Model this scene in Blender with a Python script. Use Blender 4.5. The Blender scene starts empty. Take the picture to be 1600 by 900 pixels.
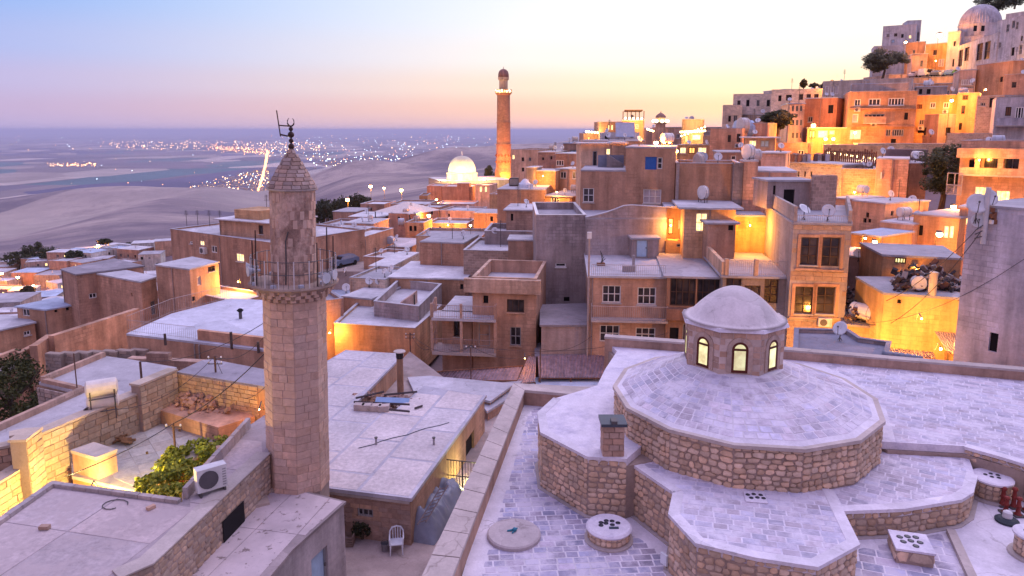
import bpy, bmesh, math, random
from mathutils import Vector
RND = random.Random(11)
sc = bpy.context.scene
COL = sc.collection
# ------------------------------------------------------------------ camera
F = 1100.0; CY = 376.0; PITCH = math.atan(F / 7000.0)
CP, SP = math.cos(PITCH), math.sin(PITCH)
cam_d = bpy.data.cameras.new('camera'); cam = bpy.data.objects.new('camera', cam_d); COL.objects.link(cam)
cam_d.sensor_width = 36.0; cam_d.lens = 36.0 * F / 1600.0
cam_d.shift_y = -(450.0 - CY) / 1600.0
cam_d.clip_start = 0.5; cam_d.clip_end = 250000.0
cam.rotation_euler = (math.pi / 2 - PITCH, 0, 0)
sc.camera = cam
# ------------------------------------------------------------------ world / sky
GLOW_AZ = math.radians(21.0)                      # afterglow, right of straight ahead
wd = bpy.data.worlds.new('World'); sc.world = wd; wd.use_nodes = True
nt = wd.node_tree; nt.nodes.clear()
def wn(t, **k):
    n = nt.nodes.new(t)
    for a, b in k.items(): setattr(n, a, b)
    return n
def wl(a, b): nt.links.new(a, b)
tc = wn('ShaderNodeTexCoord'); sep = wn('ShaderNodeSeparateXYZ'); wl(tc.outputs['Generated'], sep.inputs[0])
def ramp(stops):
    r = wn('ShaderNodeValToRGB'); cr = r.color_ramp
    while len(cr.elements) > 1: cr.elements.remove(cr.elements[-1])
    cr.elements[0].position = stops[0][0]; cr.elements[0].color = (*stops[0][1], 1)
    for p, c in stops[1:]:
        e = cr.elements.new(p); e.color = (*c, 1)
    cr.interpolation = 'B_SPLINE' if False else 'EASE'
    return r
cool = ramp([(0.0, (.35, .30, .50)), (.025, (.37, .295, .48)), (.06, (.355, .325, .545)), (.10, (.285, .335, .60)), (.17, (.18, .315, .635)), (.40, (.25, .34, .66)), (1.0, (.47, .43, .85))])
warm = ramp([(0.0, (.60, .39, .37)), (.03, (.74, .46, .33)), (.06, (.78, .60, .44)), (.10, (.79, .71, .63)), (.15, (.75, .74, .72)), (.22, (.68, .70, .78)), (.45, (.50, .53, .78)), (1.0, (.47, .43, .85))])
back = ramp([(0.0, (.22, .17, .26)), (.08, (.56, .33, .32)), (.20, (.50, .34, .38)), (.45, (.44, .36, .57)), (1.0, (.47, .43, .85))])   # pink anti-twilight arch behind the camera
wl(sep.outputs['Z'], cool.inputs[0]); wl(sep.outputs['Z'], warm.inputs[0]); wl(sep.outputs['Z'], back.inputs[0])
vx = wn('ShaderNodeCombineXYZ'); wl(sep.outputs['X'], vx.inputs[0]); wl(sep.outputs['Y'], vx.inputs[1])
vn = wn('ShaderNodeVectorMath', operation='NORMALIZE'); wl(vx.outputs[0], vn.inputs[0])
vd = wn('ShaderNodeVectorMath', operation='DOT_PRODUCT'); wl(vn.outputs[0], vd.inputs[0])
vd.inputs[1].default_value = (math.sin(GLOW_AZ), math.cos(GLOW_AZ), 0)
mr = wn('ShaderNodeMapRange'); mr.inputs['From Min'].default_value = 0.50; mr.inputs['From Max'].default_value = 1.0
wl(vd.outputs['Value'], mr.inputs['Value'])
mp_ = wn('ShaderNodeMath', operation='POWER'); wl(mr.outputs['Result'], mp_.inputs[0]); mp_.inputs[1].default_value = 1.6
mb = wn('ShaderNodeMapRange'); mb.interpolation_type = 'SMOOTHSTEP'; mb.inputs['From Min'].default_value = 0.35; mb.inputs['From Max'].default_value = -0.5
wl(vd.outputs['Value'], mb.inputs['Value'])
m0 = wn('ShaderNodeMix', data_type='RGBA'); wl(mb.outputs['Result'], m0.inputs['Factor']); wl(cool.outputs[0], m0.inputs['A']); wl(back.outputs[0], m0.inputs['B'])
mx = wn('ShaderNodeMix', data_type='RGBA'); wl(mp_.outputs[0], mx.inputs['Factor'])
wl(m0.outputs['Result'], mx.inputs['A']); wl(warm.outputs[0], mx.inputs['B'])
bg = wn('ShaderNodeBackground'); wl(mx.outputs['Result'], bg.inputs[0]); bg.inputs[1].default_value = 1.0
sky = wn('ShaderNodeTexSky'); sky.sky_type = 'NISHITA'; sky.sun_disc = False
sky.sun_elevation = math.radians(2.0); sky.sun_rotation = GLOW_AZ; sky.altitude = 900
bg2 = wn('ShaderNodeBackground'); wl(sky.outputs[0], bg2.inputs[0]); bg2.inputs[1].default_value = 0.012
ad = wn('ShaderNodeAddShader'); wl(bg.outputs[0], ad.inputs[0]); wl(bg2.outputs[0], ad.inputs[1])
wo = wn('ShaderNodeOutputWorld'); wl(ad.outputs[0], wo.inputs[0])
# ------------------------------------------------------------------ soft last light
sl = bpy.data.lights.new('sun', 'SUN'); sl.energy = 1.1; sl.angle = math.radians(60); sl.color = (1.0, .84, .97)
sun = bpy.data.objects.new('sun', sl); COL.objects.link(sun)
sdir = Vector((math.sin(GLOW_AZ), math.cos(GLOW_AZ) * .55, .95)).normalized()
sun.rotation_euler = sdir.to_track_quat('Z', 'Y').to_euler(); sun.location = (0, 0, 120)
# ------------------------------------------------------------------ render
sc.view_settings.view_transform = 'Standard'; sc.view_settings.look = 'None'
sc.view_settings.exposure = 0.55; sc.view_settings.gamma = 1.0; sc.view_settings.use_curve_mapping = False
cy = sc.cycles
cy.use_denoising = True; cy.max_bounces = 4; cy.diffuse_bounces = 3; cy.glossy_bounces = 2
cy.transmission_bounces = 2; cy.volume_bounces = 0; cy.transparent_max_bounces = 6
cy.sample_clamp_indirect = 4.0; cy.use_light_tree = True; cy.caustics_reflective = False; cy.caustics_refractive = False

# ================================================================== helpers
def ray(px, py):
    x = (px - 800.0) / F; v = (CY - py) / F
    return (x, CP + SP * v, -SP + CP * v)
def atz(px, py, z):
    r = ray(px, py); t = z / r[2]; return (r[0] * t, r[1] * t, z)
def atY(px, py, Y):
    r = ray(px, py); t = Y / r[1]; return (r[0] * t, Y, r[2] * t)
def proj(p):
    yc = p[1] * CP - p[2] * SP; v = (p[1] * SP + p[2] * CP) / yc
    return (800 + F * p[0] / yc, CY - F * v)
def XY(px, py, z): return atz(px, py, z)[:2]
def smooth(a, b, x):
    t = min(1, max(0, (x - a) / (b - a))); return t * t * (3 - 2 * t)
def ordinal(n):
    return '%d%s' % (n, 'th' if 10 <= n % 100 <= 20 else {1: 'st', 2: 'nd', 3: 'rd'}.get(n % 10, 'th'))

# ------------------------------------------------------------------ materials
MATS = {}
class NB:
    def __init__(s, name):
        s.m = bpy.data.materials.new(name); s.m.use_nodes = True; s.t = s.m.node_tree
        s.b = s.t.nodes['Principled BSDF']; s.b.inputs['Roughness'].default_value = .9
        s.b.inputs['Specular IOR Level'].default_value = .25
    def n(s, t, **k):
        n = s.t.nodes.new(t)
        for a, b in k.items(): setattr(n, a, b)
        return n
    def l(s, a, b): s.t.links.new(a, b)
    def pos(s, sx=1, sy=1, sz=1):
        g = s.n('ShaderNodeNewGeometry'); m = s.n('ShaderNodeVectorMath', operation='MULTIPLY')
        s.l(g.outputs['Position'], m.inputs[0]); m.inputs[1].default_value = (sx, sy, sz); return m.outputs[0]
    def noise(s, vec, scale, detail=4, rough=.6):
        n = s.n('ShaderNodeTexNoise'); n.inputs['Scale'].default_value = scale
        n.inputs['Detail'].default_value = detail; n.inputs['Roughness'].default_value = rough
        s.l(vec, n.inputs['Vector']); return n.outputs['Fac']
    def rng(s, v, a, b, c, d):
        m = s.n('ShaderNodeMapRange'); m.inputs[1].default_value = a; m.inputs[2].default_value = b
        m.inputs[3].default_value = c; m.inputs[4].default_value = d; s.l(v, m.inputs[0]); return m.outputs[0]
    def math(s, op, a, b):
        m = s.n('ShaderNodeMath', operation=op)
        for i, x in enumerate((a, b)):
            if isinstance(x, (int, float)): m.inputs[i].default_value = x
            else: s.l(x, m.inputs[i])
        return m.outputs[0]
    def mix(s, f, a, b, bt='MIX'):
        m = s.n('ShaderNodeMix', data_type='RGBA', blend_type=bt)
        for k, x in (('Factor', f), ('A', a), ('B', b)):
            if isinstance(x, (int, float)): m.inputs[k].default_value = x
            elif isinstance(x, tuple): m.inputs[k].default_value = (*x[:3], 1)
            else: s.l(x, m.inputs[k])
        return m.outputs['Result']
    def scale(s, c, f):
        m = s.n('ShaderNodeVectorMath', operation='SCALE')
        if isinstance(c, tuple): m.inputs[0].default_value = c[:3]
        else: s.l(c, m.inputs[0])
        s.l(f, m.inputs['Scale']); return m.outputs[0]
    def bump(s, h, st=.4, d=.02):
        b = s.n('ShaderNodeBump'); b.inputs['Strength'].default_value = st; b.inputs['Distance'].default_value = d
        s.l(h, b.inputs['Height']); s.l(b.outputs[0], s.b.inputs['Normal'])
    def col(s, c): s.l(c, s.b.inputs['Base Color'])
def key(k, fn):
    if k not in MATS: MATS[k] = fn()
    return MATS[k]
def mul(c, f): return tuple(min(1, x * f) for x in c)

def plaster(c, name='plaster', var=.3):
    c = c if c[2] > c[1] * .96 else (c[0] * 1.16, c[1] * .96, c[2] * .85)
    def mk():
        b = NB(name)
        n1 = b.noise(b.pos(), .45, 6, .65); n2 = b.noise(b.pos(1.6, 1.6, .16), 1.0, 4, .6); n3 = b.noise(b.pos(), 7, 4, .7)
        n4 = b.noise(b.pos(), .12, 2, .5)
        f = b.rng(n1, .3, .7, 1 - var, 1 + var * .55)
        f = b.math('MULTIPLY', f, b.rng(n2, .35, .65, .72, 1.1))
        f = b.math('MULTIPLY', f, b.rng(n3, .3, .7, .88, 1.1))
        base = b.mix(b.rng(n4, .4, .6, 0, 1), c, mul((c[0] * 1.04, c[1] * .97, c[2] * .92), .93))
        # patches where the render has come off
        p = b.rng(n1, .66, .70, 0, .55)
        base = b.mix(p, base, mul((c[0] * .9, c[1] * .93, c[2] * 1.0), 1.25))
        # bare coursed masonry showing where the render is gone
        g = b.n('ShaderNodeNewGeometry'); cr = b.n('ShaderNodeVectorMath', operation='CROSS_PRODUCT'); cr.inputs[1].default_value = (0, 0, 1); b.l(g.outputs['True Normal'], cr.inputs[0])
        dt = b.n('ShaderNodeVectorMath', operation='DOT_PRODUCT'); b.l(cr.outputs[0], dt.inputs[0]); b.l(g.outputs['Position'], dt.inputs[1])
        sp = b.n('ShaderNodeSeparateXYZ'); b.l(g.outputs['Position'], sp.inputs[0]); cb = b.n('ShaderNodeCombineXYZ'); b.l(dt.outputs['Value'], cb.inputs[0]); b.l(sp.outputs['Z'], cb.inputs[1])
        k = b.n('ShaderNodeTexBrick'); b.l(cb.outputs[0], k.inputs['Vector']); k.inputs['Scale'].default_value = 1; k.inputs['Brick Width'].default_value = .55; k.inputs['Row Height'].default_value = .27; k.inputs['Mortar Size'].default_value = .02
        k.inputs['Color1'].default_value = (*mul(c, 1.1), 1); k.inputs['Color2'].default_value = (*mul(c, .72), 1); k.inputs['Mortar'].default_value = (*mul(c, .6), 1)
        mk_ = b.rng(b.noise(b.pos(), .22, 5, .7), .50, .60, .10, .8)
        base = b.mix(mk_, base, k.outputs['Color'])
        b.col(b.scale(base, f)); b.bump(b.math('ADD', n3, n1), .35, .03)
        return b.m
    return key(('plaster', c, var), mk)
def masonry(c, name='stone_masonry', bw=.45, bh=.25, mortar=1.35):
    def mk():
        b = NB(name)
        g = b.n('ShaderNodeNewGeometry'); cr = b.n('ShaderNodeVectorMath', operation='CROSS_PRODUCT')
        cr.inputs[1].default_value = (0, 0, 1); b.l(g.outputs['True Normal'], cr.inputs[0])
        dt = b.n('ShaderNodeVectorMath', operation='DOT_PRODUCT'); b.l(cr.outputs[0], dt.inputs[0]); b.l(g.outputs['Position'], dt.inputs[1])
        sp = b.n('ShaderNodeSeparateXYZ'); b.l(g.outputs['Position'], sp.inputs[0])
        cb = b.n('ShaderNodeCombineXYZ'); b.l(dt.outputs['Value'], cb.inputs[0]); b.l(sp.outputs['Z'], cb.inputs[1])
        w = b.n('ShaderNodeTexNoise'); w.inputs['Scale'].default_value = 1.3
        b.l(cb.outputs[0], w.inputs['Vector']); wv = b.n('ShaderNodeVectorMath', operation='MULTIPLY_ADD')
        b.l(w.outputs['Color'], wv.inputs[0]); wv.inputs[1].default_value = (.12, .12, 0); b.l(cb.outputs[0], wv.inputs[2])
        k = b.n('ShaderNodeTexBrick'); b.l(wv.outputs[0], k.inputs['Vector']); k.inputs['Scale'].default_value = 1
        k.inputs['Brick Width'].default_value = bw; k.inputs['Row Height'].default_value = bh; k.inputs['Mortar Size'].default_value = .018
        k.inputs['Mortar Smooth'].default_value = .4; k.inputs['Bias'].default_value = -.1
        k.inputs['Color1'].default_value = (*mul(c, 1.15), 1); k.inputs['Color2'].default_value = (*mul(c, .75), 1); k.inputs['Mortar'].default_value = (*mul(c, mortar), 1)
        n1 = b.noise(b.pos(), .5, 6, .65); n3 = b.noise(b.pos(), 6, 4, .7)
        f = b.math('MULTIPLY', b.rng(n1, .3, .7, .72, 1.2), b.rng(n3, .3, .7, .85, 1.1))
        b.col(b.scale(k.outputs['Color'], f))
        b.bump(b.math('ADD', b.math('MULTIPLY', k.outputs['Fac'], -1.0), b.math('MULTIPLY', n3, .8)), .6, .03)
        return b.m
    return key(('mas', c, bw, bh, mortar), mk)
def screed(c, name='roof_screed', var=.22):
    def mk():
        b = NB(name)
        n1 = b.noise(b.pos(), .35, 5, .6); n2 = b.noise(b.pos(), 1.6, 6, .7); n3 = b.noise(b.pos(), 14, 3, .6)
        f = b.math('MULTIPLY', b.rng(n1, .3, .7, 1 - var, 1 + var * .5), b.rng(n2, .3, .7, .82, 1.1))
        f = b.math('MULTIPLY', f, b.rng(n3, .3, .7, .93, 1.05))
        d = b.rng(n2, .30, .36, .45, 0)
        vo = b.n('ShaderNodeTexVoronoi'); vo.feature = 'DISTANCE_TO_EDGE'; vo.inputs['Scale'].default_value = .42
        wv = b.n('ShaderNodeTexNoise'); wv.inputs['Scale'].default_value = 1.2; wv.inputs['Detail'].default_value = 5; b.l(b.pos(), wv.inputs['Vector'])
        wm = b.n('ShaderNodeVectorMath', operation='MULTIPLY_ADD'); b.l(wv.outputs['Color'], wm.inputs[0]); wm.inputs[1].default_value = (1.1, 1.1, .5); b.l(b.pos(), wm.inputs[2]); b.l(wm.outputs[0], vo.inputs['Vector'])
        crk = b.math('MULTIPLY', b.rng(vo.outputs['Distance'], 0, .012, .6, 0), b.rng(b.noise(b.pos(), .3, 2), .45, .6, 0, 1))
        vc_ = b.n('ShaderNodeTexVoronoi'); vc_.inputs['Scale'].default_value = .3; b.l(wm.outputs[0], vc_.inputs['Vector']); sc_ = b.n('ShaderNodeSeparateColor'); b.l(vc_.outputs['Color'], sc_.inputs[0])
        f = b.math('MULTIPLY', f, b.rng(sc_.outputs[0], 0, 1, .86, 1.1)); d = b.math('MAXIMUM', d, crk)
        base = b.mix(d, c, mul((c[0], c[1] * .93, c[2] * .9), .5))
        b.col(b.scale(base, f)); b.bump(b.math('ADD', n2, n3), .25, .02)
        return b.m
    return key(('scr', c, var), mk)
def piece(c, name='cut_stone', var=.3, hue=.1, smear=None):
    """one stone, block or paver: its own tone by object and by island"""
    def mk():
        b = NB(name)
        oi = b.n('ShaderNodeObjectInfo'); g = b.n('ShaderNodeNewGeometry')
        r = b.math('FRACT', b.math('ADD', oi.outputs['Random'], g.outputs['Random Per Island']), 0)
        r2 = b.math('FRACT', b.math('MULTIPLY', r, 7.31), 0)
        n1 = b.noise(b.pos(), .4, 4, .6); n2 = b.noise(b.pos(), 5, 5, .7)
        base = b.mix(r2, mul((c[0] * (1 + hue), c[1], c[2] * (1 - hue)), 1.0), mul((c[0] * (1 - hue), c[1], c[2] * (1 + hue)), 1.0))
        f = b.math('MULTIPLY', b.rng(r, 0, 1, 1 - var, 1 + var * .6), b.rng(n2, .3, .7, .75, 1.15))
        f = b.math('MULTIPLY', f, b.rng(n1, .3, .7, .8, 1.12))
        cc = b.scale(base, f)
        if smear: cc = b.mix(b.rng(b.noise(b.pos(), 1.1, 6, .7), .46, .60, 0, .85), cc, smear)   # lime wash smeared over the stones
        b.col(cc); b.bump(n2, .5, .02)
        return b.m
    return key(('piece', c, var, hue, smear), mk)
def flat(c, name='paint', rough=.6, metal=0, var=.12):
    def mk():
        b = NB(name); n = b.noise(b.pos(), 3, 4, .6)
        b.col(b.scale(c, b.rng(n, .3, .7, 1 - var, 1 + var))); b.b.inputs['Roughness'].default_value = rough; b.b.inputs['Metallic'].default_value = metal
        return b.m
    return key(('flat', c, rough, metal), mk)
def glow(c, s, name='lit_bulb', sample=False):
    def mk():
        b = NB(name); b.b.inputs['Base Color'].default_value = (.8, .8, .8, 1)
        b.b.inputs['Emission Color'].default_value = (*c, 1); b.b.inputs['Emission Strength'].default_value = s
        if not sample: b.m.cycles.emission_sampling = 'NONE'
        return b.m
    return key(('glow', c, s, sample), mk)
def litpane(c, s):
    def mk():
        b = NB('lit_window'); n = b.noise(b.pos(), 2.5, 3, .6)
        b.b.inputs['Base Color'].default_value = (.5, .4, .3, 1); b.b.inputs['Roughness'].default_value = .2
        b.l(b.mix(b.rng(n, .35, .65, 0, 1), c, mul((c[0], c[1] * .8, c[2] * .55), .55)), b.b.inputs['Emission Color'])
        b.b.inputs['Emission Strength'].default_value = s; b.m.cycles.emission_sampling = 'NONE'
        return b.m
    return key(('lit', c, s), mk)
GLASS = key('glass', lambda: (lambda b: (b.col(b.mix(b.rng(b.noise(b.pos(), .9, 2), .4, .6, 0, 1), (.012, .012, .018), (.06, .05, .055))), setattr(b.b.inputs['Roughness'], 'default_value', .12), setattr(b.b.inputs['Specular IOR Level'], 'default_value', .5), b.m)[-1])(NB('window_glass')))
def leafmat(c1, c2, name='leaves'):
    def mk():
        b = NB(name); g = b.n('ShaderNodeNewGeometry')
        n = b.noise(b.pos(), 1.2, 3, .6)
        r = b.math('FRACT', b.math('ADD', g.outputs['Random Per Island'], n), 0)
        b.col(b.mix(r, c1, c2)); b.b.inputs['Roughness'].default_value = .6
        return b.m
    return key(('leaf', c1, c2), mk)

# ------------------------------------------------------------------ meshes
ORG = {}
def root(name, loc, label=None, cat=None, group=None, kind=None):
    o = bpy.data.objects.new(name, None); COL.objects.link(o); o.location = loc; ORG[o.name] = Vector(loc)
    o.empty_display_size = .3
    tag(o, label, cat, group, kind); return o
def tag(o, label=None, cat=None, group=None, kind=None):
    if label: o['label'] = label
    if cat: o['category'] = cat
    if group: o['group'] = group
    if kind: o['kind'] = kind
    return o
class M:
    def __init__(s): s.v = []; s.f = []; s.mi = []
    def vs(s, pts):
        i = len(s.v); s.v.extend(tuple(p) for p in pts); return i
    def face(s, pts, m=0):
        i = s.vs(pts); s.f.append(tuple(range(i, i + len(pts)))); s.mi.append(m)
    def prism(s, poly, z0, z1, m=0, top=None, bottom=True, ztops=None):
        n = len(poly); a = s.vs([(x, y, z0) for x, y in poly])
        b = s.vs([(p[0], p[1], (ztops[i] if ztops else z1)) for i, p in enumerate(poly if top is None else top)])
        for i in range(n):
            j = (i + 1) % n; s.f.append((a + i, a + j, b + j, b + i)); s.mi.append(m)
        s.f.append(tuple(range(b, b + n))); s.mi.append(m)
        if bottom: s.f.append(tuple(range(a + n - 1, a - 1, -1))); s.mi.append(m)
        return s
    def ring(s, outer, inner, z0, z1, m=0):
        n = len(outer)
        a = s.vs([(x, y, z0) for x, y in outer]); b = s.vs([(x, y, z1) for x, y in outer])
        c = s.vs([(x, y, z1) for x, y in inner]); d = s.vs([(x, y, z0) for x, y in inner])
        for i in range(n):
            j = (i + 1) % n
            for p, q in ((a, b), (b, c), (c, d), (d, a)):
                s.f.append((p + i, p + j, q + j, q + i)); s.mi.append(m)
        return s
    def box(s, o, e, u, w, h, d, m=0):
        """box from corner o: width w along e, height h along u, depth d along e x u"""
        e = Vector(e); u = Vector(u); k = e.cross(u); o = Vector(o)
        c = [o + e * (w * i) + u * (h * j) + k * (d * l) for l in (0, 1) for j in (0, 1) for i in (0, 1)]
        i = s.vs(c)
        for q in ((0, 2, 3, 1), (4, 5, 7, 6), (0, 1, 5, 4), (2, 6, 7, 3), (0, 4, 6, 2), (1, 3, 7, 5)):
            s.f.append(tuple(i + x for x in q)); s.mi.append(m)
        return s
    def cbox(s, x0, x1, y0, y1, z0, z1, m=0):
        return s.box((x0, y0, z0), (1, 0, 0), (0, 1, 0), x1 - x0, y1 - y0, z1 - z0, m)
    def tube(s, pts, r, n=6, m=0, caps=True):
        pts = [Vector(p) for p in pts]; rs = r if isinstance(r, (list, tuple)) else [r] * len(pts)
        idx = []
        for i, p in enumerate(pts):
            t = (pts[min(i + 1, len(pts) - 1)] - pts[max(i - 1, 0)]).normalized()
            a = t.cross(Vector((0, 0, 1)));
            if a.length < 1e-4: a = Vector((1, 0, 0))
            a.normalize(); b = t.cross(a)
            idx.append(s.vs([p + (a * math.cos(k * 2 * math.pi / n) + b * math.sin(k * 2 * math.pi / n)) * rs[i] for k in range(n)]))
        for i in range(len(pts) - 1):
            for k in range(n):
                j = (k + 1) % n; s.f.append((idx[i] + k, idx[i + 1] + k, idx[i + 1] + j, idx[i] + j)); s.mi.append(m)
        if caps:
            s.f.append(tuple(idx[0] + k for k in range(n))); s.mi.append(m)
            s.f.append(tuple(idx[-1] + k for k in range(n - 1, -1, -1))); s.mi.append(m)
        return s
    def lathe(s, c, prof, n=16, m=0, a0=0.0, caps=True):
        c = Vector(c); idx = []
        for r, z in prof:
            idx.append(s.vs([c + Vector((r * math.cos(a0 + k * 2 * math.pi / n), r * math.sin(a0 + k * 2 * math.pi / n), z)) for k in range(n)]))
        for i in range(len(prof) - 1):
            for k in range(n):
                j = (k + 1) % n; s.f.append((idx[i] + k, idx[i] + j, idx[i + 1] + j, idx[i + 1] + k)); s.mi.append(m)
        if caps:
            s.f.append(tuple(idx[-1] + k for k in range(n))); s.mi.append(m)
            s.f.append(tuple(idx[0] + k for k in range(n - 1, -1, -1))); s.mi.append(m)
        return s
    def ball(s, c, r, n=10, k=6, m=0, sz=1.0):
        return s.lathe(c, [(max(r * math.sin(math.pi * i / k), 1e-3), -r * sz * math.cos(math.pi * i / k)) for i in range(k + 1)], n, m, caps=False)
    def build(s, name, mats, parent=None, shade=False):
        org = ORG.get(parent.name, Vector((0, 0, 0))) if parent is not None else None
        if org is None:
            n = len(s.v); org = Vector((sum(p[0] for p in s.v) / n, sum(p[1] for p in s.v) / n, min(p[2] for p in s.v)))
        me = bpy.data.meshes.new(name)
        me.from_pydata([(p[0] - org.x, p[1] - org.y, p[2] - org.z) for p in s.v], [], s.f)
        ms = mats if isinstance(mats, (list, tuple)) else [mats]
        for m in ms: me.materials.append(m)
        if len(ms) > 1: me.polygons.foreach_set('material_index', s.mi)
        if shade: me.polygons.foreach_set('use_smooth', [True] * len(s.f))
        me.update()
        o = bpy.data.objects.new(name, me); COL.objects.link(o)
        ORG[o.name] = Vector(org)
        if parent is not None: o.parent = parent
        else: o.location = org
        return o
def inset(poly, d):
    n = len(poly); out = []
    for i in range(n):
        p0, p1, p2 = Vector(poly[i - 1]), Vector(poly[i]), Vector(poly[(i + 1) % n])
        a = (p1 - p0).normalized(); b = (p2 - p1).normalized()
        na = Vector((-a.y, a.x)); nb = Vector((-b.y, b.x))
        k = na + nb; L = k.length
        if L < 1e-3: out.append(tuple(p1 + na * d)); continue
        k /= L; c = max(.35, k.dot(na)); out.append(tuple(p1 + k * (d / c)))
    return out
def strip(path, d0, d1, z0, z1):
    """a kerb of constant width along an open path, offset d0..d1 outwards, with mitred corners"""
    n = len(path); P_ = [Vector(p) for p in path]; A = []; B = []
    for i in range(n):
        es = []
        if i > 0: es.append((P_[i] - P_[i - 1]).normalized())
        if i < n - 1: es.append((P_[i + 1] - P_[i]).normalized())
        ns = [Vector((e.y, -e.x)) for e in es]; k = sum(ns, Vector((0, 0))).normalized(); c = max(.4, k.dot(ns[0]))
        A.append(P_[i] + k * (d0 / c)); B.append(P_[i] + k * (d1 / c))
    m = M(); a = m.vs([(*v, z0) for v in A]); b = m.vs([(*v, z0) for v in B]); c = m.vs([(*v, z1) for v in B]); d = m.vs([(*v, z1) for v in A])
    for i in range(n - 1):
        for p, q in ((a, b), (b, c), (c, d), (d, a)): m.f.append((p + i, p + i + 1, q + i + 1, q + i)); m.mi.append(0)
    for i in (0, n - 1): m.f.append((a + i, b + i, c + i, d + i)); m.mi.append(0)
    return m
def area(poly): return .5 * sum(poly[i][0] * poly[(i + 1) % len(poly)][1] - poly[(i + 1) % len(poly)][0] * poly[i][1] for i in range(len(poly)))
def ccw(poly): return list(poly) if area(poly) > 0 else list(poly)[::-1]
def clip(poly, cell):
    """convex cell (ccw) clips a polygon"""
    out = list(poly)
    for i in range(len(cell)):
        a, b = cell[i], cell[(i + 1) % len(cell)]; inp, out = out, []
        if not inp: return []
        def side(p): return (b[0] - a[0]) * (p[1] - a[1]) - (b[1] - a[1]) * (p[0] - a[0])
        for j in range(len(inp)):
            p, q = inp[j - 1], inp[j]; sp_, sq = side(p), side(q)
            if sq >= 0:
                if sp_ < 0: t = sp_ / (sp_ - sq); out.append((p[0] + (q[0] - p[0]) * t, p[1] + (q[1] - p[1]) * t))
                out.append(q)
            elif sp_ >= 0:
                t = sp_ / (sp_ - sq); out.append((p[0] + (q[0] - p[0]) * t, p[1] + (q[1] - p[1]) * t))
    return out
def pave(parent, poly, z, ang, bw, bh, gap, mat, name='paver', cap=300, off=.5, lift=.02, jit=.004, org=(0, 0), stuff=True, keep=None, jw=0):
    """lay slabs in bond over a polygon at height z; the ones nearest the camera are parts, the rest one mass"""
    c, s = math.cos(ang), math.sin(ang)
    loc = [((x - org[0]) * c + (y - org[1]) * s, -(x - org[0]) * s + (y - org[1]) * c) for x, y in poly]
    x0, x1 = min(p[0] for p in loc), max(p[0] for p in loc); y0, y1 = min(p[1] for p in loc), max(p[1] for p in loc)
    out = []; r = int(math.floor(y0 / bh))
    rr = random.Random(int(abs(x0 * 10 + y0)) + 3)
    while r * bh < y1:
        x = x0 - (rr.random() if jw else (off if r % 2 else 0)) * bw - .001
        x = math.floor(x / bw) * bw + (off * bw if r % 2 else 0) - bw
        while x < x1:
            w = bw * (1 + (rr.uniform(-jw, jw) if jw else 0))
            cell = [(x + gap / 2, r * bh + gap / 2), (x + w - gap / 2, r * bh + gap / 2), (x + w - gap / 2, (r + 1) * bh - gap / 2), (x + gap / 2, (r + 1) * bh - gap / 2)]
            q = clip(loc, cell); x += w
            if len(q) >= 3 and abs(area(q)) > .18 * bw * bh:
                w2 = [(a * c - b * s + org[0], a * s + b * c + org[1]) for a, b in q]
                if keep is None or keep(w2): out.append(w2)
        r += 1
    lay(parent, [(q, z + rr.uniform(-jit, jit) + lift) for q in out], mat, name, cap, thick=lift + .012, stuff=stuff)
def lay(parent, slabs, mat, name, cap, thick=.03, stuff=True):
    slabs.sort(key=lambda t: t[0][0][0] ** 2 + t[0][0][1] ** 2)
    rest = M()
    for k, (q, z) in enumerate(slabs):
        zz = z if isinstance(z, list) else [z] * len(q)
        m = M() if k < cap else rest
        n = len(q); a = m.vs([(p[0], p[1], h - thick) for p, h in zip(q, zz)]); b = m.vs([(p[0], p[1], h) for p, h in zip(q, zz)])
        for i in range(n):
            j = (i + 1) % n; m.f.append((a + i, a + j, b + j, b + i)); m.mi.append(0)
        m.f.append(tuple(range(b, b + n))); m.mi.append(0)
        if k < cap: m.build(name, mat, parent)
    if rest.f and stuff: tag(rest.build(name + 's', mat, parent), kind='stuff')

# rough field stones and squared blocks: a few shared meshes
def _stone(k):
    rr = random.Random(100 + k); n = 9; me = bpy.data.meshes.new('stone')
    v = []; f = []
    rad = []
    for i in range(n):
        a = 2 * math.pi * i / n + rr.uniform(-.22, .22)
        ca, sa = math.cos(a), math.sin(a); e = 6.0
        q = (abs(ca) ** e + abs(sa) ** e) ** (-1 / e); q *= rr.uniform(.78, 1.03); rad.append((q * ca * .5, q * sa * .5))
    for sc_, y in ((1.0, .6), (.97, -.55), (.82, -1.0)):
        for x, z in rad: v.append((x * sc_, y + rr.uniform(-.08, .08), z * sc_))
    v.append((0, -1.08, 0))
    for l in range(2):
        for i in range(n):
            j = (i + 1) % n; f.append((l * n + i, l * n + j, (l + 1) * n + j, (l + 1) * n + i))
    for i in range(n): f.append((2 * n + i, 2 * n + (i + 1) % n, 3 * n))
    me.from_pydata(v, [], f); me.polygons.foreach_set('use_smooth', [True] * len(f)); me.update(); return me
STONES = [_stone(k) for k in range(14)]
def _block():
    me = bpy.data.meshes.new('block'); v = []
    for s_, y in ((.5, .6), (.5, -.5), (.47, -1.0)):
        v += [(-s_, y, -s_), (s_, y, -s_), (s_, y, s_), (-s_, y, s_)]
    f = [(8, 9, 10, 11)]
    for l in range(2):
        for i in range(4):
            j = (i + 1) % 4; f.append((l * 4 + i, l * 4 + j, l * 4 + 4 + j, l * 4 + 4 + i))
    me.from_pydata(v, [], f); me.update(); return me
BLOCK = _block()
_mcopy = {}
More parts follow.
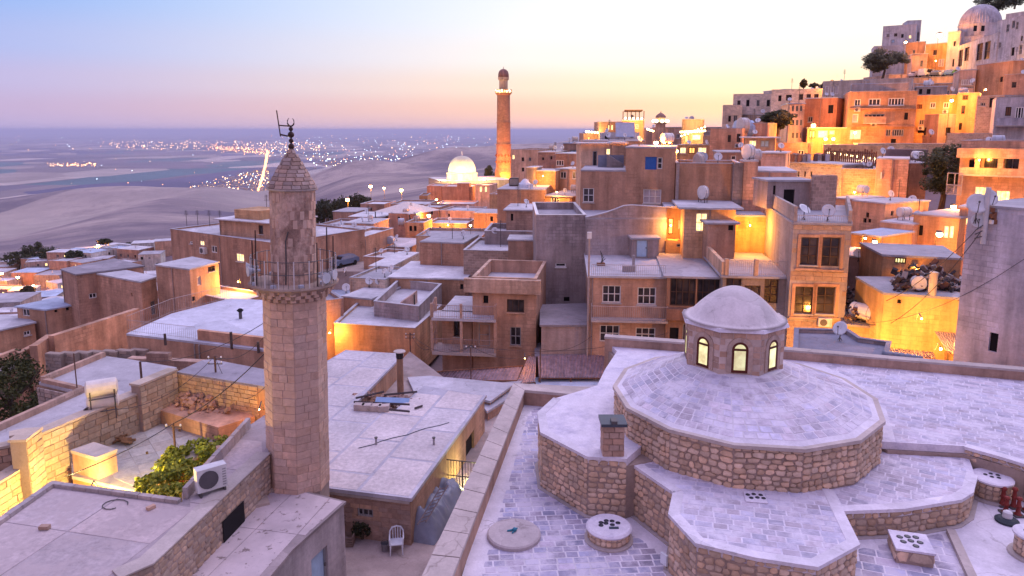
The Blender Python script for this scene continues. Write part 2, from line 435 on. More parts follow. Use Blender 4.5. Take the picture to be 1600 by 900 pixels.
def with_mat(me, mat):
    k = (me.name, mat.name)
    if k not in _mcopy:
        c = me.copy(); c.materials.clear(); c.materials.append(mat); _mcopy[k] = c
    return _mcopy[k]
def inst(name, me, parent, loc, rz, scale, tilt=0):
    o = bpy.data.objects.new(name, me); COL.objects.link(o); o.parent = parent
    org = ORG[parent.name]; o.location = (loc[0] - org.x, loc[1] - org.y, loc[2] - org.z)
    o.rotation_euler = (0, tilt, rz); o.scale = scale; return o
def rubble(parent, p0, p1, zb, zt, mat, rh=(.19, .31), rw=(.2, .48), proud=.05, seed=1, name='stone'):
    rr = random.Random(seed); p0 = Vector(p0[:2]); p1 = Vector(p1[:2]); e = p1 - p0; L = e.length; e /= L
    nrm = Vector((e.y, -e.x)); rz = math.atan2(e.y, e.x); z = zb + .02
    while z < zt - .06:
        h = min(rr.uniform(*rh), zt - z)
        if zt - z - h < .09: h = zt - z
        u = 0.0
        while u < L - .05:
            w = rr.uniform(*rw)
            if L - u - w < .12: w = L - u
            c = p0 + e * (u + w / 2)
            hh = h * rr.uniform(.88, 1.0)
            inst(name, with_mat(STONES[rr.randrange(14)], mat), parent, (c.x, c.y, z + h / 2 + rr.uniform(-.02, .02)), rz,
                 (w * .97 * rr.choice((-1, 1)), proud * rr.uniform(.6, 1.3), hh * .98 * rr.choice((-1, 1))), rr.uniform(-.07, .07))
            u += w
        z += h
def blocks(parent, p0, p1, zb, zt, mat, bh=.3, bw=(.4, .7), proud=.015, gap=.014, seed=1, skip=None, name='block', maxn=None, jit=.01):
    rr = random.Random(seed); p0 = Vector(p0[:2]); p1 = Vector(p1[:2]); e = p1 - p0; L = e.length; e /= L
    rz = math.atan2(e.y, e.x); rows = max(1, round((zt - zb) / bh)); h = (zt - zb) / rows; n = 0
    for r in range(rows):
        u = 0.0; first = True
        while u < L - .02:
            w = rr.uniform(*bw) * (.6 if first and r % 2 else 1); first = False
            if L - u - w < bw[0] * .5: w = L - u
            w = min(w, L - u)
            if not (skip and skip(u, u + w, zb + r * h, zb + (r + 1) * h)):
                c = p0 + e * (u + w / 2)
                inst(name, with_mat(BLOCK, mat), parent, (c.x, c.y, zb + (r + .5) * h), rz, (w - gap, proud + rr.uniform(-.5, 1) * jit, h - gap)); n += 1
            u += w
            if maxn and n >= maxn: return
# ================================================================== terrain
from mathutils import noise as mnoise
CTRL = [(-5, 28, -17.2), (0, 10, -20), (15, 20, -20), (-20, 25, -18), (-30, 30, -19), (-40, 40, -22), (-70, 40, -32), (-4, 45, -19), (0, 50, -19.5), (5, 50, -19), (12, 45, -18),
        (15, 45, -17), (22, 42, -15), (30, 40, -14), (45, 40, -12), (30, 60, -11.5), (45, 66, -8), (60, 50, -4), (10, 65, -16), (20, 80, -12), (45, 92, -6), (55, 106, -4.5), (45, 112, -5), (72, 110, -1.5), (60, 140, 1), (75, 150, 5),
        (90, 150, 6), (110, 172, 10), (85, 172, 9), (140, 170, 18), (100, 100, 3), (-10, 80, -21), (-20, 110, -25), (-10, 150, -26), (0, 200, -25), (-5, 250, -24), (-25, 230, -30), (20, 250, -16), (45, 250, -6), (80, 260, 2), (60, 200, 0), (20, 150, -14), (30, 120, -8),
        (-35, 80, -28), (-30, 60, -24), (-60, 110, -37), (-80, 150, -46), (-120, 200, -56), (-150, 250, -64), (-60, 250, -52), (-60, 180, -46), (-40, 300, -60), (-100, 100, -44), (-60, 60, -32), (40, 350, -10), (140, 300, 2), (-200, 200, -75)]
def g0(x, y):
    s = w = 0.0
    for a, b, c in CTRL:
        k = 1.0 / ((x - a) ** 2 + (y - b) ** 2 + 9.0) ** 1.6; s += c * k; w += k
    return s / w
FC = [-700, 0, 200, 400, 560, 660, 760, 900, 1100, 1500, 2600]
FD = [300, 450, 700, 1100, 1800, 2800, 4000, 5400]
FY = [[470, 440, 420, 395, 370, 345, 325, 306], [436, 416, 398, 380, 356, 338, 318, 303], [402, 386, 372, 357, 340, 317, 312, 302], [390, 376, 360, 348, 334, 322, 308, 300],
      [330, 322, 312, 300, 290, 276, 284, 297], [318, 306, 296, 286, 276, 268, 262, 280], [310, 294, 284, 272, 262, 254, 246, 236], [280, 270, 262, 254, 246, 238, 228, 217], [240, 236, 230, 225, 220, 214, 206, 194], [218, 214, 211, 209, 207, 205, 203, 201], [218, 214, 211, 209, 207, 205, 203, 201]]
def lerp_tab(xs, ys, x):
    if x <= xs[0]: return ys[0]
    for i in range(len(xs) - 1):
        if x <= xs[i + 1]:
            t = (x - xs[i]) / (xs[i + 1] - xs[i]); return ys[i] * (1 - t) + ys[i + 1] * t
    return ys[-1]
HILLS = [(-1450, 2350, 700, 380, 85, .25), (-800, 1750, 140, 800, 48, .28), (-1900, 1500, 600, 350, 40, -.2), (-330, 1500, 130, 420, 26, .2), (-560, 2600, 260, 200, 60, 0), (60, 3300, 420, 300, 50, .3), (-330, 3100, 260, 240, 70, .1)]
def gfar(x, y):
    yy = max(y, 1); px = 800 + F * x / yy
    d = max(yy, 300.0)
    py = [lerp_tab(FD, r, min(d, 5400)) for r in FY]
    v = lerp_tab(FC, py, px)
    z = -(v - 203.0) / F * d
    n = mnoise.fractal(Vector((x / 900, y / 900, 0)), 1.0, 2.0, 6)
    rdg = 1 - abs(mnoise.noise(Vector((x / 420 + 5, y / 700, 1.3)))) * 2
    z += (n * .006 + rdg * .002) * min(d, 4500)
    for (hx, hy, sx, sy, hh, ro) in HILLS:
        dx, dy = x - hx, y - hy; c_, s_ = math.cos(ro), math.sin(ro); u, v_ = dx * c_ + dy * s_, -dx * s_ + dy * c_
        q = (u / sx) ** 2 + (v_ / sy) ** 2
        if q < 9: z += hh * math.exp(-q)
    if d > 4600: t = smooth(4600, 8200, d); z = z * (1 - t) + -462 * t
    return max(z, -470)
def ground(x, y):
    r = math.hypot(x, y); t = smooth(250, 420, r)
    if t <= 0: return g0(x, y)
    if t >= 1: return gfar(x, y)
    return g0(x, y) * (1 - t) + gfar(x, y) * t
m = M(); NA = 130; RR = []; r = 6.0
while r < 9500: RR.append(r); r *= 1.062 if r > 200 else 1.09
for r in RR:
    for k in range(NA + 1):
        a = math.radians(-75 + 150 * k / NA); x, y = r * math.sin(a), r * math.cos(a)
        m.v.append((x, y, ground(x, y) - (1.0 if r < 330 else 0)))
for i in range(len(RR) - 1):
    for k in range(NA):
        p = i * (NA + 1) + k; m.f.append((p, p + 1, p + NA + 2, p + NA + 1)); m.mi.append(0)
def fields(b):
    w = b.n('ShaderNodeTexNoise'); w.inputs['Scale'].default_value = .00018; w.inputs['Detail'].default_value = 3; b.l(b.pos(), w.inputs['Vector'])
    ma = b.n('ShaderNodeVectorMath', operation='MULTIPLY_ADD'); b.l(w.outputs['Color'], ma.inputs[0]); ma.inputs[1].default_value = (1.0, 1.0, 0); b.l(b.pos(.0013, .00075, 0), ma.inputs[2])
    v = b.n('ShaderNodeTexVoronoi'); v.distance = 'CHEBYCHEV'; v.inputs['Scale'].default_value = 1.0; b.l(ma.outputs[0], v.inputs['Vector'])
    sp = b.n('ShaderNodeSeparateColor'); b.l(v.outputs['Color'], sp.inputs[0])
    r = b.n('ShaderNodeValToRGB'); cr = r.color_ramp; cr.interpolation = 'CONSTANT'
    for p, c in ((0, (.13, .10, .13)), (.2, (.34, .26, .22)), (.34, (.08, .065, .13)), (.46, (.20, .15, .15)), (.58, (.50, .40, .34)), (.68, (.07, .13, .15)), (.76, (.17, .12, .15)), (.86, (.42, .34, .29)), (.93, (.10, .08, .15))):
        e = cr.elements.new(p) if p else cr.elements[0]; e.position = p; e.color = (*c, 1)
    b.l(sp.outputs[0], r.inputs[0]); n2 = b.noise(b.pos(), .00025, 4, .5)
    return b.mix(b.rng(n2, .5, .7, 0, .45), r.outputs[0], (.25, .20, .19))
def terrain_mat():
    b = NB('dry_hillside'); n1 = b.noise(b.pos(1, 1, 2), .0022, 8, .62); n2 = b.noise(b.pos(), .02, 6, .7); n3 = b.noise(b.pos(), .4, 4, .7); n5 = b.noise(b.pos(1, .5, 1), .008, 6, .75)
    c = b.mix(b.rng(n1, .42, .58, 0, 1), (.17, .125, .15), (.40, .31, .28)); c = b.mix(b.rng(n5, .5, .62, 0, .45), c, (.11, .085, .11)); c = b.mix(b.rng(n2, .5, .62, 0, .4), c, (.13, .10, .11))
    sp = b.n('ShaderNodeSeparateXYZ'); b.l(b.pos(), sp.inputs[0]); zz = b.math('ADD', sp.outputs['Z'], b.rng(n1, .3, .7, -70, 70))
    c = b.mix(b.rng(zz, -150, -260, 0, .8), c, fields(b))
    b.col(b.scale(c, b.rng(n3, .3, .7, .8, 1.15))); b.bump(n2, .3, 2.0); return b.m
tag(m.build('terrain', terrain_mat(), shade=True), kind='structure')
def plain_mat():
    b = NB('farmland'); n = b.noise(b.pos(), .0012, 6, .65); b.col(b.scale(fields(b), b.rng(n, .3, .7, .7, 1.25))); return b.m
m = M(); m.lathe((0, 0, -450), [(10, 0), (4000, 0), (20000, 0), (110000, 0)], 64, caps=False)
tag(m.build('plain', plain_mat()), kind='structure')
# far settlement lights on the plain
rl = random.Random(5); lm = M()
def plight(px, py, col, s=1.0, z=-450):
    p = atz(px, py, z); x, y = p[0], p[1]; d = y
    zz = max(z, ground(x, y)) if d < 9000 else z
    r = d * .00095 * s * rl.uniform(.6, 1.25); c = Vector((x, y, zz + r * 1.2))
    i = lm.vs([c + Vector(q) * r for q in ((1, 0, 0), (0, 1, 0), (-1, 0, 0), (0, -1, 0), (0, 0, 1), (0, 0, -1))])
    for a in range(4):
        lm.f.append((i + a, i + (a + 1) % 4, i + 4)); lm.f.append((i + (a + 1) % 4, i + a, i + 5)); lm.mi += [col, col]
for k in range(260):
    t = k / 259; plight(418 - 15 * t + 3 * math.sin(t * 3) + rl.gauss(0, .5), 238 + 62 * t ** 1.2, 3, 1.5)
for k in range(110):
    t = k / 109; plight(330 + 88 * t + rl.gauss(0, 6), 231 + 8 * t + rl.gauss(0, 2.2), 0, .6)
def cluster(n, x0, x1, y0, y1, cols, s=.8, bias=None):
    for _ in range(n):
        x = rl.uniform(x0, x1); y = rl.uniform(y0, y1)
        if bias and not bias(x, y): continue
        plight(x, y, rl.choice(cols), s * rl.uniform(.5, 1.2))
cluster(700, 270, 420, 268, 322, [0, 0, 1, 1, 2], .62, lambda x, y: y > 300 - (x - 270) * .30 and y < 318 and rl.random() < .9)
cluster(380, 170, 500, 221, 236, [0, 1, 1], .6, lambda x, y: abs(y - (224 + (x - 170) * .02)) < 5 + 4 * rl.random())
cluster(60, 70, 150, 255, 260, [0, 1], .7)
cluster(70, 0, 420, 206, 235, [0, 1, 2], .55)
cluster(420, 420, 780, 206, 246, [0, 1, 2, 2], .55, lambda x, y: rl.random() < .8)
cluster(240, 480, 720, 243, 262, [1, 2, 2, 0], .7, lambda x, y: abs(y - 252) < 10 * rl.random() + 1)
cluster(45, 100, 480, 236, 300, [0, 1, 2], .5)
tag(lm.build('settlement_lights', [glow((1, .38, .06), 8, 'sodium_light'), glow((1, .58, .24), 8, 'warm_light'), glow((.7, .88, 1), 8, 'white_light'), glow((1, .36, .05), 3.4, 'road_light')]), 'scattered lit lamps of distant towns and the highway on the plain', 'distant lights', kind='stuff')
fm = M()
for _ in range(420):
    px, py = rl.uniform(275, 420), rl.uniform(262, 318)
    if py < 302 - (px - 270) * .28: continue
    p = atz(px, py, -450); w = rl.uniform(12, 30); h = rl.uniform(6, 16); z = max(-450, ground(p[0], p[1]))
    fm.cbox(p[0] - w / 2, p[0] + w / 2, p[1] - w / 2, p[1] + w / 2, z - 5, z + h)
for _ in range(260):
    px, py = rl.uniform(490, 720), rl.gauss(253, 4)
    p = atz(px, py, -450); w = rl.uniform(20, 45); h = rl.uniform(8, 22)
    fm.cbox(p[0] - w / 2, p[0] + w / 2, p[1] - w / 2, p[1] + w / 2, -452, -450 + h)
tag(fm.build('settlement_houses', plaster((.5, .45, .42))), 'mass of tiny pale houses of the towns on the plain', 'distant houses', kind='stuff')

# ================================================================== houses
WHITE = flat((.72, .70, .70), 'white_frame', .5); DARKW = flat((.07, .04, .03), 'dark_wood', .6); GREYF = flat((.3, .29, .3), 'grey_frame', .5)
BLUE = flat((.03, .12, .42), 'blue_paint', .5); PALEBLUE = flat((.42, .58, .75), 'pale_blue_paint', .5); METAL = flat((.10, .09, .09), 'dark_metal', .5, .3); RUST = flat((.20, .09, .05), 'rusty_metal', .7)
RAIL = flat((.40, .34, .33), 'rail_paint', .6); CURT = flat((.45, .38, .40), 'curtain', .8)
LITW = litpane((1, .72, .28), 2.2); LITY = litpane((1, .95, .45), 1.6); LITO = litpane((1, .45, .1), 2.0)
BLACK = flat((.012, .010, .012), 'dark_opening', .9)
STY = {'w': (WHITE, GLASS), 'd': (DARKW, GLASS), 'l': (WHITE, LITW), 'y': (DARKW, LITY), 'o': (DARKW, LITO), 'b': (BLUE, BLUE), 'p': (GREYF, PALEBLUE), 'k': (None, BLACK), 'g': (GREYF, GLASS), 'c': (WHITE, CURT), 'r': (DARKW, RUST)}
class House:
    def __init__(s, name, label, cat, poly, z0, z1, wall, roof=None, rmat=None, ph=.5, pt=.18, over=.12, group=None, cop=None):
        s.poly = ccw(poly); s.z0, s.z1 = z0, z1; s.wall = wall; s.roof = roof; s.rmat = rmat or screed((.50, .48, .50)); s.ph = ph; s.pt = pt; s.over = over; s.cop = cop
        cx = sum(p[0] for p in s.poly) / len(s.poly); cy_ = sum(p[1] for p in s.poly) / len(s.poly)
        s.root = root(name, (cx, cy_, z0), label, cat, group); s.open = []; s.done = False; s.detail = cat in ('house', 'mosque') and roof is not None
        s.zt = z1 - ph if roof == 'parapet' else (z1 - .14 if roof == 'slab' else z1)
    def fr(s, i):
        p0 = Vector(s.poly[i % len(s.poly)]); p1 = Vector(s.poly[(i + 1) % len(s.poly)]); e = p1 - p0; L = e.length; e /= L
        return p0, e, Vector((e.y, -e.x)), L
    def P(s, i, u, w, d=0.0):
        p0, e, n, L = s.fr(i); q = p0 + e * u + n * d; return (q.x, q.y, w)
    def pick(s, i, px, py):
        p0, e, n, L = s.fr(i); r = ray(px, py); den = n.x * r[0] + n.y * r[1]
        t = (n.x * p0.x + n.y * p0.y) / den; q = (r[0] * t, r[1] * t, r[2] * t)
        return (q[0] - p0.x) * e.x + (q[1] - p0.y) * e.y, q[2]
    def face_at(s, px, py):
        """the face of the walls seen at a pixel"""
        best = None
        for i in range(len(s.poly)):
            p0, e, n, L = s.fr(i); r = ray(px, py); den = n.x * r[0] + n.y * r[1]
            if den >= 0: continue
            u, w = s.pick(i, px, py)
            dist = max(0, -u, u - L)
            if best is None or dist < best[0] - 1e-6: best = (dist, i)
        return best[1] if best else 0
    def win(s, x0, y0, x1, y1, st='w', nx=2, ny=1, face=None, sill=False, label=None, name=None, door=False):
        i = s.face_at((x0 + x1) / 2, (y0 + y1) / 2) if face is None else face
        L = s.fr(i)[3]; xm, ym = (x0 + x1) / 2, (y0 + y1) / 2
        u0, u1 = sorted((s.pick(i, x0, ym)[0], s.pick(i, x1, ym)[0])); w0, w1 = s.pick(i, xm, y1)[1], s.pick(i, xm, y0)[1]
        s.rect(i, u0, u1, w0, w1, st, nx, ny, sill, label, name or ('door' if door else 'window')); return s
    def rect(s, i, u0, u1, w0, w1, st='w', nx=2, ny=1, sill=False, label=None, name='window'):
        L = s.fr(i)[3]; u0 = max(.06, u0); u1 = min(L - .06, u1); w1 = min(w1, s.zt - .05); w0 = max(w0, s.z0 + .05)
        if u1 - u0 < .12 or w1 - w0 < .12: return
        for o in s.open:
            if o[0] == i and u0 < o[2] and u1 > o[1] and w0 < o[4] and w1 > o[3]: return
        if name == 'window':
            rr = random.Random(int(u0 * 997 + w0 * 131))
            if st == 'k' and u1 - u0 > .5 and rr.random() < .6: st, nx, ny = rr.choice('dg'), 2, rr.choice((1, 2))
            if st in 'wcgdl' and u1 - u0 > .55 and rr.random() < .55: sill = True
        s.open.append((i, u0, u1, w0, w1, st, nx, ny, sill, label, name))
    def grid(s, i, cols, rows, ww, wh, st='w', nx=2, ny=1, u0=None, u1=None, z0=None, dz=3.0, jitter=0, sill=False, rr=None, litp=0):
        L = s.fr(i)[3]; u0 = L * .08 if u0 is None else u0; u1 = L * .92 if u1 is None else u1
        rr = rr or random.Random(int(L * 100) + i)
        for r in range(rows):
            zz = (s.zt - 1.0 - wh - r * dz) if z0 is None else z0 + r * dz
            for c in range(cols):
                if jitter and rr.random() < jitter: continue
                u = u0 + (u1 - u0) * (c + .5) / cols
                s.rect(i, u - ww / 2, u + ww / 2, zz, zz + wh, 'l' if rr.random() < litp else st, nx, ny, sill)
        return s
    def build(s, split=None):
        dep = min(p[1] for p in s.poly); split = dep < 75 if split is None else split
        m = M(); n = len(s.poly); RD = .16 if dep < 130 else .3
        for i in range(n):
            p0, e, nn, L = s.fr(i); hs = [o for o in s.open if o[0] == i]
            us = sorted({0.0, L, *[o[1] for o in hs], *[o[2] for o in hs]}); ws = sorted({s.z0, s.zt, *[o[3] for o in hs], *[o[4] for o in hs]})
            for a in range(len(us) - 1):
                for b in range(len(ws) - 1):
                    uc, wc = (us[a] + us[a + 1]) / 2, (ws[b] + ws[b + 1]) / 2
                    if any(o[1] < uc < o[2] and o[3] < wc < o[4] for o in hs): continue
                    m.face([s.P(i, us[a], ws[b]), s.P(i, us[a + 1], ws[b]), s.P(i, us[a + 1], ws[b + 1]), s.P(i, us[a], ws[b + 1])])
            for o in hs:
                c = [(o[1], o[3]), (o[2], o[3]), (o[2], o[4]), (o[1], o[4])]
                for k in range(4):
                    (a, b), (c2, d) = c[k], c[(k + 1) % 4]
                    m.face([s.P(i, a, b), s.P(i, a, b, -RD), s.P(i, c2, d, -RD), s.P(i, c2, d)])
        if s.roof is None: m.face([(x, y, s.zt) for x, y in s.poly])
        m.build('wall', s.wall, s.root)
        for (i, u0, u1, w0, w1, st, nx, ny, sill, label, nm) in s.open:
            fm_, pm = STY[st]; p0, e, nn, L = s.fr(i)
            E = (e.x, e.y, 0); U = (0, 0, 1)
            pane = M(); pane.face([s.P(i, u0, w0, -RD * .85), s.P(i, u1, w0, -RD * .85), s.P(i, u1, w1, -RD * .85), s.P(i, u0, w1, -RD * .85)])
            if fm_ is None:
                o = pane.build(nm, pm, s.root)
            else:
                t = min(.07 if dep < 75 else .12, (u1 - u0) * .16); fd = RD * .4
                f = M()
                def bar(a, b, c, d): f.box(s.P(i, a, b, -RD * .82), E, U, c - a, d - b, fd)
                bar(u0, w0, u0 + t, w1); bar(u1 - t, w0, u1, w1); bar(u0 + t, w0, u1 - t, w0 + t); bar(u0 + t, w1 - t, u1 - t, w1)
                for k in range(1, nx): uu = u0 + (u1 - u0) * k / nx; bar(uu - t * .4, w0 + t, uu + t * .4, w1 - t)
                for k in range(1, ny): ww = w0 + (w1 - w0) * k / ny; bar(u0 + t, ww - t * .35, u1 - t, ww + t * .35)
                o = f.build(nm, fm_, s.root)
                pane.build('pane', pm, o)
                if nm == 'door' and split:
                    M().box(s.P(i, u1 - t * 2.2, (w0 + w1) / 2, -RD * .4), E, U, .05, .12, .05).build('handle', METAL, o)
            if sill:
                M().box(s.P(i, u0 - .06, w0 - .09, .003), E, U, u1 - u0 + .12, .085, .11).build('sill', s.cop or screed((.55, .5, .48)), o)
            if label: o['label'] = label
        if s.roof == 'slab':
            M().prism(inset(s.poly, -s.over), s.zt, s.z1).build('roof', s.rmat, s.root)
        elif s.roof == 'parapet':
            inn = inset(s.poly, s.pt)
            M().prism(inset(s.poly, s.pt * .5), s.zt - .05, s.zt + .004).build('roof', s.rmat, s.root)
            M().ring(s.poly, inn, s.zt + .008, s.z1 - .06).build('parapet', s.wall, s.root)
            M().ring(inset(s.poly, -.04), inset(s.poly, s.pt + .03), s.z1 - .056, s.z1).build('coping', s.cop or s.rmat, s.root)
        if dep < 140 and s.detail: s.extras()
        s.done = True; return s
    def extras(s):
        rr = random.Random(int(abs(s.poly[0][0]) * 77 + s.z1 * 31))
        for i in range(len(s.poly)):
            p0, e, n, L = s.fr(i)
            if n.y > -.25 or L < 3: continue
            if rr.random() < .55:
                u = rr.choice((.18, L - .18, L * .5)); os_ = [o for o in s.open if o[0] == i and o[1] - .1 < u < o[2] + .1]
                if not os_: M().tube([s.P(i, u, s.z0, .07), s.P(i, u, s.zt - .1, .07), s.P(i, u, s.zt, .02)], .045, 5).build('drain_pipe', flat((.30, .25, .24), 'drain_pipe', .6), s.root)
            for o in s.open:
                if o[0] == i and o[10] == 'window' and o[5] in 'wcdg' and rr.random() < .16 and o[3] - .85 > s.z0:
                    q = s.P(i, (o[1] + o[2]) / 2, o[3] - .78, .2); acunit(s.root, q[0], q[1], q[2], math.atan2(e.y, e.x), None, .8, .55, .3, 0)
    def add(s, name, mat, m, label=None, parent=None):
        o = m.build(name, mat, parent or s.root)
        if label: o['label'] = label
        return o
def front(x0, Y0, x1, Y1, D, yt):
    """footprint from a facade seen between two columns; ends at depth Y0 (left) and Y1 (right)"""
    a = atY(x0, yt, Y0); b = atY(x1, yt, Y1); e = Vector((b[0] - a[0], b[1] - a[1])).normalized(); n = Vector((-e.y, e.x))
    return [a[:2], b[:2], (b[0] + n.x * D, b[1] + n.y * D), (a[0] + n.x * D, a[1] + n.y * D)], a[2]
def zat(px, py, Y): return atY(px, py, Y)[2]
def FH(name, label, x0, Y0, x1, Y1, yt, D, wall, zb=None, yb=None, cat='house', **k):
    poly, z1 = front(x0, Y0, x1, Y1, D, yt)
    if yb is not None: zb = zat(x0, yb, Y0)
    if zb is None: zb = min(ground(*p) for p in poly) - 2.5
    return House(name, label, cat, poly, zb, z1, wall, **k)
def RH(name, label, pxs, z, zb, wall, cat='house', **k):
    return House(name, label, cat, [XY(x, y, z) for x, y in pxs], zb, z, wall, **k)
def railing(parent, pts, h, mat, step=.14, r=.012, name='railing', posts=None, pr=.03):
    m = M(); pts = [Vector(p) for p in pts]
    for a, b in zip(pts, pts[1:]):
        up = Vector((0, 0, h)); m.tube([a + up, b + up], r * 1.8, 4); m.tube([a + up * .12, b + up * .12], r * 1.4, 4)
        n = max(1, int((b - a).length / step))
        for k in range(n + 1):
            p = a.lerp(b, k / n); m.tube([p, p + up], r, 4, caps=False)
    return m.build(name, mat, parent)

# ================================================================== roof things and street things
def dish(x, y, z, r, az, label, mat=None, mast=.5, group='satellite dishes on the roofs', el=25):
    o = root('satellite_dish', (x, y, z), label, 'dish', group); c = Vector((x, y, z + mast + r * .4))
    m = M(); d = Vector((math.cos(math.radians(el)) * math.sin(az), math.cos(math.radians(el)) * math.cos(az), math.sin(math.radians(el))))
    a = d.cross(Vector((0, 0, 1))).normalized(); b = a.cross(d); n = 14; idx = []
    for k, (rr_, dd) in enumerate(((.04, 0), (.4, .03), (.75, .10), (1, .19), (1, .215), (.75, .125), (.4, .05), (.04, .02))):
        off = dd - (.0 if k < 4 else .03)
        idx.append(m.vs([c + (a * math.cos(t * 2 * math.pi / n) + b * math.sin(t * 2 * math.pi / n)) * rr_ * r + d * (off * r * (1 if k < 4 else 1)) for t in range(n)]))
    for i in range(7):
        for t in range(n):
            j = (t + 1) % n; m.f.append((idx[i] + t, idx[i] + j, idx[i + 1] + j, idx[i + 1] + t)); m.mi.append(0)
    m.build('reflector', mat or flat((.62, .62, .66), 'dish_paint', .4), o, True)
    k = M(); k.tube([c - b * r * .95 + d * .15 * r, c + d * r * .75], .012 + r * .015, 5); k.ball(c + d * r * .78, .06 * r + .03, 6, 4); k.build('feed_arm', METAL, o)
    k = M(); k.tube([(x, y, z), (x, y, z + mast), c - d * .05], .03, 6)
    for t in range(3): k.tube([(x, y, z + mast * .4), (x + .3 * r * math.cos(t * 2.1 + az), y + .3 * r * math.sin(t * 2.1 + az), z)], .018, 4)
    k.build('mast', METAL, o); return o
def tank(x, y, z, r, L, az, label, col=(.68, .64, .62), legs=.25, group='water tanks on the roofs'):
    o = root('water_tank', (x, y, z), label, 'water tank', group); e = Vector((math.cos(az), math.sin(az), 0)); c = Vector((x, y, z + legs + r))
    m = M(); m.tube([c - e * (L / 2 + .06), c - e * (L / 2 + .02), c - e * L / 2, c + e * L / 2, c + e * (L / 2 + .02), c + e * (L / 2 + .06)], [r * .55, r * .85, r, r, r * .85, r * .55], 16)
    b = m.build('tank', flat(col, 'tank_paint', .5), o); k = M()
    for t in (-.3, .3): k.tube([c + e * (L * t - .02), c + e * (L * t + .02)], r * 1.025, 16)
    k.build('band', GREYF, b)
    q = Vector((-e.y, e.x, 0)); k = M()
    for sx in (-.35, .35):
        for sy in (-.7, .7):
            a = c + e * (L * sx) + q * (r * sy); k.tube([(a.x, a.y, z), (a.x, a.y, z + legs + r * .45)], .03, 4)
        k.tube([c + e * (L * sx) - q * r * .75 - Vector((0, 0, r * .62)), c + e * (L * sx) + q * r * .75 - Vector((0, 0, r * .62))], .03, 4)
    k.build('stand', METAL, o); return o
def acunit(o_, x, y, z, az, label=None, w=.85, h=.6, d=.32, leg=.12):
    """outdoor air conditioner facing direction az (0 = towards the camera)"""
    o = o_ or root('air_conditioner', (x, y, z), label, 'air conditioner', None)
    e = Vector((math.cos(az), math.sin(az), 0)); n = Vector((math.sin(az), -math.cos(az), 0)); p = Vector((x, y, z + leg))
    M().box(p - e * w / 2 - n * d / 2, e, (0, 0, 1), w, h, d).build('casing' if o_ is None else 'air_conditioner', flat((.62, .60, .60), 'ac_casing', .5), o)
    k = M(); c = p - e * w * .12 + Vector((0, 0, h / 2)) + n * (d / 2 + .006)
    k.tube([c, c + n * .012], h * .4, 18); k.build('fan_grille', flat((.10, .09, .10), 'grille', .5), o)
    k = M()
    for t in range(7): k.box(p + e * (w * .34) + n * (d / 2 + .002) + Vector((0, 0, h * (.1 + .115 * t))), e, (0, 0, 1), w * .12, h * .05, .008)
    k.build('vent_slats', GREYF, o)
    if leg > .05:
        k = M()
        for t in (-.4, .4): k.box(p + e * (w * t - .03) - n * d * .6 - Vector((0, 0, leg)), e, (0, 0, 1), .06, leg, d * 1.2)
        k.build('foot', METAL, o)
    return o
ORANGE = (1.0, .31, .035); YEL = (1.0, .72, .25); WARMW = (1.0, .84, .55)
LAMPK = 2.2
def lamp(px, py, Y, power, label, col=ORANGE, rb=.22, kind='pole', group='lit street lamps', pole=None, core=None, lr=.25):
    p = Vector(atY(px, py, Y)); zb = ground(p.x, p.y + .3) if pole is None else p.z - pole
    zb = min(zb, p.z - .6)
    o = root('street_lamp' if kind == 'pole' else 'wall_lamp', (p.x, p.y + .45, zb if kind == 'pole' else p.z - .3), label, 'street lamp' if kind == 'pole' else 'wall lamp', group)
    k = M()
    if kind == 'pole':
        k.tube([(p.x, p.y + .45, zb), (p.x, p.y + .45, p.z - .1), (p.x, p.y + .4, p.z + .25), (p.x, p.y, p.z + .3)], [.07, .05, .04, .03], 6); k.build('pole', METAL, o)
        k = M(); k.lathe(p, [(rb * .5, rb * 1.25), (rb * 1.15, rb * .7), (rb * 1.2, rb * .55)], 10); k.build('lamp_shade', METAL, o)
    else:
        k.tube([(p.x, p.y + .55, p.z - .25), (p.x, p.y + .3, p.z + .25), (p.x, p.y, p.z + rb * 1.2)], .03, 5); k.build('bracket', METAL, o)
    M().ball(p, rb, 10, 7).build('bulb', core or glow((1, .8, .42), 12), o, True)
    l = bpy.data.lights.new('lamp_light', 'POINT'); l.energy = power * LAMPK; l.color = col; l.shadow_soft_size = rb + .05
    lo = bpy.data.objects.new('lamp_light', l); COL.objects.link(lo); lo.parent = o; lo.location = p - ORG[o.name] + Vector((0, -rb * 1.5, -.1)); return o
def wire(pts, r, label, sag=.5, mat=None, group='cables strung between the houses'):
    m = M(); pts = [Vector(p) for p in pts]
    for a, b in zip(pts, pts[1:]):
        q = [a.lerp(b, t / 8) - Vector((0, 0, sag * 4 * (t / 8) * (1 - t / 8))) for t in range(9)]; m.tube(q, r, 4)
    return tag(m.build('cable', mat or flat((.05, .045, .05), 'cable', .6)), label, 'cable', group)
